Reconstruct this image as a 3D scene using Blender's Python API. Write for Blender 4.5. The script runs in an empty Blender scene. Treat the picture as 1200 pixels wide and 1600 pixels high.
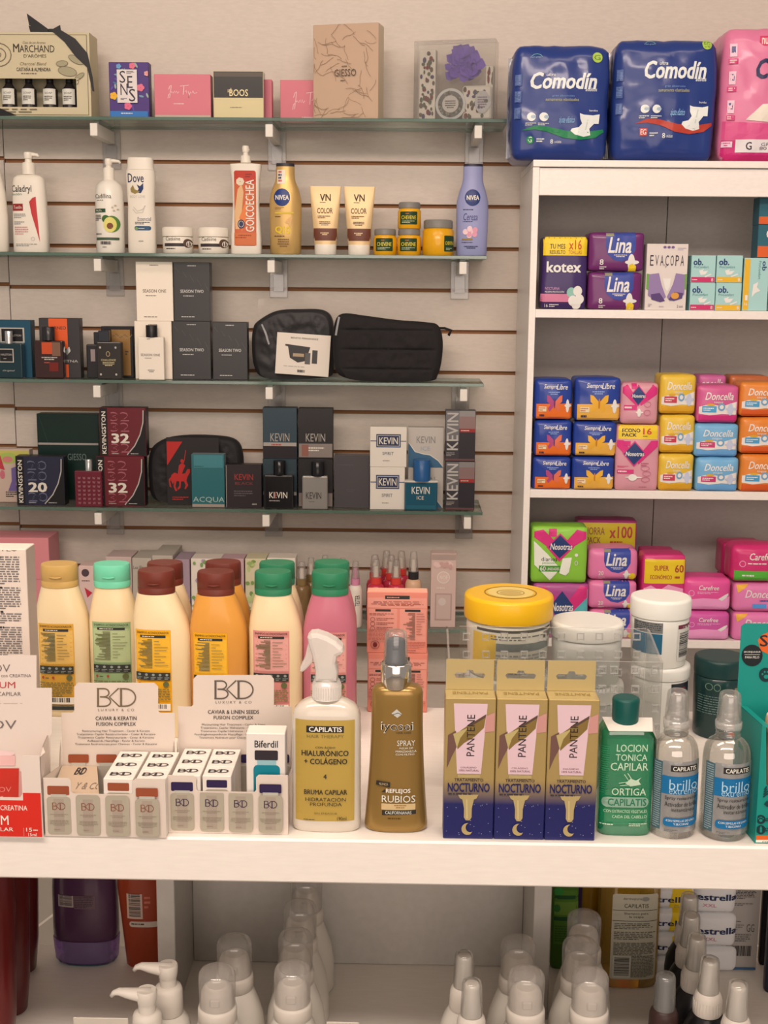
import bpy, bmesh, math, random
from mathutils import Vector, Matrix, noise
from mathutils.bvhtree import BVHTree
from mathutils.geometry import tessellate_polygon
random.seed(7)
S = bpy.context.scene
COL = S.collection

# ---------------------------------------------------------------- camera
FPX, PITCH, YAW, ROLL, CZ = 1955.0, 0.1768, 0.01766, 0.00872, 1.5
_cy, _sy, _cp, _sp = math.cos(YAW), math.sin(YAW), math.cos(PITCH), math.sin(PITCH)
FW = Vector((-_sy*_cp, _cy*_cp, -_sp))
_r = Vector((_cy, _sy, 0)); _u = _r.cross(FW)
RT = _r*math.cos(ROLL) + _u*math.sin(ROLL)
UP = _u*math.cos(ROLL) - _r*math.sin(ROLL)
cam = bpy.data.cameras.new('camera'); camo = bpy.data.objects.new('camera', cam); COL.objects.link(camo)
camo.matrix_world = Matrix(((RT.x, UP.x, -FW.x, 0), (RT.y, UP.y, -FW.y, 0), (RT.z, UP.z, -FW.z, CZ), (0, 0, 0, 1)))
cam.sensor_fit = 'VERTICAL'; cam.sensor_height = 36.0; cam.lens = FPX/1600*36.0
cam.clip_start = 0.02
S.camera = camo

# ---------------------------------------------------------------- light and exposure
S.view_settings.view_transform = 'Standard'; S.view_settings.look = 'None'
S.view_settings.gamma = 1.0; S.view_settings.use_curve_mapping = False
S.view_settings.exposure = 0.40
W = bpy.data.worlds.new('world'); S.world = W; W.use_nodes = True
W.node_tree.nodes['Background'].inputs[0].default_value = (1.0, 0.88, 0.80, 1)
W.node_tree.nodes['Background'].inputs[1].default_value = 0.27
def area(name, loc, target, sx, sy, power, color):
    l = bpy.data.lights.new(name, 'AREA'); l.shape = 'RECTANGLE'; l.size = sx; l.size_y = sy
    l.energy = power; l.color = color
    o = bpy.data.objects.new(name, l); COL.objects.link(o); o.location = loc
    o.rotation_euler = (Vector(target)-Vector(loc)).to_track_quat('-Z', 'Y').to_euler()
    return o
area('ceiling_panel_light', (-0.75, 1.30, 2.95), (-0.75, 1.5, 0), 1.2, 0.4, 8, (1, .80, .665))
area('ceiling_panel_light', (0.75, 1.30, 2.95), (0.75, 1.5, 0), 1.2, 0.4, 8, (1, .80, .665))
area('ceiling_strip_light', (-0.25, -0.15, 2.96), (0.05, 3.0, 1.2), 2.4, 0.5, 68, (1, .825, .71))
area('front_fill_light', (0.1, -2.3, 1.66), (0.0, 2.0, 0.95), 3.4, 1.6, 40, (1, .83, .72))  # unseen fill lamp, added to brighten the counter front and the shelf beneath
S.cycles.max_bounces = 8; S.cycles.transparent_max_bounces = 24
S.cycles.diffuse_bounces = 4; S.cycles.glossy_bounces = 3
S.cycles.caustics_reflective = False; S.cycles.caustics_refractive = False
S.cycles.sample_clamp_indirect = 4.0
S.cycles.use_denoising = True

# ---------------------------------------------------------------- materials
GAIN = 1.0
def lin(c): c /= 255.0; return c/12.92 if c <= .04045 else ((c+.055)/1.055)**2.4
TINT = (1.10, .95, .87)
def alb(rgb):
    return tuple(min(.92, max(.004, lin(c)/t*GAIN)) for c, t in zip(rgb, TINT))
_mc = {}
def M(rgb, r=.45, m=0.0, coat=0.0, raw=False, bump=0.0, em=0.0):
    a = tuple(lin(c) for c in rgb) if raw else alb(rgb)
    k = (tuple(round(x, 4) for x in a), r, m, coat, bump)
    if k in _mc: return _mc[k]
    t = bpy.data.materials.new('paint'); t.use_nodes = True
    b = t.node_tree.nodes['Principled BSDF']
    b.inputs['Base Color'].default_value = (*a, 1); b.inputs['Roughness'].default_value = r
    b.inputs['Metallic'].default_value = m
    b.inputs['Coat Weight'].default_value = coat; b.inputs['Coat Roughness'].default_value = .12
    b.inputs['Specular IOR Level'].default_value = .28
    if bump:
        nt = t.node_tree; n = nt.nodes.new('ShaderNodeTexNoise'); n.inputs['Scale'].default_value = 60
        n.inputs['Detail'].default_value = 3
        tc = nt.nodes.new('ShaderNodeTexCoord'); nt.links.new(tc.outputs['Object'], n.inputs['Vector'])
        bp = nt.nodes.new('ShaderNodeBump'); bp.inputs['Strength'].default_value = bump; bp.inputs['Distance'].default_value = .01
        nt.links.new(n.outputs['Fac'], bp.inputs['Height']); nt.links.new(bp.outputs[0], b.inputs['Normal'])
    _mc[k] = t; return t
def clear(tint=(.95, .95, .93), milk=0.0, milkc=(.8, .8, .78), rough=.05, gloss=.12, name='clear_plastic', fk=.55):
    k = (name, fk, tint, milk, milkc, rough, gloss)
    if k in _mc: return _mc[k]
    t = bpy.data.materials.new(name); t.use_nodes = True; nt = t.node_tree; nt.nodes.clear()
    o = nt.nodes.new('ShaderNodeOutputMaterial')
    tr = nt.nodes.new('ShaderNodeBsdfTransparent'); tr.inputs[0].default_value = (*tint, 1)
    gl = nt.nodes.new('ShaderNodeBsdfGlossy'); gl.inputs['Roughness'].default_value = rough; gl.inputs[0].default_value = (.95, .95, .95, 1)
    df = nt.nodes.new('ShaderNodeBsdfDiffuse'); df.inputs[0].default_value = (*milkc, 1)
    m1 = nt.nodes.new('ShaderNodeMixShader'); m1.inputs[0].default_value = milk
    nt.links.new(tr.outputs[0], m1.inputs[1]); nt.links.new(df.outputs[0], m1.inputs[2])
    lw = nt.nodes.new('ShaderNodeLayerWeight'); lw.inputs[0].default_value = .25
    ma = nt.nodes.new('ShaderNodeMath'); ma.operation = 'MULTIPLY_ADD'; ma.inputs[1].default_value = fk; ma.inputs[2].default_value = gloss*.3
    nt.links.new(lw.outputs['Fresnel'], ma.inputs[0])
    m2 = nt.nodes.new('ShaderNodeMixShader'); nt.links.new(ma.outputs[0], m2.inputs[0])
    nt.links.new(m1.outputs[0], m2.inputs[1]); nt.links.new(gl.outputs[0], m2.inputs[2])
    nt.links.new(m2.outputs[0], o.inputs[0]); _mc[k] = t; return t
def noisy(name, c1, c2, scale=(40, 40, 40), rough=.6, bump=.05, detail=4):
    t = bpy.data.materials.new(name); t.use_nodes = True; nt = t.node_tree; b = nt.nodes['Principled BSDF']
    tc = nt.nodes.new('ShaderNodeTexCoord'); mp = nt.nodes.new('ShaderNodeMapping'); mp.inputs['Scale'].default_value = scale
    n = nt.nodes.new('ShaderNodeTexNoise'); n.inputs['Scale'].default_value = 1.0; n.inputs['Detail'].default_value = detail
    nt.links.new(tc.outputs['Object'], mp.inputs['Vector']); nt.links.new(mp.outputs[0], n.inputs['Vector'])
    cr = nt.nodes.new('ShaderNodeValToRGB'); cr.color_ramp.elements[0].color = (*c1, 1); cr.color_ramp.elements[1].color = (*c2, 1)
    cr.color_ramp.elements[0].position = .3; cr.color_ramp.elements[1].position = .7
    nt.links.new(n.outputs['Fac'], cr.inputs[0]); nt.links.new(cr.outputs[0], b.inputs['Base Color'])
    b.inputs['Roughness'].default_value = rough
    bp = nt.nodes.new('ShaderNodeBump'); bp.inputs['Strength'].default_value = bump; bp.inputs['Distance'].default_value = .01
    nt.links.new(n.outputs['Fac'], bp.inputs['Height']); nt.links.new(bp.outputs[0], b.inputs['Normal'])
    return t
CLEAR = clear(); GLASSCAP = clear((.93, .93, .92), .10, (.85, .84, .82), .08, .2, 'clear_cap')
FROST = clear((.88, .88, .86), .26, (.85, .83, .8), .2, .2, 'frosted_cap')

# ---------------------------------------------------------------- pixel -> place
def ray(x, y):
    d = FW + RT*((x-600)/FPX) - UP*((y-800)/FPX)
    return d/d.y
def at(x, y, Y): d = ray(x, y); return Vector((d.x*Y, Y, CZ+d.z*Y))
def zat(x, y, Y): return at(x, y, Y).z
def ypx(X, Y, z):
    d = Vector((X, Y, z-CZ)); return 800-FPX*d.dot(UP)/d.dot(FW)
def depth_on(x, y, z): return (z-CZ)/ray(x, y).z

# ---------------------------------------------------------------- mesh builder
class B:
    def __init__(s): s.v = []; s.f = []; s.m = []; s.sm = []; s.mats = []
    def mi(s, m):
        if m not in s.mats: s.mats.append(m)
        return s.mats.index(m)
    def add(s, vs, fs, mat, smooth=False):
        o = len(s.v); s.v += [tuple(p) for p in vs]; i = s.mi(mat)
        for f in fs: s.f.append(tuple(o+k for k in f)); s.m.append(i); s.sm.append(smooth)
        return s
    def bm(s, b, mat, smooth=False):
        b.verts.index_update(); ms = mat if isinstance(mat, (list, tuple)) else [mat]
        o = len(s.v); s.v += [tuple(v.co) for v in b.verts]
        for f in b.faces:
            s.f.append(tuple(o+v.index for v in f.verts)); s.m.append(s.mi(ms[f.material_index if f.material_index < len(ms) else 0])); s.sm.append(smooth)
        b.free(); return s
    def box(s, x0, x1, y0, y1, z0, z1, mat, bev=0.0, smooth=False, seg=1):
        """mat: one material or dict(front, side, top, back)"""
        b = bmesh.new(); bmesh.ops.create_cube(b, size=1)
        for v in b.verts: v.co = Vector(((x0+x1)/2+v.co.x*(x1-x0), (y0+y1)/2+v.co.y*(y1-y0), (z0+z1)/2+v.co.z*(z1-z0)))
        ms = [mat]
        if isinstance(mat, dict):
            fr = mat['front']; sd = mat.get('side', fr); tp = mat.get('top', sd); ms = [fr, sd, tp, mat.get('back', sd)]
            for f in b.faces:
                n = f.normal
                f.material_index = 2 if abs(n.z) > .5 else (0 if n.y < -.5 else (3 if n.y > .5 else 1))
        if bev: bmesh.ops.bevel(b, geom=list(b.edges), offset=bev, segments=seg, affect='EDGES', profile=.5)
        return s.bm(b, ms, smooth)
    def loft(s, rings, mat, seg=32, cap=(True, True), x=0, y=0, smooth=True):
        """rings: (z, a, b, n[, dx, dy])"""
        vs = []; fs = []
        for r in rings:
            z, a, bb, n = r[:4]; dx = r[4] if len(r) > 4 else 0; dy = r[5] if len(r) > 5 else 0
            for k in range(seg):
                t = 2*math.pi*k/seg; c, q = math.cos(t), math.sin(t)
                vs.append((x+dx+a*math.copysign(abs(c)**(2/n), c), y+dy+bb*math.copysign(abs(q)**(2/n), q), z))
        for i in range(len(rings)-1):
            for k in range(seg):
                j = (k+1) % seg; q = (i*seg+k, i*seg+j, (i+1)*seg+j, (i+1)*seg+k)
                fs.append(q if rings[i+1][0] >= rings[i][0] else q[::-1])
        s.add(vs, fs, mat, smooth)
        if cap[0]: s.add(vs[:seg], [tuple(range(seg))[::-1]], mat)
        if cap[1]: s.add(vs[-seg:], [tuple(range(seg))], mat)
        return s
    def tube(s, pts, r, mat, seg=8, flat=1.0):
        rr = r if isinstance(r, (list, tuple)) else [r]*len(pts)
        P = [Vector(p) for p in pts]; vs = []; fs = []; prev = None
        for i, p in enumerate(P):
            t = (P[min(i+1, len(P)-1)]-P[max(i-1, 0)]).normalized()
            a = Vector((0, 0, 1)) if prev is None and abs(t.z) < .9 else (prev or Vector((1, 0, 0)))
            n = (a-t*a.dot(t)).normalized(); prev = n; q = t.cross(n)
            for k in range(seg):
                g = 2*math.pi*k/seg; vs.append(p+n*math.cos(g)*rr[i]*flat+q*math.sin(g)*rr[i])
        for i in range(len(P)-1):
            for k in range(seg): fs.append((i*seg+k, i*seg+(k+1) % seg, (i+1)*seg+(k+1) % seg, (i+1)*seg+k))
        fs += [tuple(range(seg))[::-1], tuple((len(P)-1)*seg+k for k in range(seg))]
        return s.add(vs, fs, mat, True)
    def prism(s, pts, y0, y1, mat):
        """outline in x,z pushed from y0 (front) to y1"""
        n = len(pts); tri = tessellate_polygon([[Vector((p[0], p[1], 0)) for p in pts]])
        vs = [(p[0], y0, p[1]) for p in pts]+[(p[0], y1, p[1]) for p in pts]
        ar = sum(pts[i][0]*pts[(i+1) % n][1]-pts[(i+1) % n][0]*pts[i][1] for i in range(n))
        fs = []
        for t in tri:
            a = [pts[i] for i in t]; c = (a[1][0]-a[0][0])*(a[2][1]-a[0][1])-(a[2][0]-a[0][0])*(a[1][1]-a[0][1])
            t = tuple(t) if c > 0 else tuple(t)[::-1]
            fs.append(t); fs.append(tuple(i+n for i in t[::-1]))
        for i in range(n):
            j = (i+1) % n; q = (i, i+n, j+n, j); fs.append(q if ar > 0 else q[::-1])
        return s.add(vs, fs, mat)
    def pack(s, w, d, h, mat, bulge=.2, rnd=.3, wr=.002, seed=0, n=12, pinch=0.0):
        """soft plastic packet: rounded box with swollen faces and wrinkles; base at z=0"""
        b = bmesh.new(); bmesh.ops.create_cube(b, size=2)
        bmesh.ops.subdivide_edges(b, edges=list(b.edges), cuts=n, use_grid_fill=True)
        r = rnd*min(w, d, h)
        for v in b.verts:
            p = v.co.copy()
            q = Vector((p.x*w/2, p.y*d/2, p.z*h/2))
            c = Vector((max(-w/2+r, min(w/2-r, q.x)), max(-d/2+r, min(d/2-r, q.y)), max(-h/2+r, min(h/2-r, q.z))))
            o = q-c
            if o.length > 1e-9: q = c+o.normalized()*r if o.length > 1e-9 else q
            bl = bulge*d/2
            q.y += math.copysign(bl*(1-p.x**2)*(1-p.z**4), p.y)*(abs(p.y) > .99)
            q.x += math.copysign(bl*.15*(1-p.y**2)*(1-p.z**2), p.x)*(abs(p.x) > .99)
            q.z += (bl*.35*(1-p.y**2)*(1-p.x**2) if p.z > .99 else 0)
            if pinch: q.x *= 1-pinch*abs(p.z)**3
            nn = noise.noise(Vector((q.x*36+seed*7.1, q.y*36, q.z*28+seed*3.3)))+.3*noise.noise(Vector((q.x*62+seed, q.y*62, q.z*44)))
            k = 1 if p.z > -.9 else 0
            q += Vector((p.x*.3, p.y*.8, p.z*.35*k)).normalized()*nn*wr if k else Vector((0, 0, 0))
            q.z += h/2; q.z = max(q.z, 0)
            v.co = q
        mz = max(v.co.z for v in b.verts); bot = [v for v in b.verts if v.co.z < .0015]
        for v in b.verts: v.co.z *= h/mz
        return s.bm(b, mat, True)
    def build(s, name, parent=None, loc=(0, 0, 0), rz=0, rx=0, ry=0):
        me = bpy.data.meshes.new(name); me.from_pydata(s.v, [], s.f); 
        for m in s.mats: me.materials.append(m)
        me.polygons.foreach_set('material_index', s.m); me.polygons.foreach_set('use_smooth', s.sm); me.update()
        o = bpy.data.objects.new(name, me); COL.objects.link(o)
        o.location = loc; o.rotation_euler = (rx, ry, rz)
        if parent: o.parent = parent
        return o
    def bvh(s): return BVHTree.FromPolygons([Vector(p) for p in s.v], s.f)
def tag(o, label, cat, group=None, kind=None):
    o['label'] = label; o['category'] = cat
    if group: o['group'] = group
    if kind: o['kind'] = kind
    return o
def struct(o): o['kind'] = 'structure'; return o
def empty(name, label, cat, loc, rz=0, group=None):
    o = bpy.data.objects.new(name, None); COL.objects.link(o); o.location = loc; o.rotation_euler = (0, 0, rz)
    o.empty_display_size = .02
    return tag(o, label, cat, group)
def dup(o, label, loc, rz=None):
    c = o.copy(); COL.objects.link(c); c['label'] = label; c.location = loc
    if rz is not None: c.rotation_euler = (0, 0, rz)
    for ch in list(o.children):
        k = ch.copy(); COL.objects.link(k); k.parent = c
        for g in list(ch.children):
            j = g.copy(); COL.objects.link(j); j.parent = k
    return c

# ---------------------------------------------------------------- printing on surfaces
_gc = {}
def glyph(t, bold, sp):
    k = (t, bold, sp)
    if k not in _gc:
        cu = bpy.data.curves.new('lettering', 'FONT'); cu.body = t; cu.dimensions = '2D'; cu.fill_mode = 'FRONT'
        cu.resolution_u = 2; cu.offset = min(bold, 0); cu.space_character = sp; cu.align_x = 'LEFT'
        ob = bpy.data.objects.new('lettering', cu); me = ob.to_mesh()
        vs = [(v.co.x, v.co.y) for v in me.vertices]; fs = [tuple(p.vertices) for p in me.polygons]
        ob.to_mesh_clear(); bpy.data.objects.remove(ob); bpy.data.curves.remove(cu)
        x0 = min(v[0] for v in vs); x1 = max(v[0] for v in vs); y0 = min(v[1] for v in vs); y1 = max(v[1] for v in vs)
        if bold > 0:
            n = len(vs); V = []; F = []
            for q, (a, e) in enumerate(((-1, -.6), (1, -.6), (1, .6), (-1, .6))):
                V += [(v[0]+a*bold, v[1]+e*bold) for v in vs]; F += [tuple(i+q*n for i in f) for f in fs]
            vs, fs = V, F; x0 -= bold; x1 += bold; y0 -= bold*.6; y1 += bold*.6
        _gc[k] = ([(v[0]-x0, v[1]-y0) for v in vs], fs, x1-x0, y1-y0)
    return _gc[k]
class D:
    """prints flat shapes given in photo pixels on the front (or another side) of builder src, into builder dst"""
    def __init__(s, src, map_, dst=None, side='front', sub=None, off=.0004, bvh=None):
        s.t = bvh or src.bvh(); s.lo = [min(p[i] for p in src.v)+getattr(src, 'ins', .0011) for i in range(3)]; s.hi = [max(p[i] for p in src.v)-getattr(src, 'ins', .0011) for i in range(3)]; s.dst = dst or src; s.map = map_; s.side = side; s.sub = sub; s.off = off; s.o0 = off; s.step = .00006
    def put(s, vs, fs, mat, sub='d'):
        sub = s.sub if sub == 'd' else sub
        V = [s.map(*p) for p in vs]
        if sub:
            b = bmesh.new(); bv = [b.verts.new((p[0], p[1], 0)) for p in V]
            for f in fs:
                try: b.faces.new([bv[i] for i in f])
                except ValueError: pass
            bmesh.ops.triangulate(b, faces=list(b.faces))
            for _ in range(5):
                ee = [e for e in b.edges if e.calc_length() > sub]
                if not ee: break
                bmesh.ops.subdivide_edges(b, edges=ee, cuts=1)
                bmesh.ops.triangulate(b, faces=[f for f in b.faces if len(f.verts) > 3])
            b.verts.index_update(); V = [(v.co.x, v.co.y) for v in b.verts]; fs = [tuple(v.index for v in f.verts) for f in b.faces]; b.free()
        out = []; ok = []
        for x, z in V:
            if s.side == 'front' and not s.sub: x = min(max(x, s.lo[0]), s.hi[0]); z = min(max(z, s.lo[2]), s.hi[2])
            if s.side == 'front': h, n, i, d = s.t.ray_cast(Vector((x, -2, z)), Vector((0, 1, 0))); fb = (x, 0, z)
            elif s.side == 'top': h, n, i, d = s.t.ray_cast(Vector((x, z, 3)), Vector((0, 0, -1))); fb = (x, z, 0)
            elif s.side == 'right': h, n, i, d = s.t.ray_cast(Vector((2, x, z)), Vector((-1, 0, 0))); fb = (0, x, z)
            else: h, n, i, d = s.t.ray_cast(Vector((-2, -x, z)), Vector((1, 0, 0))); fb = (0, -x, z)
            if h is None: out.append(fb); ok.append(False)
            else: q = h+n*s.off; q.z = max(q.z, 1e-4); out.append(q); ok.append(True)
        fs = [f for f in fs if all(ok[i] for i in f)]
        def ccw(f):
            a, b_, c = (V[i] for i in f[:3]); return f if (b_[0]-a[0])*(c[1]-a[1])-(c[0]-a[0])*(b_[1]-a[1]) > 0 else f[::-1]
        s.dst.add(out, [ccw(f) for f in fs], mat, False); s.off += s.step
        if s.sub: s.step = .00012 if s.off-s.o0 < .0015 else .00003
        return s
    def rect(s, x0, y0, x1, y1, mat): return s.put([(x0, y1), (x1, y1), (x1, y0), (x0, y0)], [(0, 1, 2, 3)], mat)
    def rrect(s, x0, y0, x1, y1, r, mat):
        p = []
        for cx, cy, a in ((x1-r, y1-r, 0), (x0+r, y1-r, 90), (x0+r, y0+r, 180), (x1-r, y0+r, 270)):
            for k in range(4): g = math.radians(a+30*k); p.append((cx+r*math.cos(g), cy+r*math.sin(g)))
        return s.poly(p, mat)
    def poly(s, pts, mat):
        tri = tessellate_polygon([[Vector((p[0], p[1], 0)) for p in pts]])
        return s.put(pts, [tuple(t) for t in tri], mat)
    def ell(s, x, y, rx, ry, mat, n=20, a0=0, a1=360):
        pts = [(x+rx*math.cos(math.radians(a0+(a1-a0)*k/n)), y+ry*math.sin(math.radians(a0+(a1-a0)*k/n))) for k in range(n if a1-a0 >= 360 else n+1)]
        return s.poly(pts, mat)
    def ring(s, x, y, rx, ry, t, mat, n=24):
        vs = []; fs = []
        for k in range(n):
            g = 2*math.pi*k/n; vs += [(x+rx*math.cos(g), y+ry*math.sin(g)), (x+(rx-t)*math.cos(g), y+(ry-t)*math.sin(g))]
            j = (k+1) % n; fs.append((2*k, 2*j, 2*j+1, 2*k+1))
        return s.put(vs, fs, mat)
    def line(s, pts, w, mat):
        vs = []; fs = []
        for i, p in enumerate(pts):
            a = pts[max(i-1, 0)]; b = pts[min(i+1, len(pts)-1)]; dx, dy = b[0]-a[0], b[1]-a[1]; l = math.hypot(dx, dy) or 1
            ww = w[i] if isinstance(w, (list, tuple)) else w
            vs += [(p[0]-dy/l*ww/2, p[1]+dx/l*ww/2), (p[0]+dy/l*ww/2, p[1]-dx/l*ww/2)]
            if i: fs.append((2*i-2, 2*i-1, 2*i+1, 2*i))
        return s.put(vs, fs, mat)
    def text(s, t, x0, y0, x1, y1, mat, bold=0.0, shear=0.0, rot=0, sp=1.0, arc=0.0, keep=False):
        """stretches the lettering into the pixel box; rot=90 reads upwards"""
        vs, fs, w, h = glyph(t, bold, sp); out = []
        for a, b in vs:
            a = (a+shear*b)/(w+shear*h) if w else 0; b = b/h if h else 0
            if rot == 90: p = (x0+b*(x1-x0), y1-a*(y1-y0)); p = (x1-(1-b)*(x1-x0), p[1]); p = (x0+(x1-x0)*(1-b), y1-a*(y1-y0))
            elif rot == -90: p = (x0+b*(x1-x0), y0+a*(y1-y0))
            else: p = (x0+a*(x1-x0), y1-b*(y1-y0)-arc*(a-.5)*(y1-y0))
            out.append(p)
        if bold > 0:
            n = len(vs)//4; m = len(fs)//4
            for k in range(4):
                s.put(out[k*n:(k+1)*n], [tuple(i-k*n for i in f) for f in fs[k*m:(k+1)*m]], mat, sub=None if not s.sub else max(s.sub, .006)); s.off -= s.step*.75
            s.off += s.step; return s
        return s.put(out, fs, mat, sub=None if not s.sub else max(s.sub, .006))
    def lines(s, x0, y0, x1, y1, n, mat, fill=.85, th=.5, center=False, lead=None):
        """rows of unreadable small print"""
        vs = []; fs = []; st = (y1-y0)/n
        for i in range(n):
            y = y0+st*(i+.5); L = (x1-x0)*(fill+(1-fill)*random.random()) if i < n-1 else (x1-x0)*fill*.7
            x = x0+((x1-x0)-L)/2 if center else x0; e = x+L
            while x < e-.5:
                ww = min(e-x, random.uniform(.04, .16)*(x1-x0)); o = len(vs)
                vs += [(x, y+st*th/2), (x+ww, y+st*th/2), (x+ww, y-st*th/2), (x, y-st*th/2)]; fs.append((o, o+1, o+2, o+3)); x += ww+.025*(x1-x0)
        return s.put(vs, fs, mat, sub=None if not s.sub else .008)
    def barcode(s, x0, y0, x1, y1, mat, horiz=False):
        vs = []; fs = []; t = 0.0
        while t < 1:
            w = random.choice((.015, .03, .045)); o = len(vs); a, b = t, min(1, t+w)
            if horiz: q = [(x0, y0+b*(y1-y0)), (x1, y0+b*(y1-y0)), (x1, y0+a*(y1-y0)), (x0, y0+a*(y1-y0))]
            else: q = [(x0+a*(x1-x0), y1), (x0+b*(x1-x0), y1), (x0+b*(x1-x0), y0), (x0+a*(x1-x0), y0)]
            vs += q; fs.append((o, o+1, o+2, o+3)); t += w+random.choice((.015, .03))
        return s.put(vs, fs, mat)

class T:
    """a thing fitted to its box in the photo: bb = x0, ytop, x1, ybase; Y = depth of the reference plane, zs = height it stands at"""
    def __init__(s, bb, Y, zs, d=None, front=False):
        s.bb = bb; x0, yt, x1, yb = bb; xm = (x0+x1)/2
        a, b = at(x0, yb, Y), at(x1, yb, Y)
        s.w = (b-a).length; s.X = (a.x+b.x)/2; zs = zs+.0003; s.zs = zs; s.h = zat(xm, yt, Y)-zs; s.top = zs+s.h
        s.d = d if d else s.w; s.Y = Y+(s.d/2 if front else 0)
        s.sx = s.w/(x1-x0); s.sz = s.h/(yb-yt); s.xm = xm
        s.loc = (s.X, s.Y, zs)
    def map(s, x, y): return ((x-s.xm)*s.sx, (s.bb[3]-y)*s.sz)
    def lo(s, b, pts, mat, dr=1.0, n=2.0, xo=0, seg=32, cap=(True, True), dmax=None):
        """pts: (y, halfwidth[, n]) from top to bottom or bottom to top, in pixels"""
        R = []
        for p in pts:
            a = p[1]*s.sx; bb = a*dr if dmax is None else min(a, dmax)
            R.append(((s.bb[3]-p[0])*s.sz, a, bb, p[2] if len(p) > 2 else n))
        R.sort(key=lambda r: r[0])
        return b.loft(R, mat, seg, cap, x=(xo*s.sx))
    def D(s, src, dst=None, sub=None, side='front', off=.0004): return D(src, s.map, dst, side, sub, off)
    def root(s, name, label, cat, group=None, rz=0): return empty(name, label, cat, s.loc, rz, group)

ZTOP = {}     # support heights
def carton(name, label, cat, bb, Y, zs, d, front, side=None, top=None, paint=None, rz=0, group=None, bev=.0008, dx=0):
    t = T(bb, Y, zs, d, True); b = B()
    b.box(-t.w/2, t.w/2, -d/2, d/2, 0, t.h, dict(front=front, side=side or front, top=top or side or front), bev)
    if paint: paint(t.D(b))
    o = b.build(name, None, t.loc, rz); tag(o, label, cat, group); t.o = o
    return t
def packet(name, label, cat, bb, Y, zs, d, mat, paint=None, group=None, bulge=.2, rnd=.3, wr=.0015, seed=0, rz=0, sub=.005, pinch=0):
    t = T(bb, Y, zs, d, True); b = B(); b.pack(t.w, d, t.h, mat, bulge, rnd, wr, seed, pinch=pinch)
    if paint: paint(D(b, t.map, None, 'front', sub, .0007))
    o = b.build(name, None, t.loc, rz); tag(o, label, cat, group); t.o = o
    return t
WHITE = M((236, 214, 194), .35)
# ================================================================ the setting
WY = 3.11
wallm = noisy('wall_board', (.585, .522, .462), (.635, .568, .503), (60, 60, 240), .55, .03)
groovem = M((150, 98, 62), .7)
gz = [CZ+.2962+.1-.1*i for i in range(19)]
def slat_wall(name, x0, x1, dz):
    b = B(); hw = .0045
    edges = [3.0]+[g+dz for g in gz]
    for i, g in enumerate(gz):
        top = (3.0 if i == 0 else gz[i-1]+dz-hw); bot = g+dz+hw
        b.box(x0, x1, WY, WY+.02, bot, top, wallm, .0006)
    b.box(x0, x1, WY, WY+.02, 0, gz[-1]+dz-hw, wallm)
    b.box(x0, x1, WY+.010, WY+.019, .01, gz[0]+dz+.01, groovem)
    return struct(b.build(name))
seam = at(17, 500, WY).x
slat_wall('wall_back', seam+.001, 1.9, 0); slat_wall('wall_back', -1.9, seam-.001, .006)
b = B(); b.box(-2.6, 2.6, -3.2, WY, -.05, 0, None or noisy('floor_tile_base', (.30, .27, .24), (.36, .33, .29), (5, 5, 5), .35, .02))
fl = struct(b.build('floor'))
nt = fl.data.materials[0].node_tree; bs = nt.nodes['Principled BSDF']
bk = nt.nodes.new('ShaderNodeTexBrick'); bk.offset = 0; bk.inputs['Scale'].default_value = 1.0
bk.inputs['Brick Width'].default_value = .33; bk.inputs['Row Height'].default_value = .33; bk.inputs['Mortar Size'].default_value = .004
bk.inputs['Color1'].default_value = (.34, .31, .27, 1); bk.inputs['Color2'].default_value = (.31, .28, .245, 1); bk.inputs['Mortar'].default_value = (.62, .58, .52, 1)
tc = nt.nodes.new('ShaderNodeTexCoord'); mp = nt.nodes.new('ShaderNodeMapping'); mp.inputs['Rotation'].default_value = (0, 0, .35); mp.inputs['Location'].default_value = (.1, .14, 0)
nt.links.new(tc.outputs['Object'], mp.inputs[0]); nt.links.new(mp.outputs[0], bk.inputs['Vector']); nt.links.new(bk.outputs[0], bs.inputs['Base Color'])
b = B(); b.box(-2.6, 2.6, -3.2, WY, 3.0, 3.05, M((236, 220, 205), .8)); struct(b.build('ceiling'))

# ---------------------------------------------------------------- glass shelves on brackets
SF = 2.93
glass = clear((.90, .945, .915), .03, (.6, .72, .66), .02, .25, 'shelf_glass')
gedge = clear((.25, .42, .34), .45, (.16, .28, .22), .08, .3, 'shelf_glass_edge')
ZS = {}
def glass_shelf(n, x, y, xr, label):
    z = zat(x, y, SF); ZS[n] = z; x1 = at(xr, y, SF).x
    b = B(); b.box(-1.25-x1, 0, 0, WY-.004-SF, -.0075, 0, dict(front=gedge, side=gedge, top=glass, back=gedge), .0006)
    tag(b.build('glass_shelf', None, (x1, SF, z)), label, 'shelf', 'glass wall shelves')
glass_shelf(1, 400, 183.5, 794, 'top glass shelf on the slatted wall, below the soap and perfume gift boxes')
glass_shelf(2, 300, 396, 761, 'second glass shelf from the top, holding the body lotions and yellow jars')
glass_shelf(3, 300, 595, 756, 'third glass shelf from the top, holding black toiletry bags and perfume')
glass_shelf(4, 300, 795, 754, 'fourth glass shelf from the top, crowded with small cologne boxes')
glass_shelf(5, 700, 984, 757, 'lowest glass shelf, behind the large hair bottles on the counter')
whp = M((232, 214, 198), .35); platem = clear((.93, .93, .93), .12, (.75, .74, .73), .15, .12, 'bracket_plate')
tipm = M((150, 145, 138), .5)
names = {1: 'top', 2: 'second', 3: 'third', 4: 'fourth'}
bx = {1: (145, 420, 748), 2: (151, 423, 724), 3: (150, 420, 725), 4: (152, 415, 731)}
byy = {1: 184, 2: 398, 3: 597, 4: 797}
b0 = None
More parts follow.
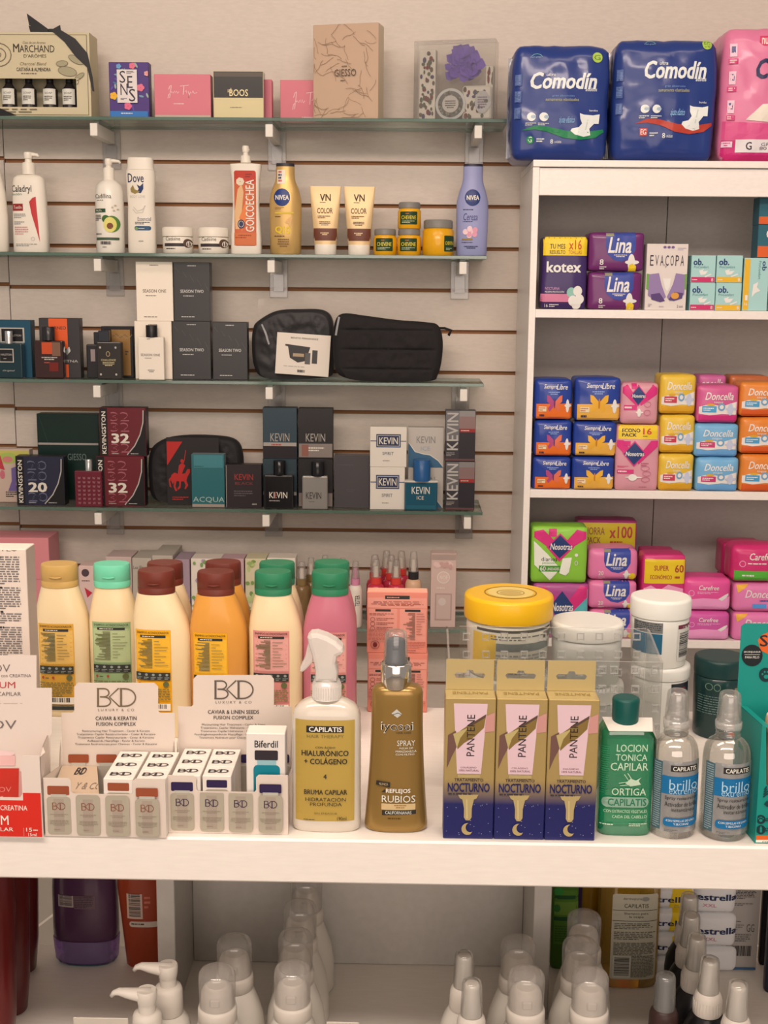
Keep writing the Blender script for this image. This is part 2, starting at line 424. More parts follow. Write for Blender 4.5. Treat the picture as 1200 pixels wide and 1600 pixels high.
for n in bx:
    for i, x in enumerate(bx[n]):
        lab = 'white bracket arm with clear back plate under the %s glass shelf, %s' % (names[n], ('near its left end', 'at its middle', 'near its right end')[i])
        loc = (at(x, byy[n], SF).x, WY-.0003, ZS[n]-.0078)
        if b0 is None:
            b0 = empty('shelf_bracket', lab, 'bracket', loc, 0, 'shelf brackets')
            L = WY-SF; b = B(); b.box(-.0085, .0085, -L+.004, -.004, -.034, -.006, whp, .001); b.build('arm', b0)
            b = B(); b.box(-.006, .006, -L+.03, -.03, -.006, 0, tipm); b.build('pad', b0)
            b = B(); b.box(-.022, .022, -.006, 0, -.092, -.001, platem, .001); b.box(-.013, .013, -.009, -.004, -.078, -.036, platem, .001); b.build('back_plate', b0)
        else: dup(b0, lab, loc)

# ---------------------------------------------------------------- white cabinet
CF = 2.80
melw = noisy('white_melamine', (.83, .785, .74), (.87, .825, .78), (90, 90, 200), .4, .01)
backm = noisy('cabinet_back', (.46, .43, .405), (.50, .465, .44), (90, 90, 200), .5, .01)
cx0 = at(826, 500, CF).x; cx1 = 1.06
cz = {k: zat(1000, y, CF) for k, y in dict(top=251, topb=262, head=306, a=484.5, b=767, c=1000).items()}
cab = empty('display_cabinet', 'white open cabinet with shelves of sanitary pads beside the slatted wall', 'cabinet', (cx0, CF, 0))
def cpart(name, *a, m=melw, bev=.0008):
    x0, x1, y0, y1, z0, z1 = a; b = B(); b.box(x0, x1, y0, y1, z0, z1, m, bev); return b.build(name, cab)
CW = cx1-cx0; CD = WY-CF-.006
cpart('side_panel', 0, .0145, 0, CD, 0, cz['topb']); cpart('side_panel', CW-.0145, CW, 0, CD, 0, cz['topb'])
cpart('top_panel', 0, CW, -.004, CD, cz['topb']+.0005, cz['top'])
cpart('header_panel', .0146, CW-.0146, .004, .02, cz['head'], cz['topb']-.001)
for k in 'abc': cpart('shelf', .0146, CW-.0146, .001, CD-.012, cz[k]-.0185, cz[k])
cpart('shelf', .0146, CW-.0146, .001, CD-.012, .36, .378)
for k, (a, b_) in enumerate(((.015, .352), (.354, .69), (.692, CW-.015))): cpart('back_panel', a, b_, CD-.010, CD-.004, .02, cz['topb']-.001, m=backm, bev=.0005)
for k in 'abc': ZS[k] = cz[k]
ZS['ctop'] = cz['top']

# ---------------------------------------------------------------- white counter
KF = 1.25
ZK = zat(600, 1314, KF); ZKB = zat(600, 1382.5, KF); KB = 1.685
ZL = zat(100, 1478, 1.665)
kw = noisy('counter_melamine', (.80, .755, .70), (.845, .80, .745), (35, 260, 260), .38, .012)
kd = noisy('counter_board', (.50, .475, .44), (.54, .515, .48), (90, 90, 90), .5, .01)
ctr = empty('shop_counter', 'long white shop counter with open shelf beneath, in front of the slatted wall', 'counter', (0, KF, 0))
def kpart(name, x0, x1, y0, y1, z0, z1, m=kw, bev=.001):
    b = B(); b.box(x0, x1, y0-KF, y1-KF, z0, z1, m, bev); return b.build(name, ctr)
kpart('countertop', -1.15, 1.15, KF, KB, ZKB, ZK, bev=.0022)
DF, DB = 1.50, 1.60
dl0, dl1 = at(245, 1430, DF).x, at(273, 1430, DF).x; dr0, dr1 = at(834, 1430, DF).x, at(861, 1430, DF).x
kpart('divider', dl0, dl1, DF, KB-.02, ZL+.0003, ZKB-.0003, kd); kpart('divider', dr0, dr1, DF, KB-.02, ZL+.0003, ZKB-.0003, kd)
kpart('back_panel', dl1+.0003, dr0-.0003, DB+.03, DB+.045, ZL+.0003, ZKB-.0003, kd)
kpart('lower_shelf', -1.15, 1.15, KF+.01, 1.668, ZL-.018, ZL)
kpart('side_panel', -1.15, -1.13, KF+.01, 1.668, 0, ZL-.0185); kpart('side_panel', 1.13, 1.15, KF+.01, 1.668, 0, ZL-.0185)
kpart('side_panel', -1.15, -1.13, KF+.02, 1.668, ZL+.0003, ZKB-.0003); kpart('side_panel', 1.13, 1.15, KF+.02, 1.668, ZL+.0003, ZKB-.0003)
# ================================================================ wall shelves, row 1: gift boxes
Z = ZS[1]; GAIN = 1.0
K = M((38, 34, 34), .4); KG = M((45, 40, 38), .2, coat=.5)
GOLD = M((214, 180, 110), .3, .6); CREAM = M((225, 200, 165), .55)
# kraft soap gift box with window and ribbon
kr = M((206, 184, 148), .6); krd = M((120, 104, 84), .7); ink = M((62, 52, 44), .6)
t = T((-60, 50, 143, 181), 2.955, Z, .075, True)
root = t.root('gift_box', 'cream illustrated gift box with window and black ribbon on top glass shelf', 'gift box')
b = B(); hw, h, d = t.w/2, t.h, t.d
def MX(x): return (x-t.xm)*t.sx
def MZ(y): return (181-y)*t.sz
wx0, wx1, wz0, wz1 = MX(-48), MX(121), MZ(165), MZ(121)
y0 = -d/2
b.box(-hw, hw, y0, y0+.002, 0, wz0, kr); b.box(-hw, hw, y0, y0+.002, wz1, h, kr)
b.box(-hw, wx0, y0, y0+.002, wz0, wz1, kr); b.box(wx1, hw, y0, y0+.002, wz0, wz1, kr)
b.box(-hw, hw, d/2-.002, d/2, 0, h, kr); b.box(-hw, -hw+.002, y0+.002, d/2-.002, 0, h, kr); b.box(hw-.002, hw, y0+.002, d/2-.002, 0, h, kr)
b.box(-hw+.002, hw-.002, y0+.002, d/2-.002, 0, .002, kr); b.box(-hw+.002, hw-.002, y0+.002, d/2-.002, h-.002, h, kr)
p = t.D(b)
p.line([(-55, 54), (139, 54)], 1, krd); p.line([(139, 54), (139, 177)], 1, krd); p.line([(-55, 177), (139, 177)], 1, krd)
p.text('M', 25, 68, 34.5, 81, ink, .012); p.text('ARCHAND', 35, 70, 89, 81, ink, .005); p.text("D'ARÔMES", 41, 83, 76, 89, ink)
p.text('Casa de los Aromas', 40, 64, 76, 68, krd, 0, .3); p.text('Charcoal Blend', 34, 96, 76, 101, krd, 0, .3)
p.text('CASTAÑA & ALMENDRA', 29, 103, 82, 110, ink, .012); p.lines(36, 112, 76, 115, 1, krd)
for a in (8, 22, 37):                       # rose and leaves sketched on the card
    p.ring(2, 85, a*.55, a*.5, 1.4, krd, 18)
for (x, y, w, g) in ((108, 110, 16, 40), (122, 92, 13, 20), (100, 98, 10, 60), (116, 128, 10, 80), (126, 118, 9, 100)):
    pts = [(x+w*math.cos(math.radians(q))*.9, y-w*.45*math.sin(math.radians(q))-(w*math.cos(math.radians(q)))*math.tan(math.radians(g-55))*.5) for q in range(0, 360, 24)]
    p.poly(pts, M((165, 150, 118), .6)); p.line(pts+[pts[0]], .9, krd)
for x0, x1, y in ((-52, 134, 169), (-52, 120, 173)): p.lines(x0, y-2, x1, y+1.5, 1, krd, th=.5)
b.build('carton', root)
rib = M((24, 22, 24), .35)
b = B(); yy = y0-.0015
b.prism([(MX(82), MZ(45)), (MX(97), MZ(45)), (MX(122), MZ(60)), (MX(140), MZ(82)), (MX(147), MZ(118)), (MX(149), MZ(141)), (MX(146), MZ(140)), (MX(139), MZ(104)), (MX(122), MZ(88)), (MX(105), MZ(65))], yy-.0006, yy, rib)
b.build('ribbon', root); b = B()
b.prism([(MX(-58), MZ(150)), (MX(-20), MZ(161)), (MX(3), MZ(168)), (MX(26), MZ(178)), (MX(-5), MZ(180.5)), (MX(-58), MZ(165))], yy-.0006, yy, rib)
b.build('ribbon', root); b = B()
b.box(MX(80), MX(98), y0-.001, d/2-.003, h+.0004, h+.0014, rib)
b.build('ribbon', root)
b = B()
def loopy(pts, w):
    vs = []; fs = []
    for i, (x, y, yy_) in enumerate(pts): vs += [(MX(x), yy_-w/2, MZ(y)), (MX(x), yy_+w/2, MZ(y)), (MX(x)+.001, yy_+w/2, MZ(y)+.0012), (MX(x)+.001, yy_-w/2, MZ(y)+.0012)]
    for i in range(len(pts)-1):
        for k in range(4): fs.append((4*i+k, 4*i+(k+1) % 4, 4*i+4+(k+1) % 4, 4*i+4+k))
    b.add(vs, fs, rib)
b.prism([(MX(43), MZ(18)), (MX(76), MZ(42)), (MX(84), MZ(47)), (MX(80), MZ(50)), (MX(46), MZ(36))], -.012, -.010, rib)
b.prism([(MX(47), MZ(38)), (MX(84), MZ(44)), (MX(95), MZ(50)), (MX(50), MZ(50))], -.022, -.020, rib)
b.prism([(MX(80), MZ(44)), (MX(95), MZ(36)), (MX(96), MZ(45)), (MX(86), MZ(49.5))], -.016, -.014, rib)
b.box(MX(77), MX(88), -.026, -.008, h+.0015, MZ(43), rib, .003)
b.build('bow', root)
base = None
for i, (x, nm) in enumerate(((-20, 'first'), (16, 'second'), (47, 'third'), (80, 'fourth'))):
    pass
cols = M((44, 36, 34), .25)
tb = T((36, 122, 59, 181), 2.985, Z+.0022)
for i, x in enumerate((16, 47, 80, 110)):
    lab = 'small dark bottle with white label in the soap gift box window, %s' % ('leftmost', 'second from the left', 'third from the left', 'rightmost')[i]
    loc = (at(x, 181, 2.985).x, 2.985, Z+.0028)
    if base is None:
        base = empty('miniature_bottle', lab, 'bottle', loc, 0, 'miniature bottles in the gift box')
        b = B(); tb.lo(b, [(181, 11.5), (140, 11.5), (134, 7), (130, 5)], cols); p = tb.D(b, sub=.004); b.build('body', base)
        q = B(); D(b, tb.map, q, 'front', .004).rect(38, 139, 57, 162, M((225, 212, 196), .6)); D(b, tb.map, q, 'front', .004, .0007).text('SOAP', 42, 144, 53, 147, ink); D(b, tb.map, q, 'front', .004, .0007).lines(41, 149, 54, 157, 3, ink); q.build('label', base)
        b = B(); tb.lo(b, [(129.5, 5.5), (123, 5.5)], K); b.build('cap', base)
    else: dup(base, lab, loc)

# purple floral carton
pu = M((72, 44, 112), .4)
def paint(p):
    for k in range(26):
        x, y = random.uniform(175, 234), random.uniform(100, 172); c = random.choice(((92, 70, 150), (120, 150, 160), (70, 110, 140), (150, 170, 150)))
        g = random.uniform(0, 3); r1, r2 = random.uniform(3, 6), 1.6
        p.poly([(x+r1*math.cos(a)*math.cos(g)-r2*math.sin(a)*math.sin(g), y+r1*math.cos(a)*math.sin(g)+r2*math.sin(a)*math.cos(g)) for a in (0, .8, 1.57, 2.3, 3.14, 3.9, 4.7, 5.5)], M(c, .5))
    for x, y, r, c in ((179, 150, 6, (238, 170, 40)), (209, 103, 5, (226, 110, 130)), (221, 137, 6, (226, 110, 130)), (201, 166, 6, (226, 100, 130)), (188, 104, 4, (110, 150, 190)), (231, 115, 4, (226, 150, 140))):
        for k in range(5): p.ell(x+r*.55*math.cos(k*1.257), y+r*.55*math.sin(k*1.257), r*.5, r*.5, M(c, .5), 9)
    p.rect(173, 174, 232, 184, M((40, 110, 176), .4)); p.lines(190, 176, 220, 179, 1, WHITE)
    p.rect(185, 109, 216, 161, M((226, 206, 196), .5)); i = M((58, 46, 62), .5)
    p.text('S', 189, 111, 198, 130, i); p.text('E', 201, 119, 209, 138, i); p.text('N', 190, 131, 201, 149, i); p.text('S', 203, 139, 213, 159, i)
    p.lines(200, 111, 212, 116, 3, i); p.lines(190, 153, 200, 157, 2, i)
tt = carton('perfume_box', 'purple floral perfume box with white letter panel on top glass shelf', 'box', (172, 97, 234, 184), 2.95, Z, .03, pu, M((60, 36, 96), .4), paint=paint)
PINK = M((214, 112, 122), .4)
sig = M((236, 190, 186), .4)
def signature(p, x0, y0, x1, y1):
    f = lambda a, b: (x0+a*(x1-x0), y0+b*(y1-y0))
    p.line([f(*q) for q in ((.05, .35), (.1, .1), (.14, .05), (.12, .4), (.08, .9), (.02, .95), (.05, .7), (.16, .5), (.2, .6), (.24, .45), (.27, .6), (.3, .45), (.34, .62), (.38, .5))], 1.0, sig)
    p.line([f(*q) for q in ((.42, .12), (.7, .05))], .9, sig); p.line([f(*q) for q in ((.55, .08), (.52, .7))], 1.1, sig)
    p.line([f(*q) for q in ((.58, .5), (.62, .4), (.64, .6), (.68, .45), (.72, .7), (.70, .9), (.76, .5), (.8, .6), (.84, .42), (.88, .62), (.97, .55))], 1.0, sig)
def paint(p): signature(p, 262, 132, 310, 155); p.lines(272, 161, 300, 164, 1, sig); p.rect(242, 180.5, 330, 185, M((190, 170, 150), .5))
carton('perfume_box', 'wide pink perfume box with white signature between purple and black boxes', 'box', (242, 116, 330, 185), 2.95, Z, .035, PINK, M((178, 84, 96), .4), paint=paint)  # side faces a darker pink: the shade on the side is put into the colour
def paint(p):
    p.rect(334, 111.5, 412, 153.5, KG); p.text('BOOS', 359, 140, 388, 151, M((235, 205, 150), .3), .012); p.text('sofía', 356, 138, 364, 145, M((235, 205, 150), .3), 0, .2)
    p.lines(360, 168, 391, 170, 1, krd); p.rect(336, 113, 410, 120, M((80, 66, 54), .3))
carton('perfume_box', 'perfume box with black upper half and pale gold lower half', 'box', (334, 111, 412, 186), 2.945, Z, .035, M((214, 190, 140), .35, coat=.2), KG, KG, paint=paint)
carton('perfume_box', 'narrow pink perfume box showing behind the black and gold box', 'box', (396, 124, 425, 185), 2.99, Z, .03, PINK)
def paint(p): signature(p, 456, 140, 510, 168); p.lines(472, 176, 492, 182, 2, sig)
carton('perfume_box', 'small pink perfume box with white signature, tucked beside the large tan box', 'box', (438, 125, 520, 185), 3.02, Z, .03, PINK, paint=paint)
tan = M((196, 158, 130), .45); tl = M((150, 112, 86), .5)
def paint(p):
    for k in range(60):
        x, y = random.uniform(494, 590), random.uniform(46, 180)
        if 522 < x < 566 and 95 < y < 130: continue
        g = random.uniform(0, 6.3); pts = [(x, y)]
        for q in range(5): g += random.uniform(-.5, .5); pts.append((min(592, max(493, pts[-1][0]+5*math.cos(g))), min(182, max(38, pts[-1][1]+5*math.sin(g)))))
        p.line(pts, .6, tl)
    i = M((92, 70, 58), .5); p.text('GIESSO', 526, 107, 561, 118, i); p.lines(538, 101, 552, 104, 1, i); p.lines(536, 123, 548, 126, 1, i)
carton('perfume_box', 'large tall tan perfume box with embossed branches on top glass shelf', 'box', (491, 37, 596, 185), 2.955, Z, .05, tan, M((222, 192, 160), .45), paint=paint, rz=-.22)
# clear gift box of bath things
t = T((648, 62, 776, 185), 2.955, Z, .05, True)
o = B(); o.box(-t.w/2, t.w/2, -t.d/2, t.d/2, 0.0002, t.h, clear((.88, .87, .85), .06, (.8, .76, .72), .06, .35, 'acetate'), .001)
tag(o.build('acetate_box', None, t.loc, -.2), 'clear acetate gift box of floral bath goods at the right end of top shelf', 'gift box')
cosr, sinr = math.cos(-.2), math.sin(-.2)
def inbox(x, y, dy, z=0):
    lx = (x-t.xm)*t.sx; return (t.X+lx*cosr-dy*sinr, t.Y+lx*sinr+dy*cosr, Z+.0014+z)
flo = M((226, 208, 190), .5)
def berries(p, x0, y0, x1, y1, n, seed):
    r = random.Random(seed)
    for k in range(n):
        x, y = r.uniform(x0+2, x1-2), r.uniform(y0+2, y1-2); c = r.choice(((120, 40, 40), (96, 66, 50), (84, 88, 60), (70, 60, 90), (104, 82, 60)))
        p.ell(x, y, r.uniform(1.5, 3.2), r.uniform(2, 4), M(c, .6), 9)
t2 = T((657, 75, 683, 172), 2.955, Z); b = B(); b.box(-t2.w/2, t2.w/2, -.012, .012, 0, t2.h, flo, .001); berries(t2.D(b), 658, 76, 682, 171, 46, 3)
tag(b.build('soap_carton', None, inbox(668, 0, -.001), -.2), 'tall narrow floral carton inside the clear gift box', 'box')
t2 = T((682, 131, 730, 185), 2.955, Z); b = B(); r = t2.w/2
b2 = bmesh.new(); bmesh.ops.create_cone(b2, cap_ends=True, segments=36, radius1=r, radius2=r, depth=.018)
bmesh.ops.rotate(b2, verts=b2.verts, matrix=Matrix.Rotation(math.pi/2, 3, 'X')); bmesh.ops.translate(b2, verts=b2.verts, vec=(0, 0, r)); b.bm(b2, M((205, 196, 188), .3))
p = D(b, lambda x, y: ((x-706)*t2.sx, (182-y)*t2.sx), None); p.ell(706, 158, 20, 20, M((100, 92, 84), .4)); 
for k in range(40):
    g = random.uniform(0, 6.28); q = random.uniform(13, 19); p.ell(706+q*math.cos(g), 158+q*math.sin(g), 1.8, 2, M(random.choice(((140, 130, 110), (70, 90, 70), (90, 60, 50))), .5), 7)
p.ell(706, 158, 13, 13, M((205, 190, 178), .5)); p.lines(697, 152, 715, 165, 4, ink, center=True)
tag(b.build('round_soap_tin', None, inbox(706, 0, -.008), -.2), 'round floral soap tin inside the clear gift box', 'soap')
t2 = T((722, 134, 768, 185), 2.955, Z); b = B(); b.box(-t2.w/2, t2.w/2, -.013, .005, 0, t2.h, flo, .004); p = t2.D(b); berries(p, 724, 136, 767, 183, 40, 5); p.ell(754, 159, 12, 17, M((190, 180, 174), .4)); p.lines(746, 150, 762, 168, 5, M((120, 90, 110), .5), center=True)
tag(b.build('soap_sachet', None, inbox(747, 0, -.0005), -.2), 'floral soap sachet with oval label inside the clear gift box', 'soap')
pf = M((118, 84, 176), .7); b = B(); rr = random.Random(4)
for k in range(60):
    th, ph = rr.uniform(0, 6.28), rr.uniform(-.9, 1.4); rad = .036*(rr.random()**.3)
    c = Vector((rad*math.cos(th)*math.cos(ph)*1.1, rad*.24*math.sin(th)*math.cos(ph), rad*math.sin(ph)))
    n = Vector((rr.uniform(-.5, .5), -1, rr.uniform(-.5, .5))).normalized(); u = n.orthogonal().normalized(); v = n.cross(u); s_ = rr.uniform(.009, .016)
    vs = [c+(u*math.cos(a*.698)+v*math.sin(a*.698))*s_*(1+.2*math.sin(a*3))+n*.002*math.sin(a*2.4) for a in range(9)]+[c-n*.003]
    b.add(vs, [(i, (i+1) % 9, 9) for i in range(9)], pf, True)
o = b.build('bath_puff', None, inbox(722, 0, .0, .122), -.2)
tag(o, 'purple flower shaped bath puff inside the clear gift box', 'bath puff')
t2 = T((760, 70, 772, 130), 2.955, Z); b = B(); b.box(-t2.w/2, t2.w/2, -.012, .012, 0, .118, flo, .001); p = D(b, t2.map); berries(p, 758, 66, 774, 130, 30, 9)
tag(b.build('soap_carton', None, inbox(765, 0, .0105), -.2), 'floral carton standing behind the sachet in the clear gift box', 'box')

# adult nappy packs on the cabinet
Z = ZS['ctop']
nb = M((38, 56, 118), .28, coat=.3)
def diaper(bb, sw, swc, lt, x, y, sc, Y, label, seed, rz=0):
    sy = sc
    if isinstance(sc, tuple): sc, sy = sc
    def paint(p):
        f = lambda px, py: (x+(px-870)*sc, y+(py-120)*sy)
        def tx(s, a, b_, c, d_, m, bo=0, sh=0): p.text(s, *f(a, b_), *f(c, d_), m, bo, sh)
        w = M((235, 226, 216), .4)
        tx('Comodín', 820, 110, 927, 136, w, .028, .22); tx('ultra', 846, 111, 861, 116, w, .01, .2); tx('adultos', 907, 133, 925, 139, w, .01, .1)
        tx('gran absorción', 856, 145, 890, 149, M((120, 150, 200), .4)); tx('sumamente elastizados', 846, 150, 897, 155, M((190, 180, 120), .4))
        p.ell(*f(924, 86), 8*sc, 8*sc, M((176, 196, 80), .4)); p.text('EG' if lt == 'EG' else 'G', *f(919, 82), *f(929, 90), M((90, 120, 50), .4))
        p.line([f(825+9*math.cos(a)+6, 88+7*math.sin(a)) for a in (3.6, 4.2, 4.8, 5.4, 6.0)], 1, M((110, 160, 170), .4)); tx('fresh green', 821, 85, 838, 88, M((150, 180, 200), .4))
        p.poly([f(*q) for q in ((810, 201), (830, 194), (850, 195), (880, 202), (910, 203), (936, 199), (937, 203), (925, 212), (900, 216), (875, 213), (850, 203), (830, 200))], swc)
        p.poly([f(*q) for q in ((899, 174), (905, 176), (920, 177), (930, 175), (929, 190), (922, 190), (915, 198), (917, 208), (906, 211), (893, 208), (886, 202), (888, 198), (898, 196), (903, 190), (900, 183))], w)
        p.line([f(913, 180), f(909, 200)], 2, M((205, 205, 190), .5))
        p.ell(*f(825, 180), 7*sc, 7*sc, w); p.ell(*f(844, 180), 7*sc, 7*sc, w); p.ell(*f(828, 180), 4*sc, 3*sc, M((170, 180, 190), .4)); p.ell(*f(848, 180), 4*sc, 3*sc, M((170, 180, 190), .4))
        a, b_ = f(816, 189), f(834, 194); p.lines(*a, *b_, 2, w); a, b_ = f(835, 189), f(853, 194); p.lines(*a, *b_, 2, w)
        tx('ajuste elástico', 867, 179, 892, 192, M((150, 190, 225), .4), 0, .3); tx('bandas', 914, 168, 927, 171, w)
        if lt == 'EG': p.rect(*f(818, 208), *f(830, 219), M((205, 62, 50), .4)); tx('EG', 819.5, 209.5, 828.5, 217.5, w, .01)
        else: p.ell(*f(824, 216), 6*sc, 6.5*sc, M((30, 130, 76), .4)); tx('G', 821, 211, 827, 220, w, .01)
        a, b_ = f(834, 213), f(848, 220); p.lines(*a, *b_, 2, w); tx('8', 855, 215, 860, 222, w); tx('unidades', 862, 217, 872, 221, w)
        # small print on the left gusset
        for k in range(3): p.rect(bb[0]+5, bb[1]+50+k*26, bb[0]+14, bb[1]+68+k*26, M((70, 88, 140), .4)); p.lines(bb[0]+5.5, bb[1]+51+k*26, bb[0]+13, bb[1]+67+k*26, 7, M((120, 135, 170), .4))
    t = T(bb, Y, Z, .15, True); b = B(); b.pack(t.w, t.d, t.h, nb, .15, .12, .0042, seed, n=18, pinch=.03)
    paint(D(b, t.map, None, 'front', .008, .0009)); o = tag(b.build('adult_diaper_pack', None, t.loc, rz), label, 'diaper pack')
    q = B(); cw = clear((.8, .82, .86), .15, (.5, .55, .7), .1, .4, 'pack_film')
    q.box(-t.w/2-.004, -t.w/2+.012, t.d*.1, t.d*.1+.001, .012, t.h*.93, cw); q.build('film_flap', o)
    return t
green = M((24, 122, 72), .4)
diaper((798, 67, 948, 252), 0, green, 'G', 873, 124, 1.0, 2.81, 'dark blue diaper pack with green swoosh at the left end of cabinet top', 3)
diaper((955, 58, 1115, 249), 0, M((188, 62, 46), .4), 'EG', 1045, 105.6, (.935, 1.06), 2.81, 'dark blue diaper pack with red swoosh in the middle of cabinet top', 8)
pk = M((226, 120, 152), .3, coat=.3)
t = T((1122, 40, 1288, 248), 2.81, Z, .15, True); b = B(); b.pack(t.w, t.d, t.h, pk, .15, .12, .0042, 5, n=18, pinch=.03)
p = D(b, t.map, None, 'front', .008, .0009); mg = M((206, 44, 110), .35)
p.rect(1126, 215, 1262, 246, mg); p.poly([(1126, 186), (1200, 190), (1264, 182), (1264, 214), (1126, 214)], M((220, 80, 130), .35))
p.poly([(1176, 56), (1262, 56), (1262, 71), (1182, 71), (1176, 66)], M((214, 40, 90), .4)); p.text('nuevo', 1179, 59, 1204, 69, WHITE, .015)
p.text('Comodín', 1170, 91, 1278, 122, M((40, 40, 80), .4), .035, .2); p.text('mujer', 1197, 132, 1224, 139, mg)
p.poly([(1160, 184), (1185, 160), (1220, 158), (1258, 178), (1240, 190), (1200, 188)], WHITE); p.rect(1147, 214, 1262, 234, M((232, 214, 208), .4))
p.text('G', 1163, 218, 1172, 230, M((60, 40, 60), .4), .02); p.text('GRANDE', 1186, 219, 1230, 224, M((60, 40, 60), .4)); p.text('80 a 110', 1184, 225, 1226, 230, M((90, 60, 80), .4))
for k, y in enumerate((80, 122, 166)): p.rect(1132, y-12, 1142, y+8, M((240, 190, 200), .4)); p.rect(1134, y-8, 1140, y+2, M((90, 90, 130), .4)); p.rect(1131, y+11, 1144, y+19, mg); p.lines(1132, y+12, 1143, y+18, 2, WHITE)
p.rect(1127, 217, 1142, 226, M((236, 200, 210), .4)); p.lines(1128, 218, 1141, 225, 2, mg)
tag(b.build('adult_diaper_pack', None, t.loc), 'pink diaper pack at the right end of the cabinet top', 'diaper pack')
# ================================================================ wall shelves, row 2: lotions
Z = ZS[2]; GAIN = 1.05; YB = 2.975
PW = M((233, 213, 193), .35); PWs = M((236, 218, 200), .3, coat=.2)
ink = M((56, 50, 52), .5); navy = M((30, 38, 74), .45)
def bottle(name, label, cat, bb, Y, zs, body, bm_, dr=.6, n=2.2, cap=None, capm=None, lab=None, group=None, rz=0, extra=None, seg=36, capn=2.0, capdr=None):
    """loft body, optional cap profile, optional lab(D) printed on a label part"""
    t = T(bb, Y, zs); r = t.root(name, label, cat, group, rz)
    b = B(); t.lo(b, body, bm_, dr, n, seg=seg); t.b = b; bo = b.build('body', r); t.r = r; t.body = bo
    if cap: c = B(); t.lo(c, cap, capm or bm_, capdr or dr, capn, seg=seg); t.cap = c.build('cap', r)
    for lb in (lab if isinstance(lab, tuple) else (lab,) if lab else ()): q = B(); lb(t.D(b, q, .006)); q.build('label_print', r)
    if extra: extra(t, r)
    return t
def pump(t, r, y0, y1, hw, m, left=False, spout=None, collar=None, cy=None):
    """collar + stem + head with spout; px heights"""
    f = lambda y: (t.bb[3]-y)*t.sz; s = t.sx; sg = -1 if left else 1
    if collar: c = B(); t.lo(c, [(collar[0], hw*.85), (collar[0]+2, hw), (collar[1], hw)], m); c.build('collar', r)
    h = B(); cy0 = collar[0] if collar else y1
    t.lo(h, [(cy0+.2, hw*.55), (y0+10, hw*.5)], m, seg=20)
    t.lo(h, [(y0+10, hw*.62), (y0+3, hw*.7), (y0, hw*.6)], m, seg=20)
    L = spout or hw*1.5
    h.tube([(0, 0, f(y0+4)), (sg*L*.5*s, 0, f(y0+3.4)), (sg*L*s, 0, f(y0+4.2)), (sg*(L+2.5)*s, 0, f(y0+7))], [hw*.42*s, hw*.34*s, hw*.26*s, hw*.2*s], m, 10)
    h.build('pump_head', r)
bottle('lotion_bottle', 'white bottle cut off by the left edge of the lotion shelf', 'bottle', (-34, 246, 15, 396), YB, Z,
       [(396, 22), (394, 24), (340, 24.5), (300, 22), (270, 16), (252, 9)], PW, .6, cap=[(251.5, 9), (230, 9)])
def lab(p):
    p.text('Caladryl', 25, 290, 57, 304, ink, .012); p.text('loción', 26, 302, 42, 306, M((40, 96, 90), .5)); p.rect(26, 319, 43, 330, M((150, 36, 36), .4)); p.text('Tuedin', 28, 322, 41, 327, PW)
    p.poly([(53, 316), (58, 310), (63, 308), (64, 330), (66, 360), (67, 379), (62, 358), (56, 335)], M((190, 44, 44), .4))
    p.lines(28, 334, 48, 342, 3, M((140, 130, 128), .5)); p.lines(28, 346, 46, 352, 2, M((150, 140, 138), .5)); p.lines(29, 354, 52, 368, 4, M((200, 140, 136), .5)); p.lines(30, 381, 64, 386, 2, M((150, 140, 138), .5)); p.ring(57, 374, 3, 3, .7, M((190, 170, 165), .5))
t = bottle('lotion_bottle', 'white pump lotion bottle with a red curved streak on its label', 'bottle', (22, 238, 78, 395), YB, Z,
       [(395, 26), (393, 27.5), (360, 27), (310, 25.8), (285, 24.6), (278, 23), (274, 18), (273, 10)], PW, .55, 2.8, lab=lab,
       extra=lambda t, r: pump(t, r, 238, 272, 10, PW, spout=14, collar=(254, 273)))
def lab(p):
    p.text('Cadillina', 155, 304, 181, 311, ink, .006); p.lines(158, 313, 178, 315, 1, ink); p.rect(153.5, 327, 172, 333, M((44, 76, 50), .5)); p.text('PALTA', 156, 328.5, 166, 331.5, PW)
    p.ell(181, 351, 11, 13, M((84, 122, 56), .5)); p.ell(172, 343, 6, 6, M((60, 96, 46), .5)); p.ell(178, 352, 9.5, 12, M((222, 202, 110), .5)); p.ell(178, 354, 4.6, 5, M((120, 62, 32), .4))
    p.lines(155, 336, 166, 346, 4, ink); p.lines(155, 365, 172, 368, 1, ink); p.rect(156, 372, 190, 376, M((66, 84, 60), .5)); p.barcode(163, 378, 179, 383, ink)
    for x, y in ((186, 322), (182, 325), (189, 328), (184, 330)): p.ell(x, y, 1.6, 1.2, M((190, 170, 140), .5), 8)
    p.lines(166, 386, 178, 388, 1, ink)
bottle('lotion_bottle', 'white pump bottle with half an avocado on its label', 'bottle', (151, 247, 196, 396), YB, Z,
       [(396, 21), (394, 22), (330, 22), (300, 21.4), (290, 19), (284, 14), (281, 8.5)], PWs, 1.0, 2, lab=lab,
       extra=lambda t, r: pump(t, r, 248, 280, 8.5, PW, spout=16, collar=(262, 281)))
def lab(p):
    p.text('Dove', 205, 272, 230, 286, navy, .008); 
    p.poly([(219, 289), (224, 292), (229, 287), (229, 296), (225, 303), (219, 301), (222, 296)], M((28, 48, 92), .4)); p.poly([(209, 296), (213, 290), (216, 297), (224, 300), (216, 304), (210, 301)], M((150, 124, 70), .4))
    p.text('BODY LOVE', 208, 306, 231, 310, M((190, 180, 168), .5)); p.line([(213, 324), (219, 331), (227, 328), (231, 322), (227, 333), (217, 334), (212, 328)], 1.2, M((200, 184, 168), .5))
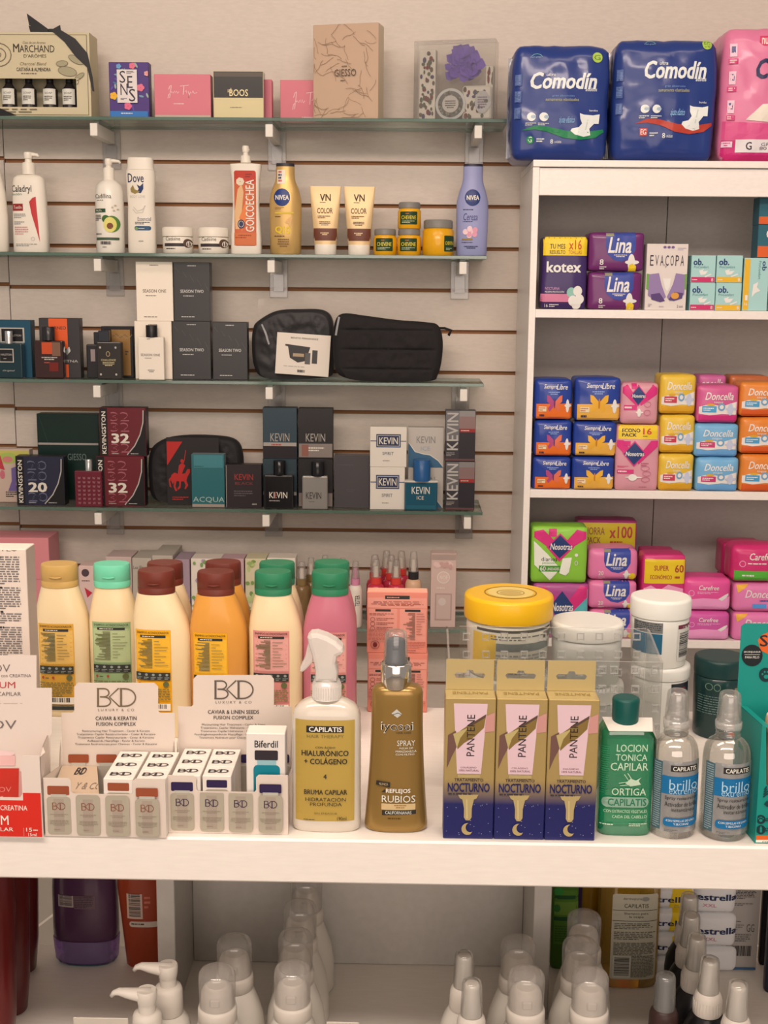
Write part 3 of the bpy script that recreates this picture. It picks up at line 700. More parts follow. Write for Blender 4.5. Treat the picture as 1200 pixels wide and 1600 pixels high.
def lab2(p):
    p.text('Essencial', 219, 340, 239, 346, M((60, 70, 100), .5)); p.lines(215, 347, 238, 352, 2, ink); p.rrect(214, 354, 239, 361, 3, M((44, 78, 108), .4)); p.lines(220, 357, 236, 359, 1, PW); p.ell(217, 358, 2.4, 2.4, M((120, 150, 80), .4), 10); p.lines(220, 377, 232, 379, 1, ink)
bottle('shampoo_bottle', 'white curved bottle with dark blue bird emblem and wide ribbed cap', 'bottle', (199, 247, 247, 397), YB, Z,
       [(397, 21), (395, 22), (350, 21.4), (320, 20.6), (300, 21.6), (275, 22.6), (266, 22)], PW, .58, 2.6, cap=[(265.7, 21.5), (262, 20.2), (249, 19.6), (247, 19)], lab=(lab, lab2), capn=2.6)
j0 = None
def lab(p):
    p.text('Cadilline', 263, 371, 286, 377, ink, .004); p.rect(261, 381, 296, 386, M((60, 48, 48), .5)); p.ell(296, 381, 6, 7, M((92, 66, 52), .5)); p.ell(297.5, 382, 3.6, 4.6, M((225, 205, 190), .5)); p.lines(264, 388, 288, 391, 1, ink)
t = bottle('cream_jar', 'white cream jar with brown label band, nearer the avocado bottle', 'jar', (254, 355, 303, 397), YB, Z,
       [(397, 22), (395, 23.5), (372, 23.5), (370.5, 22)], PW, 1, 2, cap=[(370, 24), (357, 24), (355.5, 22.5)], lab=lab, group='white cream jars')
dup(t.r, 'white cream jar with brown label band, nearer the orange labelled pump bottle', (at(334, 395, YB).x, YB, Z))
def lab(p):
    p.rrect(368.5, 267, 402, 384, 3, M((202, 96, 58), .45)); p.rrect(369, 267, 402, 287, 3, M((190, 60, 44), .45)); p.lines(386, 271, 398, 278, 2, M((120, 50, 40), .5))
    p.poly([(374, 296), (380, 288), (383, 300), (380, 330), (376, 358), (370, 358), (369, 330)], M((222, 170, 120), .5)); p.poly([(376, 340), (392, 300), (386, 345), (380, 362)], M((226, 120, 60), .5))
    for k in range(7): p.ell(378+3.5*math.cos(k*.9), 284+3.5*math.sin(k*.9), 3, 3, M((228, 200, 170), .5), 9)
    p.ell(379, 350, 5.5, 7, M((40, 46, 80), .45)); p.ring(379, 350, 4, 5, .6, PW)
    p.text('GOICOECHEA', 386, 281, 399, 362, PW, .012, rot=90); p.rect(368.5, 364, 402, 383, M((206, 106, 60), .45)); p.lines(370, 366, 398, 373, 2, M((150, 60, 30), .5))
def ex(t, r): pump(t, r, 228, 252, 8, PW, spout=3, collar=(243, 254.5))
bottle('lotion_bottle', 'white waisted pump bottle with tall orange label', 'bottle', (361, 226, 410, 397), YB, Z,
       [(397, 23), (395, 24), (370, 23.4), (320, 20.4), (280, 21.8), (259, 24.5), (256.5, 24), (255, 9)], PW, .5, 4, lab=lab, extra=ex)
gold = M((206, 160, 96), .32, .35)
def niv(p):
    p.rect(435, 266, 447, 287.5, PW); 
    for k in range(4): p.lines(436.5, 267.5+k*4.6, 445.5, 271+k*4.6, 1, M((190, 60, 60), .5) if k in (0, 3) else navy, th=.9)
    p.ell(442.5, 309, 12.5, 13.8, M((28, 52, 112), .35)); p.text('NIVEA', 432.5, 305.5, 453, 313, PW, .02)
    p.lines(432, 324, 448, 328, 2, M((160, 110, 60), .5)); p.rect(432, 332, 460, 334.5, M((220, 180, 60), .4)); p.lines(432, 338, 446, 340, 1, ink)
    p.text('Q', 432, 354, 443, 366, M((232, 190, 50), .4), .03); p.text('10', 444, 354, 455, 366, M((232, 190, 50), .4), .02); p.poly([(447, 348), (453, 341), (458, 340), (455, 356), (452, 350)], M((226, 170, 110), .5))
    p.lines(431, 368, 457, 371, 1, M((90, 60, 40), .5)); p.lines(435, 373, 454, 387, 4, M((120, 84, 50), .5), center=True)
bottle('lotion_bottle', 'golden lotion bottle with round dark blue emblem', 'bottle', (421, 255, 472, 398), YB, Z,
       [(398, 22), (396, 24), (360, 24.4), (330, 25), (312, 24.6), (296, 21), (284, 16), (276, 14.6), (260.5, 14.3)], gold, .62, 2.2, cap=[(260, 14.4), (255.5, 14)], capm=M((48, 44, 52), .4), lab=niv)
# two squeeze tubes
tubm = M((220, 180, 130), .34, .15)
def tube_thing(bb, label):
    t = T(bb, YB, Z); r = t.root('squeeze_tube', label, 'tube', 'beige squeeze tubes', 0)
    x0, yt, x1, yb = bb; b = B(); s = t.sx
    rings = []
    for k in range(9):
        f = k/8; y = 381-(381-(yt+1))*f; a = 17.5+(24.6-17.5)*f
        rings.append(((yb-y)*t.sz, a*s, max(.0012, .0135*(1-f**1.3)), 2.0+f*2))
    b.loft(rings, tubm, 36); tb = b.build('tube_body', r)
    c = B(); t.lo(c, [(397, 16.5), (396, 17), (382, 17), (381, 16.5)], PW, .8); c.build('cap', r)
    q = B(); p = D(b, t.map, q, 'front', .006); o = x0-483
    br = M((106, 56, 40), .4); bw = M((88, 52, 30), .5)
    p.rect(490.5+o, 356, 526.5+o, 375, br); p.lines(501+o, 362, 515+o, 367, 2, tubm, center=True)
    p.text('VN', 500+o, 303, 517+o, 314, M((70, 50, 36), .5), .02); p.lines(500+o, 315, 516+o, 317, 1, bw)
    p.text('COLOR', 496+o, 324.5, 520+o, 333, bw, .012); p.lines(497+o, 336, 518+o, 341, 2, bw); p.lines(499+o, 345, 517+o, 352, 3, bw, center=True)
    q.build('label_print', r); return t, r
t, r = tube_thing((483, 290, 534, 397), 'beige squeeze tube standing on its white cap, beside the golden bottle')
dup(r, 'beige squeeze tube standing on its white cap, beside the yellow jars', (at(561, 397, YB).x, YB, Z))
# yellow jars with grey lids
yel = M((228, 158, 20), .3, coat=.3); lidm = M((128, 118, 108), .4)
def yjar(bb, label, zs, big=False, Y=YB):
    x0, yt, x1, yb = bb; w = x1-x0; h = yb-yt; c = (x0+x1)/2
    lh = h*.23
    def lab(p):
        if big: a, e, y0, y1 = c+9, c+26, yb-30, yb-6
        else: a, e, y0, y1 = c-14, c+12, yb-25, yb-6
        p.rrect(a, y0, e, y1, 1.2, M((36, 62, 34), .4)); p.text('CHEVENE', a+2, (y0+y1)/2-3.6, e-2, (y0+y1)/2+2, M((226, 196, 60), .4), .01); p.lines(a+3, y1-6, e-3, y1-2, 2, M((190, 190, 150), .4)); p.lines(a+8, y0+2, e-8, y0+4, 1, M((220, 110, 40), .4))
    return bottle('hair_wax_jar', label, 'jar', bb, Y, zs, [(yb, w*.46), (yb-1.5, w*.49), (yt+lh+4, w*.49), (yt+lh+1.6, w*.44), (yt+lh+.3, w*.43)], yel, 1, 2,
                  cap=[(yt+lh, w*.455), (yt+2, w*.455), (yt, w*.42)], capm=lidm, lab=lab, group='yellow grey-lidded jars')
a = yjar((583, 358, 620, 397), 'small yellow jar with grey lid, bottom left of the little stack', Z)
c = yjar((620, 358, 658, 397), 'small yellow jar with grey lid, carrying another jar on its lid', Z)
dup(a.r, 'small yellow jar with grey lid, standing on top of another jar', (c.X, YB, c.top+.0002))
yjar((659, 344, 709, 398), 'larger yellow jar with grey lid, beside the lilac bottle', Z, True)
lil = M((152, 148, 182), .35)
def lab(p):
    p.ell(736, 309, 12, 13, M((28, 48, 104), .35)); p.text('NIVEA', 727, 305.5, 746, 312.5, PW, .02)
    p.lines(722, 326, 748, 329, 1, navy); p.text('Cereza', 722, 333, 745, 344, M((60, 60, 110), .5), .0, .2); p.lines(722, 345, 747, 347, 1, navy)
    for k in range(8): p.ell(732+6*math.cos(k*.8)+(4 if k % 2 else 0), 362+5*math.sin(k*.8), 4, 4.6, M((226, 150, 164) if k % 2 else (238, 196, 196), .5), 9)
    p.rect(721, 372, 737, 374.5, M((150, 120, 60), .5)); p.lines(721, 377, 748, 379, 1, navy); p.lines(724, 383, 746, 388, 2, navy, center=True)
bottle('lotion_bottle', 'lilac lotion bottle with pink blossom at the right end of the lotion shelf', 'bottle', (711, 256, 762, 399), YB, Z,
       [(399, 22), (397, 23.6), (360, 24.4), (335, 25), (315, 24.4), (300, 21), (288, 17), (280, 15.4), (260.5, 15)], lil, .62, 2.2, cap=[(260, 15), (256.5, 14.6)], capm=M((50, 46, 58), .4), lab=lab)
# ================================================================ wall shelves, row 3: perfume and toiletry bags
Z = ZS[3]; GAIN = 1.1
ink = M((48, 42, 40), .5); PW = M((238, 218, 198), .4); K2 = M((38, 35, 36), .3, coat=.15); SIL = M((200, 190, 180), .25, .8); DARK = M((30, 27, 28), .35)
lg = M((178, 166, 154), .4)
def Yd(y, x=400, z=None): return min(3.02, max(2.938, depth_on(x, y, Z if z is None else z)))
def flask(name, label, bb, Y, zs, m, d, cap, paint=None, capm=K2, capd=None, shoulder=None, capr=False, group=None, bev=.003, collar=None, rz=0, neckm=None):
    """rectangular perfume bottle: bb covers glass body only; cap = (x0, ytop, x1, ybottom)"""
    t = T(bb, Y, zs, d, True); r = t.root(name, label, 'perfume bottle', group, rz)
    b = B(); b.box(-t.w/2, t.w/2, -d/2, d/2, 0, t.h, m, bev, False, 2); b.ins = bev+.0003
    if paint: paint(D(b, t.map, None, 'front', None))
    b.build('body', r)
    c = B(); a = t.map(cap[0], cap[3]); e = t.map(cap[2], cap[1]); hw = (e[0]-a[0])/2; xc = (a[0]+e[0])/2
    z0 = t.h+.0002
    if capr: c.loft([(z0, hw, hw, 2), (e[1]-.001, hw, hw, 2), (e[1], hw*.93, hw*.93, 2)], capm, 28, x=xc)
    else: c.box(a[0], e[0], -min(hw, d*.42), min(hw, d*.42), z0, e[1], capm, .0012)
    c.build('cap', r)
    if collar:
        q = B(); a = t.map(collar[0], collar[3]); e = t.map(collar[2], collar[1]); q.loft([(z0, (e[0]-a[0])/2, (e[0]-a[0])/2, 2), (e[1], (e[0]-a[0])/2, (e[0]-a[0])/2, 2)], collar[4], 24, x=(a[0]+e[0])/2); q.build('collar', r)
    t.r = r; return t
teal = M((28, 70, 88), .4)
def paint(p):
    p.rect(3, 512, 41, 536, lg); p.rect(5.5, 514, 38.5, 534, DARK); p.text('HALSTON', 17, 523, 36, 526, lg)
carton('perfume_box', 'large dark teal perfume box at the left end of the third shelf', 'box', (-22, 500, 51, 592), 2.972, Z, .035, teal, M((22, 54, 70), .4), paint=paint)
tg = M((20, 44, 50), .12, coat=.6)
def paint(p):
    p.rect(0, 545, 23, 567, lg); p.rect(1.5, 546.5, 21.5, 565.5, DARK); p.text('HALSTON', 3, 553, 20, 556, lg); p.lines(7, 560, 16, 562, 1, lg); p.text('Original', 4, 579, 24, 582, lg, 0, .3)
flask('perfume_bottle', 'dark teal perfume bottle with silver cap at the left end of the third shelf', (-18, 537, 36, 593), 2.94, Z, tg, .026, (8, 517, 20, 537), paint, SIL, capr=True)
blk = M((58, 52, 52), .4)
def paint(p):
    o = M((222, 88, 42), .4); p.rect(79, 497, 108, 591, o); p.text('ORNEO', 82, 510, 106, 515, ink, .01); p.rect(100, 545, 127, 570, blk); p.poly([(103, 549), (110, 542), (112, 549), (106, 556)], SIL); p.text('ETNA', 101, 563, 123, 567, lg, .01)
carton('perfume_box', 'black and orange striped perfume box', 'box', (64, 497, 127, 592), 2.975, Z, .03, blk, DARK, paint=paint)
# dark red to clear bottle
redg = M((52, 26, 22), .1, coat=.8)
def paint(p):
    p.rect(67, 533, 83, 553, M((190, 72, 36), .3)); p.rect(83, 533, 96, 556, M((120, 84, 66), .3)); p.lines(65, 557, 92, 563, 2, lg, center=True); p.rect(78, 566, 92, 580, M((110, 32, 26), .3)); p.lines(70, 565, 84, 568, 1, M((190, 80, 60), .4))
flask('perfume_bottle', 'dark amber red perfume bottle with silver neck in front of the striped box', (55, 532, 100, 592), 2.94, Z, redg, .022, (67, 511, 86, 519), paint, K2, capr=True, collar=(68, 519.3, 85, 532, SIL), bev=.004)
flask('perfume_bottle', 'black square perfume bottle standing behind the black and gold one', (136, 538, 176, 592), 2.972, Z, K2, .018, (148, 519, 172, 538), lambda p: p.rect(143, 546, 150, 565, M((150, 128, 122), .4)), M((60, 56, 58), .2, .6))
gb = M((96, 72, 46), .35, .3)
def paint(p):
    for x in (158, 182):
        for y in (543, 585): p.ell(x, y, 1.6, 1.8, lg, 10)
    p.rect(151.5, 540, 154, 590, DARK); p.ring(170, 553, 3, 4, .7, M((190, 160, 110), .4)); p.text('CHALLENGE', 159, 561, 182, 564, M((200, 176, 130), .4)); p.lines(161, 565, 180, 572, 3, M((200, 176, 130), .4), center=True)
flask('perfume_bottle', 'black perfume bottle with dark brown plate and corner rivets', (152, 534, 191, 593), 2.94, Z, M((40, 32, 28), .25, coat=.5), .02, (155, 517, 172, 534), paint, M((60, 58, 62), .2, .5))
def paint(p):
    p.rect(163, 511, 209, 515, DARK); p.rect(205, 515, 209, 590, DARK); p.rect(176, 515, 205, 588, M((150, 108, 62), .35, .3)); p.lines(197, 548, 203, 556, 2, ink)
    p.line([(178, 526), (184, 522), (190, 528), (197, 523), (203, 528), (208, 523)], 1.4, M((120, 92, 60), .35, .4)); p.line([(180, 522), (186, 528), (192, 522), (198, 529), (206, 526)], 1.2, M((150, 122, 84), .35, .4))
carton('perfume_box', 'black framed gold perfume box behind the riveted bottle', 'box', (160, 510, 209.5, 592), 2.998, Z, .03, DARK, DARK, paint=paint)
def sbox(dark, bb, zs, label, Y=2.965):
    m = M((52, 47, 46), .3, coat=.12) if dark else M((238, 214, 192), .4); i = M((200, 188, 178), .4) if dark else M((120, 104, 92), .5)
    x0, y0, x1, y1 = bb; c = (x0+x1)/2; w = x1-x0; ym = y0+(y1-y0)*.49
    def paint(p):
        p.text('SEASON TWO' if dark else 'SEASON ONE', c-w*.32, ym-2.5, c+w*.32, ym+2.5, i, .012); p.lines(c-w*.24, ym+6, c+w*.24, ym+8.5, 1, i)
        p.lines(c-w*.2, y0+4, c+w*.2, y0+6.5, 1, i, center=True); p.lines(c-w*.3, y1-8, c+w*.3, y1-5.5, 1, i)
        if dark:
            for k in range(5): a = x0+3+w*.2*k; p.line([(a, y0+8+k*6), (a+6, y0+16+k*7)], .6, M((84, 78, 76), .3))
    return carton('cologne_box', label, 'box', bb, Y, zs, .034, m, paint=paint, group='black and white cologne boxes')
t1 = sbox(False, (212, 502, 269.5, 594), Z, 'white cologne box directly behind the white bottle on the third shelf', 2.972)
t2 = sbox(True, (271, 502, 330, 593), Z, 'black cologne box right of the white bottle, under another black box', 2.972)
sbox(True, (333, 503, 387, 593), Z, 'black cologne box on the third shelf, next to the black bags', 2.972)
sbox(False, (214, 409, 271, 501), t1.top, 'white cologne box standing on another white box', 2.972)
sbox(True, (272.5, 410, 329, 501), t2.top, 'black cologne box standing on another black box', 2.972)
def paint(p):
    i = M((110, 98, 90), .5); p.text('SEASON ONE', 221, 553, 251, 557, i, .01); p.lines(227, 559, 246, 561, 1, i); p.lines(231, 528.5, 239, 531, 1, i); p.lines(231, 578, 243, 583, 2, i, center=True)
flask('perfume_bottle', 'flat white perfume bottle with round black cap on the third shelf', (217, 527, 257, 595), 2.94, Z, M((230, 208, 188), .3), .02, (228.5, 508, 246.5, 526), paint, DARK, capr=True, bev=.0015)
# black washbags
fab = M((34, 29, 29), .85); zipm = M((150, 142, 138), .4)
def soft(name, label, outline, d, Y, m, puff=.5, seed=1, quilt=None, group=None):
    """bag from a px outline, swollen front and back"""
    xs = [p[0] for p in outline]; ys = [p[1] for p in outline]; bb = (min(xs), min(ys), max(xs), max(ys))
    t = T(bb, Y, Z, d, True); b = B(); c = ((bb[0]+bb[2])/2, (bb[1]+bb[3])/2)
    n = len(outline); vs = []; fs = []; lv = [(-1, .90), (-.8, .975), (-.4, 1), (.4, 1), (.8, .975), (1, .90)]
    for yy, k in lv:
        for x, y in outline: q = t.map(c[0]+(x-c[0])*k, c[1]+(y-c[1])*k if y < bb[3]-8 else y); vs.append((q[0], yy*d/2, q[1]))
    for i in range(len(lv)-1):
        for k in range(n): fs.append((i*n+k, i*n+(k+1) % n, (i+1)*n+(k+1) % n, (i+1)*n+k))
    o90 = [(c[0]+(x-c[0])*.9, c[1]+(y-c[1])*.9 if y < bb[3]-8 else y) for x, y in outline]
    for s_, base in ((-1, 0), (1, (len(lv)-1)*n)):
        g = bmesh.new(); gv = [g.verts.new((*t.map(*q), 0)) for q in o90]
        for tr in tessellate_polygon([[v.co.copy() for v in gv]]): g.faces.new([gv[k] for k in tr])
        E0 = [(e.verts[0].co.copy(), e.verts[1].co.copy()) for e in g.edges if len(e.link_faces) == 1]
        for _ in range(6):
            ee = [e for e in g.edges if e.calc_length() > .007]
            if not ee: break
            bmesh.ops.subdivide_edges(g, edges=ee, cuts=1); bmesh.ops.triangulate(g, faces=[f for f in g.faces if len(f.verts) > 3])
        for _ in range(3): bmesh.ops.smooth_vert(g, verts=[v for v in g.verts if not v.is_boundary], factor=.5, use_axis_x=True, use_axis_y=True)
        g.verts.index_update(); o_ = len(vs)
        for v in g.verts:
            p_ = Vector((v.co.x, v.co.y)); dd = 9
            for a_, b_ in E0:
                ab = (b_-a_).to_2d(); u_ = max(0, min(1, (p_-a_.to_2d()).dot(ab)/max(1e-12, ab.length_squared))); dd = min(dd, (p_-a_.to_2d()-ab*u_).length)
            k_ = min(1, dd/.03); k_ = k_*(2-k_); x, z = p_
            nn = noise.noise(Vector((x*40+seed, z*40, seed)))*.004+noise.noise(Vector((x*110, z*60+seed, seed)))*.0022
            if quilt: nn -= .004*math.exp(-(math.sin((z-.075)/(quilt*t.sz)*math.pi)**2)*16)
            vs.append((x, s_*(d/2+k_*(puff*d*.14+nn)), z))
        for f in g.faces:
            q = tuple(o_+v.index for v in f.verts); fs.append(q)
        g.free()
    bmh = bmesh.new(); V = [bmh.verts.new(v) for v in vs]
    for f in fs:
        try: bmh.faces.new([V[i] for i in f])
        except ValueError: pass
    bmesh.ops.recalc_face_normals(bmh, faces=bmh.faces); b.bm(bmh, m, True)
    return t, b
def dense(pts, k=5):
    out = []
    n = len(pts)
    for i in range(n):
        p0, p1, p2, p3 = pts[i-1], pts[i], pts[(i+1) % n], pts[(i+2) % n]
        for j in range(k):
            u = j/k; out.append(tuple(.5*(2*p1[a]+(p2[a]-p0[a])*u+(2*p0[a]-5*p1[a]+4*p2[a]-p3[a])*u*u+(3*p1[a]-p0[a]-3*p2[a]+p3[a])*u**3) for a in (0, 1)))
    return out
t, b = soft('toiletry_bag', '', dense([(395, 515), (403, 502), (432, 486), (470, 483), (503, 484), (518, 497), (521, 530), (520, 575), (512, 589), (460, 592), (410, 590), (396, 572), (393, 540)]), .045, 3.012, M((44, 40, 40), .5), seed=2)
r = t.root('toiletry_bag', 'black toiletry bag sealed in clear plastic with a white product card', 'bag')
b.build('body', r)
q = B(); D(b, t.map, q, 'front', .008, .0016).line([(410, 507), (416, 520), (421, 538)], 2.6, zipm); q.build('zip_pull', r)
q = B(); q.box(-.064, .064, -.0006, 0, 0, .098, dict(front=M((222, 200, 182), .4), side=PW), .0002)
tc = T((426, 506, 518, 583), 2.95, 0); p = D(q, lambda x, y: ((x-472)*.128/92, (583-y)*.098/77), None)
p.text('BENITO FERNANDEZ', 450, 513, 497, 516, ink, .006); p.poly([(445, 527), (484, 530), (478, 556), (464, 560), (450, 552)], M((60, 54, 52), .5)); p.rect(476, 541, 485, 562, M((90, 84, 80), .5)); p.rect(488, 535, 497, 560, M((70, 64, 62), .5)); p.poly([(441, 527), (447, 527), (446, 531), (441, 530)], M((60, 54, 52), .5))
p.lines(440, 566, 500, 569, 1, lg); p.barcode(464, 573, 477, 578, ink); p.line([(455, 546), (474, 546)], 6, M((170, 140, 110), .5))
o = q.build('product_card', r, ((472-t.xm)*t.sx, -.0335, .0105), 0, -.04, .06)
film = clear((.97, .96, .95), .02, (.8, .78, .74), .18, .03, 'film_wrap', .12)
q = B(); vs = []; fs = []; N = 14
for i in range(N+1):
    x = 402+i*(556-402)/N
    for j in range(5):
        y = 500-(500-(462+8*math.sin(i*.7)+(6 if i in (0, N) else 0)))*j/4-0; a = t.map(x, y); nn = noise.noise(Vector((x*.09, y*.12, 2)))
        vs.append((a[0], .004+nn*.012+.004*j/4, a[1]))
for i in range(N):
    for j in range(4): fs.append((i*5+j, i*5+5+j, i*5+6+j, i*5+1+j))
q.add(vs, fs, film, True); q.build('plastic_wrap', r)
t, b = soft('toiletry_bag', '', dense([(522, 506), (534, 491), (570, 494), (620, 500), (665, 503), (684, 508), (691, 530), (690, 560), (684, 584), (672, 593), (600, 595), (545, 591), (524, 578), (520, 540)]), .05, 2.945, fab, .6, 5, 30)
r = t.root('toiletry_bag', 'large quilted black toiletry bag with side loop on the third shelf', 'bag')
b.build('body', r)
q = B(); w = t.map; q.tube([(w(682, 512)[0], 0, w(682, 512)[1]), (w(694, 512)[0], 0, w(694, 512)[1]), (w(704, 515)[0], -.002, w(704, 515)[1]), (w(700, 523)[0], -.004, w(700, 523)[1])], [.006, .0065, .007, .005], fab, 10, .45); q.build('loop', r)
q = B(); D(b, t.map, q, 'front', .008, .0016).line([(530, 496), (527, 512), (525, 524)], 3.2, zipm); q.build('zip_pull', r)
# ================================================================ wall shelves, row 4: cologne boxes
Z = ZS[4]; GAIN = .82
ink = M((44, 38, 38), .5); PW = M((238, 218, 198), .4); K2 = M((34, 30, 31), .3, coat=.15); DARK = M((28, 25, 26), .4); lg = M((176, 160, 148), .4)
def paint(p):
    p.rect(-20, 704, 50, 716, M((206, 190, 96), .5)); p.ell(16, 716, 14, 9, M((176, 190, 90), .5)); p.ell(15, 718, 8, 5, M((216, 130, 120), .5)); p.poly([(-4, 715), (4, 712), (10, 735), (0, 732)], M((200, 60, 70), .5))
    p.poly([(20, 732), (30, 728), (26, 758), (34, 768), (14, 768), (20, 752)], M((120, 96, 150), .5)); p.ell(38, 724, 5, 3, M((190, 100, 150), .5)); p.ell(6, 742, 4, 7, M((210, 110, 120), .5)); p.ell(42, 742, 4, 6, M((120, 150, 120), .5)); p.lines(10, 768, 30, 778, 3, ink)
carton('perfume_box', 'pale pink illustrated box at the left end of the fourth shelf', 'box', (-24, 702, 49, 786), 2.99, Z, .03, M((214, 180, 160), .5), paint=paint)
gr = M((22, 44, 38), .35)
def paint(p):
    p.rect(63, 690, 157, 693, lg); p.text('GIESSO', 108, 706, 137, 716, M((120, 130, 124), .4)); p.line([(66, 651), (78, 690)], .6, M((50, 70, 62), .3))
carton('perfume_box', 'large dark green box with thin silver line behind the numbered boxes', 'box', (62, 647, 157, 776), 3.035, Z, .04, gr, M((18, 34, 30), .35), paint=paint)
def kev(bb, num, colr, label, zs):
    x0, y0, x1, y1 = bb; f = lambda a, e: (x0+a*(x1-x0), y0+e*(y1-y0)); m = M(colr, .35, coat=.12); g2 = M((196, 182, 170), .35)
    oc = tuple(min(255, int(c*1.0+64)) for c in colr)
    def paint(p):
        p.rect(*f(.0, 0), *f(.17, 1), DARK); p.text('KEVINGSTON', *f(.045, .08), *f(.135, .95), PW, .02, rot=90)
        p.poly([f(*q) for q in ((.97, .05), (.95, .3), (.88, .55), (.76, .78), (.6, .97), (1, 1), (1, .05))], DARK)
        p.line([f(*q) for q in ((.95, .05), (.94, .3), (.87, .55), (.75, .78), (.58, .97))], 1.6, g2)
        for k in range(4):
            if k != 2: p.text(num, *f(.24, .09+.215*k), *f(.64, .28+.215*k), M(oc, .4), .0)
        for k in range(4):
            if k != 2: p.text(num, *f(.255, .115+.215*k), *f(.625, .255+.215*k), m, -.004)
        p.text(num, *f(.25, .53), *f(.64, .73), PW, .03); p.lines(*f(.25, .93), *f(.5, .96), 1, g2); p.lines(*f(.66, .93), *f(.95, .96), 1, g2)
    return carton('cologne_box', label, 'box', bb, 2.953, zs, .035, m, DARK, DARK, paint=paint, group='numbered cologne boxes')
kev((27, 713, 102, 791), '20', (44, 42, 62), 'dark navy cologne box numbered 20 on the fourth shelf', Z)
t = kev((152, 713, 227, 790), '32', (112, 32, 40), 'dark red cologne box numbered 32, lower of the stacked pair', Z)
kev((157, 637, 229, 711), '32', (112, 32, 40), 'dark red cologne box numbered 32, standing on another one', t.top)
def paint(p):
    for k in range(7):
        for j in range(5): p.text('W', 123+j*7.6, 745+k*6.2, 127.4+j*7.6, 748.5+k*6.2, M((190, 140, 136), .4))
flask('perfume_bottle', 'small maroon patterned perfume bottle with silver cap in front of red box', (118, 736, 160, 790), 2.937, Z, M((112, 26, 44), .25, coat=.5), .014, (134, 719, 145, 735), paint, M((216, 206, 196), .2, .8), capr=True, bev=.002)
t, b = soft('toiletry_bag', '', dense([(234, 708), (250, 690), (285, 682), (340, 682), (368, 688), (378, 706), (378, 740), (370, 772), (340, 778), (270, 778), (238, 772), (232, 745)]), .045, 3.0, M((40, 36, 37), .6), .2, 8)
r = t.root('toiletry_bag', 'black toiletry bag with black card bearing a red rider emblem', 'bag'); b.build('body', r)
q = B(); a = t.map(264, 778); e = t.map(345, 682); q.box(a[0], e[0], -.0425, -.042, .001, e[1], M((42, 36, 36), .4), .0002)
p = D(q, t.map, None, 'front'); rd = M((196, 44, 40), .4); p.poly([(264, 688), (289, 688), (265, 722)], rd)
for pts in ([(271, 736), (276, 732), (284, 735), (292, 733), (296, 738), (294, 744), (286, 745), (276, 744), (273, 749), (270, 743)], [(292, 734), (296, 727), (300, 727), (300, 732), (296, 738)], [(281, 735), (283, 722), (288, 718), (293, 722), (290, 728), (287, 736)],
            [(276, 743), (279, 744), (277, 752), (280, 758), (277, 759), (274, 752)], [(290, 744), (294, 743), (297, 750), (293, 756), (291, 755), (293, 750)], [(283, 744), (286, 744), (285, 754), (281, 757), (280, 755), (283, 751)], [(272, 737), (269, 745), (271, 754), (268, 752), (267, 742)]): p.poly(pts, rd)
p.ell(288, 715.5, 2.6, 2.8, rd, 10); p.line([(288, 725), (292, 713), (294, 700)], 1, rd); p.lines(272, 766, 300, 772, 2, rd)
q.build('product_card', r)
tq = M((40, 104, 108), .2, coat=.6)
def paint(p):
    p.rect(304, 711, 349, 730, M((70, 130, 134), .2, coat=.15)); p.text('ACQUA', 302, 774, 351, 783, M((176, 190, 176), .4), .0); p.rect(300, 785, 352, 790, M((176, 150, 134), .4)); p.lines(305, 727, 330, 729, 1, M((20, 70, 70), .4))
carton('cologne_box', 'glossy turquoise cologne box in front of the rider emblem bag', 'box', (300, 710, 351.5, 790), 2.95, Z, .03, tq, M((150, 160, 156), .2), paint=paint)
def kevin(bb, zs, label, top, bot, c1, c2, split, band, Y=2.965, d=.034, side=None):
    x0, y0, x1, y1 = bb; f = lambda a, e: (x0+a*(x1-x0), y0+e*(y1-y0))
    def paint(p):
        p.rect(*f(0, split), *f(1, 1), M(c2, .35, coat=.12))
        if band == 'line': p.rect(*f(0, split-.02), *f(1, split+.05), lg); p.text(top, *f(.22, .5), *f(.78, .66), lg, .004)
        else: p.rect(*f(.02, split), *f(1, .97), M((150, 132, 122), .3, .2)); p.text(top, *f(.22, .5), *f(.78, .66), lg, .006); p.lines(*f(.3, .76), *f(.8, .86), 2, PW); p.rect(*f(.1, split+.02), *f(.3, .95), M((150, 96, 82), .35))
        if bot: p.lines(*f(.25, split-.0), *f(.75, split+.05), 1, M((190, 70, 60), .4))
    return carton('cologne_box', label, 'box', bb, Y, zs, d, M(c1, .3, coat=.15), DARK, paint=paint)
def paint(p):
    p.text('KEVIN', 367, 740, 396, 749, M((166, 50, 46), .4), .004); p.text('BLACK', 368, 752, 396, 756, M((140, 60, 56), .4)); p.lines(366, 764, 396, 774, 3, M((100, 84, 84), .4)); p.rect(352.5, 727, 354.5, 790, lg); p.lines(394, 783, 406, 787, 1, lg)
carton('cologne_box', 'low dark cologne box with red lettering', 'box', (353, 726, 409, 791), 2.947, Z, .03, M((48, 38, 40), .35, coat=.12), DARK, paint=paint)
a = kevin((411, 717, 464, 790), Z, 'slate cologne box on the shelf behind the black bottle', 'KEVIN', 1, (52, 66, 72), (38, 32, 36), .70, 'line')
c = kevin((466, 717, 520, 790), Z, 'dark cologne box on the shelf behind the silver bottle', 'KEVIN', 0, (46, 42, 42), (44, 40, 40), .70, 'plate')
kevin((411, 637, 464, 715), a.top, 'slate blue cologne box with red lower line, stacked above the black bottle', 'KEVIN', 1, (54, 70, 78), (40, 34, 38), .70, 'line')
kevin((466, 638, 520, 715), c.top, 'dark cologne box with silver lower panel, stacked above the silver bottle', 'KEVIN', 0, (46, 42, 42), (44, 40, 40), .70, 'plate')
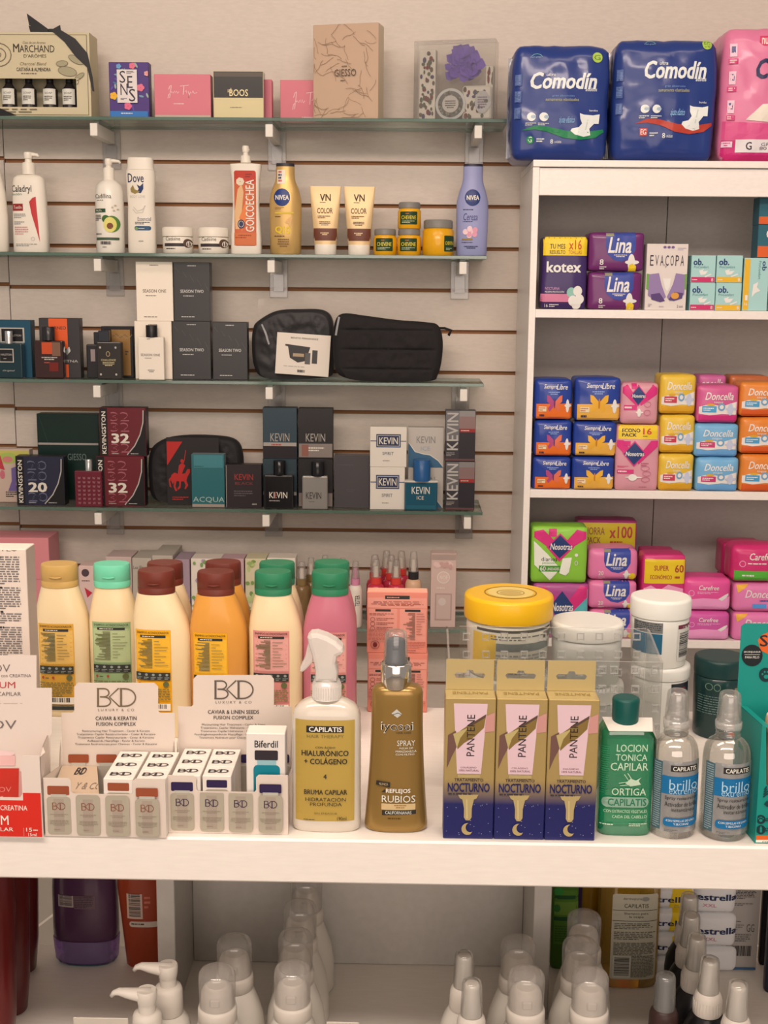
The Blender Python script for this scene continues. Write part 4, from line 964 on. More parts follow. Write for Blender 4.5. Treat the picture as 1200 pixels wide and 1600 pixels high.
def paint(p): p.text('KEVIN', 421, 767, 449, 776, PW, .006); p.rect(429, 767, 431.5, 776, M((150, 70, 66), .4)); p.lines(421, 778.5, 448, 781, 1, lg)
flask('perfume_bottle', 'square black perfume bottle on the fourth shelf', (412, 742, 459, 792), 2.938, Z, M((26, 23, 24), .15, coat=.5), .02, (427, 722, 446, 741.5), paint, M((24, 22, 23), .2), capr=True, bev=.004)
def paint(p): p.text('KEVIN', 478, 768, 502, 778, M((70, 60, 58), .4), .004); p.lines(483, 781, 497, 783, 1, M((110, 100, 96), .4))
flask('perfume_bottle', 'silver grey perfume bottle with black cap on the fourth shelf', (472, 744, 512, 794), 2.936, Z, M((158, 146, 136), .35, .4), .02, (486, 723, 506, 744), paint, M((30, 28, 30), .2), capr=True, bev=.003)
def paint(p): p.lines(527, 724, 570, 727, 1, M((92, 84, 84), .4)); p.lines(540, 760, 556, 765, 2, M((92, 84, 84), .4), center=True)
carton('cologne_box', 'plain charcoal grey cologne box between the silver bottle and white boxes', 'box', (522, 712, 577, 788), 2.965, Z, .04, M((82, 74, 74), .4), paint=paint)
def spirit(bb, zs, label):
    x0, y0, x1, y1 = bb; f = lambda a, e: (x0+a*(x1-x0), y0+e*(y1-y0)); bl = M((58, 74, 106), .4)
    def paint(p):
        p.rect(*f(0, .34), *f(1, .36), bl); p.rect(*f(.17, .18), *f(.84, .51), bl); p.rect(*f(.2, .21), *f(.81, .48), PW); p.rect(*f(.215, .22), *f(.795, .47), M((46, 54, 84), .4)); p.text('KEVIN', *f(.25, .26), *f(.76, .43), PW, .012)
        p.text('SPIRIT', *f(.34, .62), *f(.65, .70), M((110, 112, 116), .4)); p.lines(*f(.35, .82), *f(.66, .86), 1, lg)
    return carton('cologne_box', label, 'box', bb, 2.948, zs, .035, M((242, 222, 204), .4), paint=paint, group='white cologne boxes with blue plaque')
a = spirit((578, 730, 632, 791), Z, 'white cologne box with blue plaque, lower one beside the blue bottle')
spirit((578, 667, 635, 728), a.top, 'white cologne box with blue plaque, upper one of the stacked pair')
def ice(bb, zs, label):
    x0, y0, x1, y1 = bb; f = lambda a, e: (x0+a*(x1-x0), y0+e*(y1-y0))
    def paint(p):
        p.poly([f(*q) for q in ((0, .38), (.06, .42), (.2, .6), (.45, .66), (.62, .68), (.85, .82), (1, .98), (1, 1), (0, 1))], M((66, 106, 134), .4)); p.line([f(*q) for q in ((0, .38), (.06, .42), (.2, .6), (.45, .66), (.62, .68), (.85, .82), (1, .98))], 1.3, PW)
        p.text('KEVIN', *f(.24, .22), *f(.76, .39), M((140, 134, 130), .4), .002); p.text('ICE', *f(.36, .47), *f(.62, .57), M((160, 168, 174), .4))
    return carton('cologne_box', label, 'box', bb, 2.972, zs, .032, M((206, 188, 174), .35), paint=paint, group='white and blue cologne boxes')
a = ice((637, 731, 692, 789), Z, 'white and blue cologne box standing right behind the blue bottle')
ice((637, 668, 693, 729.5), a.top, 'white and blue wave cologne box stacked above the blue bottle')
def paint(p):
    p.text('KEVIN', 643, 760, 671, 770, PW, .006); p.text('ICE', 651, 773, 662, 778, PW); p.rect(633, 786, 682, 792, M((40, 96, 110), .3))
t = flask('perfume_bottle', 'blue green glass perfume bottle with blue cap', (632, 752, 683, 794), 2.937, Z, M((34, 86, 104), .12, coat=.6), .022, (645, 722, 672, 746), paint, M((40, 90, 140), .3), capr=True, bev=.004)
q = B(); q.box(-t.w/2-.0006, t.w/2+.0006, -.0116, .0116, t.h-.003, t.h+.0012, M((226, 208, 190), .3), .0006); q.build('shoulder', t.r)
def tall(bb, zs, label):
    x0, y0, x1, y1 = bb; f = lambda a, e: (x0+a*(x1-x0), y0+e*(y1-y0))
    def paint(p):
        p.rect(*f(.0, .0), *f(.46, .6), M((120, 112, 110), .3, .3)); p.rect(*f(.46, 0), *f(1, .12), M((150, 138, 132), .3, .3)); p.rect(*f(.46, .12), *f(1, .36), M((150, 116, 110), .3, .2)); p.rect(*f(0, .6), *f(.46, .95), M((66, 60, 62), .3)); p.rect(*f(0, .95), *f(1, 1), M((110, 70, 68), .4))
        p.text('KEVIN', *f(.06, .05), *f(.43, .78), M((196, 182, 172), .4), .012, rot=90); p.rect(*f(.48, .36), *f(1, .43), M((164, 46, 46), .4)); p.lines(*f(.52, .38), *f(.97, .41), 1, PW); p.lines(*f(.05, .82), *f(.34, .9), 3, lg)
    return carton('cologne_box', label, 'box', bb, 2.953, zs, .034, M((52, 46, 50), .3, coat=.12), paint=paint, group='silver and dark cologne boxes')
a = tall((695, 721, 741, 795), Z, 'tall silver and dark cologne box, lower one at the right shelf end')
tall((695, 641, 742, 719), a.top, 'tall silver and dark cologne box, upper one at the right shelf end')
# ================================================================ cabinet shelves: sanitary packs
GAIN = 1.0
ink = M((60, 46, 60), .5); PW = M((238, 222, 210), .4); YEL = M((240, 196, 36), .4, coat=.2); HOT = M((222, 52, 120), .35)
CY = CF+.006
def lo(f, *a): return f
class PP:
    """painter with unit coordinates of the pack front: (0,0) top left, (1,1) bottom right"""
    def __init__(s, p, bb): s.p = p; s.bb = bb
    def f(s, a, e): x0, y0, x1, y1 = s.bb; return (x0+a*(x1-x0), y0+e*(y1-y0))
    def rect(s, a, b, c, d, m): s.p.rect(*s.f(a, b), *s.f(c, d), m); return s
    def poly(s, pts, m): s.p.poly([s.f(*q) for q in pts], m); return s
    def text(s, t, a, b, c, d, m, bold=0, sh=0, **k): s.p.text(t, *s.f(a, b), *s.f(c, d), m, bold, sh, **k); return s
    def lines(s, a, b, c, d, n, m, **k): s.p.lines(*s.f(a, b), *s.f(c, d), n, m, **k); return s
    def ell(s, a, b, rx, ry, m, n=16): w = s.bb[2]-s.bb[0]; h = s.bb[3]-s.bb[1]; s.p.ell(*s.f(a, b), rx*w, ry*h, m, n); return s
    def ring(s, a, b, rx, ry, t, m): w = s.bb[2]-s.bb[0]; h = s.bb[3]-s.bb[1]; s.p.ring(*s.f(a, b), rx*w, ry*h, t, m); return s
    def line(s, pts, w, m): s.p.line([s.f(*q) for q in pts], w, m); return s
def pad(s, a, b, w, h, m=None):
    m = m or PW; s.ell(a, b, w*.5, h, m).ell(a+w*.1, b-h*.05, w, h*.26, m)
def pk(name, label, bb, zs, mat, draw, d=.08, seed=0, group=None, Y=None, bulge=.14, rnd=.10, wr=.0018, rz=0, cat='sanitary pads'):
    return packet(name, label, cat, bb, Y or CY, zs, d, mat, (lambda p: draw(PP(p, bb))) if draw else None, group, bulge, rnd, wr, seed, rz)
Z = ZS['a']
# top compartment
def d(s):
    s.rect(.02, .02, .98, .27, YEL).text('TU MES', .16, .115, .50, .18, ink, .012).text('x16', .58, .06, .86, .19, M((200, 80, 40), .4), .01).text('RESUELTO', .16, .20, .50, .25, ink, .0).text('TOALLAS', .57, .20, .86, .25, M((190, 90, 50), .4))
    s.text('kotex', .10, .35, .86, .50, PW, .024).text('NOCTURNA', .08, .70, .40, .735, M((214, 150, 190), .4)).text('MÁXIMA PROTECCIÓN', .08, .745, .50, .775, PW).rect(.0, .79, .62, .90, M((214, 122, 150), .4))
    for a, b, m in ((.66, .77, M((150, 190, 170), .4)), (.80, .75, PW), (.84, .86, PW), (.70, .88, PW), (.78, .93, PW)): s.ell(a, b, .10, .07, m)
    s.text('16', .08, .925, .15, .97, PW).lines(.18, .92, .40, .97, 2, PW)
pk('sanitary_pad_pack', 'dark purple pad pack with yellow top band in the top compartment', (845, 368, 915, 483), Z, M((64, 40, 92), .35, coat=.2), d, .07, 1, bulge=.1)
lina = M((112, 40, 98), .3, coat=.3)
def dl(bg2, num):
    def d(s):
        bl = M((62, 74, 148), .35)
        s.poly([(.30, .04), (.84, .02), (.84, .45), (.76, .66), (.60, .76), (.46, .72), (.34, .58), (.30, .38)], bl).text('Lina', .34, .14, .80, .54, PW, .022, .22).lines(.44, .57, .70, .65, 2, PW, center=True)
        s.rect(.30, .05, .44, .12, M((150, 140, 110), .4)).text('8' if num else '20', .20, .70, .27 if num else .30, .84, PW, .01).lines(.20, .87, .34, .95, 2, PW)
        if num: pad(s, .77, .78, .13, .22); s.poly([(.72, .98), (.73, .84), (.79, .80), (.86, .86), (.86, .98)], YEL)
        else: s.ell(.88, .86, .07, .10, YEL); pad(s, .76, .80, .08, .14)
    return d
a = pk('sanitary_pad_pack', 'magenta purple pad pack with blue shield, lower of the two', (918, 424, 1001, 483), Z, lina, dl(0, 1), .08, 2, 'purple packs with blue shield', bulge=.1, rnd=.09)
pk('sanitary_pad_pack', 'magenta purple pad pack with blue shield, stacked on the other one', (919, 362, 1005, 423), a.top, lina, dl(0, 1), .08, 3, 'purple packs with blue shield', bulge=.1, rnd=.09)
def paint(p):
    s = PP(p, (1008, 381, 1071, 483)); pr = M((150, 120, 160), .4); gn = M((110, 160, 60), .4); dp = M((90, 60, 110), .4)
    for k, c in enumerate('EVACOPA'): s.text(c, .07+.125*k, .17-(.0), .155+.125*k, .33, ink)
    s.line([(.43, .31), (.46, .36), (.49, .31)], .8, ink); s.ell(.42, .05, .04, .02, M((120, 90, 140), .4)).ell(.52, .05, .04, .02, M((120, 90, 140), .4)).ell(.62, .05, .04, .02, M((120, 90, 140), .4)).lines(.74, .05, .96, .1, 2, M((190, 170, 180), .5))
    s.poly([(.0, .45), (.12, .46), (.10, .72), (.0, .68)], gn); s.poly([(.88, .46), (1, .45), (1, .68), (.88, .70)], gn)
    s.poly([(.06, .46), (.30, .44), (.38, .62), (.50, .80), (.40, .86), (.2, .84), (.05, .78)], pr); s.poly([(.94, .46), (.72, .44), (.66, .60), (.52, .80), (.6, .86), (.8, .84), (.95, .76)], pr)
    s.poly([(.12, .76), (.34, .74), (.48, .86), (.36, .88), (.14, .84)], dp); s.poly([(.56, .84), (.70, .72), (.92, .74), (.90, .82), (.7, .86)], dp)
    s.poly([(.40, .52), (.60, .52), (.58, .66), (.52, .72), (.46, .66)], PW); s.ell(.72, .78, .10, .05, M((222, 150, 60), .4)); s.lines(.34, .93, .54, .96, 1, M((180, 160, 170), .5)).text('2 uni', .78, .92, .92, .96, ink).lines(.06, .9, .16, .95, 2, M((180, 160, 170), .5))
carton('menstrual_cup_box', 'white carton with two purple hands drawn on its lower half', 'box', (1007, 381, 1071, 483), CY, Z, .045, M((228, 206, 194), .5), paint=paint)
aq = M((160, 206, 200), .4)
def ob(bb, zs, colr, label, vert=False, d=.04):
    def paint(p):
        s = PP(p, bb); m = M(colr, .4)
        if vert:
            s.rect(.02, .02, .24, .98, m).text('ob', .72, .06, .90, .24, M((40, 60, 110), .4), .02, rot=-90).text('ProComfort', .58, .06, .68, .40, M((80, 130, 130), .4), rot=-90).poly([(.4, .5), (.6, .45), (.55, .55), (.7, .62), (.5, .66), (.36, .74)], PW).text('16', .08, .84, .2, .9, PW)
            s.rect(.1, .7, .2, .8, PW)
        else:
            s.rect(0, .79, 1, 1, m).text('ob.', .08, .12, .48, .36, M((40, 60, 110), .4), .03).text('ProComfort', .10, .38, .72, .47, M((80, 120, 130), .4), 0, .2).poly([(.32, .56), (.52, .5), (.48, .58), (.70, .56), (.58, .70), (.40, .72)], PW).poly([(.55, .76), (.82, .66), (.84, .70), (.6, .80)], PW).text('8', .84, .83, .92, .95, PW).lines(.06, .86, .4, .92, 1, PW)
    return carton('tampon_box', label, 'box', bb, CY+(.0 if not vert else .002), zs, d, M((172, 204, 196), .45), M((130, 180, 176), .4), PW, paint=paint, group=None if vert else 'small pale teal tampon boxes')
pinkb, yelb = (206, 50, 100), (236, 176, 44)
a = ob((1077, 442, 1116, 483), Z, pinkb, 'small pale teal box with pink bottom band, lower left of four')
ob((1079, 399, 1117, 440.5), a.top, pinkb, 'small pale teal box with pink bottom band, upper left of four')
a = ob((1117, 442, 1157, 483), Z, yelb, 'small pale teal box with yellow bottom band, lower right of four')
ob((1118.5, 399, 1159, 440.5), a.top, yelb, 'small pale teal box with yellow bottom band, upper right of four')
ob((1159, 403, 1198, 483), Z, yelb, 'larger pale teal box with yellow left edge and sideways lettering', True)
tl = M((44, 96, 108), .4)
def paint(p): p.rect(1180, 350, 1205, 392, M((40, 60, 60), .4)); p.rect(1180, 377, 1250, 391, M((222, 92, 36), .4)); p.text('o', 1196, 358, 1203, 366, PW, .02)
o1 = carton('tampon_box', 'pale teal box at the right end of the top compartment', 'box', (1200, 403, 1252, 483), CY+.03, Z, .05, M((172, 204, 196), .45))
q1 = carton('tampon_box', 'dark teal box with orange lower edge, lower of two at the right end', 'box', (1183, 351, 1252, 391), CY+.032, o1.top, .05, tl, paint=lambda p: (p.rect(1183, 377, 1250, 391, M((222, 92, 36), .4)), p.text('o', 1196, 358, 1204, 367, PW, .02)))
carton('tampon_box', 'dark teal box with orange lower edge, upper of two at the right end', 'box', (1185, 308, 1252, 350), CY+.032, q1.top, .05, tl, paint=lambda p: p.rect(1185, 338, 1250, 350, M((222, 92, 36), .4)))
# middle compartment
Z = ZS['b']
def sl(o1, wing):
    def d(s):
        m = M(o1, .35)
        s.poly([(.06, .62), (.99, .60), (.99, .97), (.06, .97)], m).text('Siempre', .24, .14, .60, .28, PW, .012, .22).text('Libre', .58, .14, .88, .27, PW, .012, .2).lines(.36, .31, .66, .40, 2, M((150, 170, 220), .4), center=True)
        w = M(wing, .4); dk = M((110, 50, 100) if wing[2] > 100 else (200, 120, 30), .4)
        s.poly([(.52, .56), (.40, .42), (.33, .40), (.34, .56), (.42, .64), (.36, .72), (.40, .80), (.50, .68)], w); s.poly([(.54, .56), (.66, .42), (.73, .40), (.72, .56), (.62, .64), (.68, .72), (.62, .80), (.54, .68)], w if wing[2] < 100 else M((226, 110, 80), .4)); s.ell(.53, .60, .02, .12, dk)
        pad(s, .87, .66, .09, .16); s.rect(.12, .68, .32, .80, M((236, 210, 170), .4)).lines(.13, .69, .31, .79, 2, M((200, 100, 50), .4)).lines(.14, .86, .36, .92, 1, ink, th=.8)
    return d
sib = M((38, 62, 142), .3, coat=.3)
z = Z
for i, (bb, w) in enumerate((((832, 713, 891, 767), 'bottom'), ((834, 656, 892, 712), 'middle'), ((834, 591, 893, 655), 'top'))):
    z = pk('sanitary_pad_pack', '%s blue and deep orange pack in the leftmost stack of the middle compartment' % w, bb, z, sib, sl((236, 110, 40), (180, 70, 120)), .085, 10+i, 'blue and deep orange pad packs', CY+.002*i, bulge=.12, rnd=.09).top
z = Z
for i, (bb, w) in enumerate((((893, 713, 958, 767), 'bottom'), ((895, 658, 962, 712), 'middle'), ((897, 589, 968, 657), 'top'))):
    z = pk('sanitary_pad_pack', '%s blue and golden yellow pack with butterfly in the second stack' % w, bb, z, sib, sl((236, 170, 70), (238, 170, 50)), .085, 20+i, 'blue and golden pad packs', CY+.002*i, bulge=.12, rnd=.09).top
nop = M((222, 150, 158), .35, coat=.2); nb_ = M((44, 62, 110), .35)
def nos(s, a, b, w, h, big=False):
    s.poly([(a, b-h*1.15), (a+w*1.12, b), (a, b+h*1.15), (a-w*1.12, b)], HOT); s.poly([(a, b-h), (a+w, b), (a, b+h), (a-w, b)], nb_); s.text('Nosotras', a-w*.85, b-h*.18, a+w*.95, b+h*.2, PW, .02, .15)
def d(s):
    s.rect(.04, .015, .94, .22, YEL).text('ECONO', .12, .065, .54, .12, ink, .03).text('PACK', .12, .135, .46, .185, ink, .03).text('16', .60, .06, .80, .15, M((206, 60, 60), .4), .015).lines(.6, .165, .78, .185, 1, ink)
    s.poly([(.02, .24), (.16, .24), (.45, .50), (.40, .60), (.02, .33)], HOT); s.poly([(.95, .24), (.80, .24), (.48, .50), (.52, .60), (.95, .33)], HOT); nos(s, .42, .44, .24, .17)
    s.rect(.17, .25, .32, .32, HOT).lines(.05, .62, .3, .65, 2, HOT).rect(.05, .68, .42, .74, HOT).lines(.07, .69, .40, .73, 1, PW); pad(s, .40, .80, .2, .05)
    for a, b in ((.68, .66), (.72, .74), (.70, .83)): s.ring(a, b, .10, .04, .8, M((200, 110, 130), .4))
    s.lines(.58, .57, .8, .63, 2, M((190, 90, 120), .4)).lines(.56, .93, .85, .95, 1, M((190, 90, 120), .4))
t = pk('sanitary_pad_pack', 'tall pale pink economy pack with yellow band and blue diamond', (960, 663, 1027, 767), Z, nop, d, .07, 31, bulge=.12, rnd=.09)
def d(s):
    s.poly([(.04, .12), (.16, .06), (.45, .44), (.40, .56), (.04, .26)], HOT); s.poly([(.96, .14), (.84, .06), (.48, .44), (.52, .56), (.96, .28)], HOT); nos(s, .45, .32, .20, .22)
    s.rect(.26, .04, .40, .16, HOT).rect(.08, .54, .42, .66, HOT).lines(.1, .56, .4, .64, 1, PW); pad(s, .48, .72, .10, .1)
    for a, b in ((.70, .52), (.70, .72)): s.ring(a, b, .09, .07, .8, M((200, 110, 130), .4))
pk('sanitary_pad_pack', 'small pale pink pack with blue diamond on top of the economy pack', (969, 597, 1027, 662), t.top, nop, d, .075, 33, bulge=.14, rnd=.12)
def don(base, low, tag_c, seal=True):
    def d(s):
        lowm = M(low, .35)
        s.rect(.05, .80, .96, .97, lowm); s.poly([(.05, .58), (.3, .50), (.6, .56), (.95, .44), (.95, .78), (.6, .76), (.3, .80), (.05, .76)], M((238, 218, 206), .4))
        s.text('Doncella', .18, .20, .90, .40, PW, .012, .3).text('toque', .38, .43, .62, .50, PW, .004, .2); s.rect(.12, .56, .46, .72, M(tag_c, .4)).lines(.15, .59, .43, .69, 2, PW)
        s.ell(.58, .58, .09, .10, M((120, 160, 190), .4)).ell(.58, .58, .05, .055, PW); pad(s, .80, .64, .14, .16, M((200, 196, 210), .4)); s.ell(.32, .52, .10, .03, M((222, 160, 40), .4))
    return d
dy = M((232, 184, 60), .35, coat=.2); db = M((120, 172, 206), .35, coat=.2); dpk = M((214, 92, 140), .35, coat=.2); dor = M((230, 130, 50), .35, coat=.2)
z = Z
for i, (bb, w) in enumerate((((1028, 708, 1082, 767), 'bottom'), ((1030, 647, 1084, 707), 'middle'), ((1030, 584, 1086, 646), 'top'))):
    z = pk('sanitary_pad_pack', '%s pack of the yellow stack in the middle compartment' % w, bb, z, dy, don(0, (226, 160, 40), (200, 60, 80)), .08, 40+i, 'yellow pad packs', CY+.002*i, bulge=.12, rnd=.10).top
z = Z
for i, (bb, w, m, c, tg_) in enumerate((((1086, 714, 1152, 767), 'pale blue pack with white lettering, under the other blue one', db, (110, 160, 206), (200, 60, 110)), ((1084, 661, 1152, 713), 'pale blue pack with white lettering, directly below the pink one', db, (110, 160, 206), (200, 60, 110)), ((1088, 601, 1152, 660), 'bright pink pack standing on the pale blue packs', dpk, (210, 50, 116), (80, 160, 200)))):
    z = pk('sanitary_pad_pack', w, bb, z, m, don(0, c, tg_), .08, 50+i, None, CY+.002*i, bulge=.12, rnd=.10).top
zb = Z
for i, (y0, y1) in enumerate(((706, 767), (646, 705), (585, 645))):
    zb = pk('sanitary_pad_pack', ('lowest pink pack hidden behind the blue packs', 'middle pink pack hidden behind the blue packs', 'pink pack peeking over the front bright pink pack')[i], (1089, y0, 1132, y1), zb, M((206, 100, 150), .35, coat=.2), (lambda s: s.text('oncella', .08, .12, .92, .34, PW, .01, .3)) if i == 2 else None, .07, 60+i, 'pink packs in the back row', CY+.105, bulge=.12).top
z = Z; zb = Z
for i, (bb, w) in enumerate((((1155, 709, 1219, 767), 'bottom'), ((1155, 651, 1219, 708), 'middle'), ((1155, 596, 1219, 650), 'top'))):
    z = pk('sanitary_pad_pack', '%s pack of the orange stack at the right edge' % w, bb, z, dor, don(0, (222, 90, 40), (70, 150, 190)), .08, 70+i, 'orange pad packs', CY+.002*i, bulge=.12, rnd=.10).top
    zb = pk('sanitary_pad_pack', ('lowest orange pack of the back row, hidden behind the orange stack', 'middle orange pack of the back row, hidden behind the orange stack', 'orange pack in the back row peeking over the orange stack')[i], (1138, (706, 645, 586)[i], 1200, (767, 705, 644)[i]), zb, M((196, 104, 60), .35, coat=.2), None, .07, 80+i, 'orange packs in the back row', CY+.105, bulge=.12).top
# lower compartment
Z = ZS['c']; GAIN = 1.1
def d(s):
    gd = M((96, 150, 40), .4); s.poly([(.04, .10), (.2, .06), (.52, .36), (.5, .52), (.4, .44), (.04, .2)], HOT); s.poly([(.97, .10), (.8, .06), (.52, .36), (.5, .56), (.6, .44), (.97, .22)], HOT)
    s.poly([(.50, .12), (.76, .36), (.50, .62), (.26, .36)], HOT); s.poly([(.50, .15), (.72, .36), (.50, .56), (.30, .36)], nb_); s.text('Nosotras', .33, .30, .73, .41, PW, .02, .15); s.rect(.30, .05, .44, .18, HOT)
    s.poly([(.04, .26), (.30, .50), (.52, .74), (.34, .95), (.06, .68)], M((236, 226, 206), .4)); s.text('diarios', .18, .54, .46, .61, ink, .004); s.text('protección', .20, .62, .44, .67, M((60, 140, 60), .4)); s.rect(.14, .69, .52, .79, M((70, 140, 40), .4)).text('60', .16, .70, .26, .78, PW, .015).text('UNIDADES', .28, .72, .5, .77, PW, .01)
    s.poly([(.56, .56), (.72, .54), (.68, .80), (.62, .86), (.50, .82)], M((236, 226, 206), .4)); s.ell(.80, .5, .03, .03, PW).ring(.80, .64, .03, .04, .8, PW)
def d2(s):
    tq_ = M((90, 170, 170), .4); s.poly([(.98, .10), (.98, .97), (.36, .97)], tq_); s.poly([(.04, .10), (.2, .06), (.52, .36), (.5, .52), (.04, .24)], HOT); s.poly([(.97, .06), (.84, .04), (.5, .5), (.56, .66), (.97, .26)], HOT); s.poly([(.52, .14), (.74, .42), (.52, .72), (.30, .42)], nb_); s.text('Nosotras', .34, .35, .73, .50, PW, .02, .15); s.poly([(.04, .3), (.4, .9), (.04, .95)], PW); s.rect(.74, .74, .94, .84, M((50, 130, 140), .4))
t = pk('panty_liner_pack', 'teal and magenta liner pack with blue diamond under the lime green one', (831, 911, 917, 1000), Z, M((170, 70, 130), .35, coat=.2), d2, .07, 91, None, CY, bulge=.1, rnd=.1, cat='panty liners')
pk('panty_liner_pack', 'lime green liner pack with blue diamond at the left of the lower compartment', (829, 822, 916, 910), t.top, M((140, 190, 60), .35, coat=.2), d, .07, 92, None, CY, bulge=.1, rnd=.1, cat='panty liners')
def d(s): s.rect(.02, .03, .97, .36, M((206, 178, 40), .4)).text('AHORRA', .06, .07, .46, .14, M((140, 80, 60), .4), .01).text('PACK', .16, .16, .40, .22, M((140, 80, 60), .4), .01).text('x100', .54, .06, .92, .17, M((180, 70, 60), .4), .02).lines(.55, .19, .90, .22, 1, M((180, 70, 60), .4))
pk('panty_liner_pack', 'large magenta pack with yellow hundred count band standing at the back', (895, 812, 988, 1000), Z, M((176, 60, 116), .35, coat=.2), d, .06, 95, None, CY+.115, bulge=.1, rnd=.1, cat='panty liners')
lp = M((226, 120, 160), .35, coat=.2); z = Z
for i, (bb, w) in enumerate((((920, 952, 994, 1000), 'bottom'), ((919, 907, 994, 951), 'middle'), ((919, 857, 996, 906), 'top'))):
    z = pk('panty_liner_pack', '%s pink pack with blue shield in the lower compartment' % w, bb, z, lp, dl(0, 0), .075, 100+i, 'pink packs with blue shield', CY+.002*i, bulge=.12, rnd=.16, cat='panty liners').top
def d(s): s.rect(.05, .06, .97, .34, YEL).text('SUPER', .26, .13, .60, .19, M((170, 60, 50), .4), .02).text('ECONÓMICO', .18, .23, .68, .29, M((170, 60, 50), .4), .015).text('60', .74, .12, .94, .21, M((170, 60, 50), .4), .015).lines(.74, .24, .94, .29, 1, M((170, 60, 50), .4)).poly([(.05, .40), (.2, .36), (.4, .42), (.6, .35), (.95, .40), (.95, .56), (.05, .56)], M((236, 150, 180), .4))
pk('panty_liner_pack', 'hot pink pack with yellow economy band behind the white jar', (999, 866, 1066, 1000), Z, M((206, 50, 110), .35, coat=.2), d, .065, 106, None, CY+.004, bulge=.1, rnd=.12, cat='panty liners')
pk('panty_liner_pack', 'hot pink pack in the back row behind the yellow economy band', (996, 859, 1050, 1000), Z, M((206, 50, 110), .35, coat=.2), lambda s: s.rect(.04, .02, .96, .2, M((214, 170, 40), .4)), .06, 107, None, CY+.1, bulge=.1, rnd=.12, cat='panty liners')
def cf(s):
    s.text('Carefree', .30, .22, .74, .36, PW, .012, .2).lines(.28, .40, .78, .48, 2, M((236, 170, 200), .4)).ring(.16, .46, .06, .09, .8, M((240, 170, 200), .4)); s.poly([(.04, .66), (.4, .60), (.7, .62), (.97, .56), (.97, .95), (.04, .95)], M((238, 150, 190), .4)); s.poly([(.72, .62), (.86, .5), (.93, .46), (.94, .52), (.88, .6), (.8, .68)], PW)
z = Z
for i, (bb, m) in enumerate((((1068, 955, 1139, 999), (206, 84, 150)), ((1067, 903, 1141, 954), (224, 78, 140)))):
    z = pk('panty_liner_pack', ('lower', 'upper')[i]+' pink liner pack beside the white jar in the lower compartment', bb, z, M(m, .35, coat=.2), cf, .075, 110+i, 'pink liner packs beside the jar', CY+.002*i, bulge=.12, rnd=.16, cat='panty liners').top
z = Z
for i, (bb, w) in enumerate((((1144, 957, 1222, 999), 'bottom'), ((1145, 911, 1222, 956), 'middle'))):
    z = pk('panty_liner_pack', '%s pale pink pack with orange corner at the right edge' % w, bb, z, M((226, 120, 166), .35, coat=.2), lambda s: (s.poly([(.05, .08), (.3, .06), (.08, .34)], M((236, 170, 60), .4)), s.text('Doncella', .22, .24, .9, .5, PW, .012, .3), s.lines(.52, .55, .8, .64, 1, M((60, 70, 140), .4)), s.rect(.38, .7, .66, .84, M((90, 150, 210), .4))), .08, 115+i, 'pale pink packs at the right edge', CY+.002*i, bulge=.12, rnd=.16, cat='panty liners').top
pk('panty_liner_pack', 'hot pink liner pack with green band on top of the right stack', (1142, 851, 1222, 910), z, M((206, 46, 104), .35, coat=.3), lambda s: (s.rect(.06, .68, .97, .95, M((90, 170, 60), .4)), s.text('Carefree', .32, .22, .86, .40, PW, .012, .2), s.lines(.3, .46, .9, .52, 1, PW), s.ring(.2, .5, .06, .08, .8, M((240, 170, 200), .4)), s.lines(.2, .76, .6, .84, 1, PW)), .08, 118, None, CY+.004, bulge=.14, rnd=.2, wr=.0022, cat='panty liners')
zb = Z
for i, (y0, y1) in enumerate(((950, 1000), (900, 949), (847, 899))):
    zb = pk('panty_liner_pack', ('lowest hot pink pack of the back row at the right', 'middle hot pink pack of the back row at the right', 'hot pink pack in the back row peeking out left of the green banded one')[i], (1127, y0, 1190, y1), zb, M((196, 40, 96), .35, coat=.3), None, .07, 120+i, 'hot pink packs in the back row', CY+.11, bulge=.12, wr=.002, cat='panty liners').top
# ================================================================ lowest glass shelf, behind the hair bottles
Z = ZS[5]; GAIN = 1.15
ink = M((60, 50, 48), .5); PW = M((222, 200, 182), .4); GREYW = M((176, 158, 142), .5); K2 = M((36, 32, 32), .3, coat=.4)
def yb5(bb_x, Y): return ypx((at(bb_x, 985, Y)).x, Y, Z)
def c5(name, label, cat, x0, yt, x1, Y, d, m, paint=None, zs=None, yb=None, **k):
    bb = (x0, yt, x1, yb or yb5((x0+x1)/2, Y)); return carton(name, label, cat, bb, Y, zs if zs is not None else Z, d, m, paint=(lambda p: paint(p, bb)) if paint else None, **k)
pkb = M((206, 124, 126), .5)
t = c5('perfume_box', 'big pink box behind the white carton, lower of two', 'box', -40, 905, 78, 2.955, .09, pkb, zs=Z)
c5('perfume_box', 'big pink box behind the white carton, upper of two', 'box', -40, 840, 78, 2.955, .09, pkb, zs=t.top, yb=904)
def paint(p, bb):
    p.ell(136, 895, 6, 6, M((80, 60, 64), .5)); p.poly([(134, 918), (146, 926), (138, 934)], M((190, 44, 60), .5)); p.lines(130, 906, 152, 909, 1, ink)
c5('perfume_box', 'pale pink illustrated box between the first two hair bottles', 'box', 126, 884, 156, 2.95, .05, M((214, 176, 164), .5), paint)
c5('perfume_box', 'pinkish white box behind the mint capped bottle', 'box', 168, 870, 208, 2.96, .08, M((190, 160, 150), .5))
c5('perfume_box', 'grey white box with a line of script behind the mint capped bottle', 'box', 209, 872, 239, 2.95, .10, GREYW, lambda p, bb: p.text('Les Fleurs', 211, 884, 234, 889, ink))
c5('perfume_box', 'taller grey white box with small pattern behind brown capped bottles', 'box', 240, 868, 272, 2.952, .13, GREYW, lambda p, bb: [p.line([(244+i*6, 876), (247+i*6, 880)], 1, M((150, 110, 130), .5)) for i in range(5)])
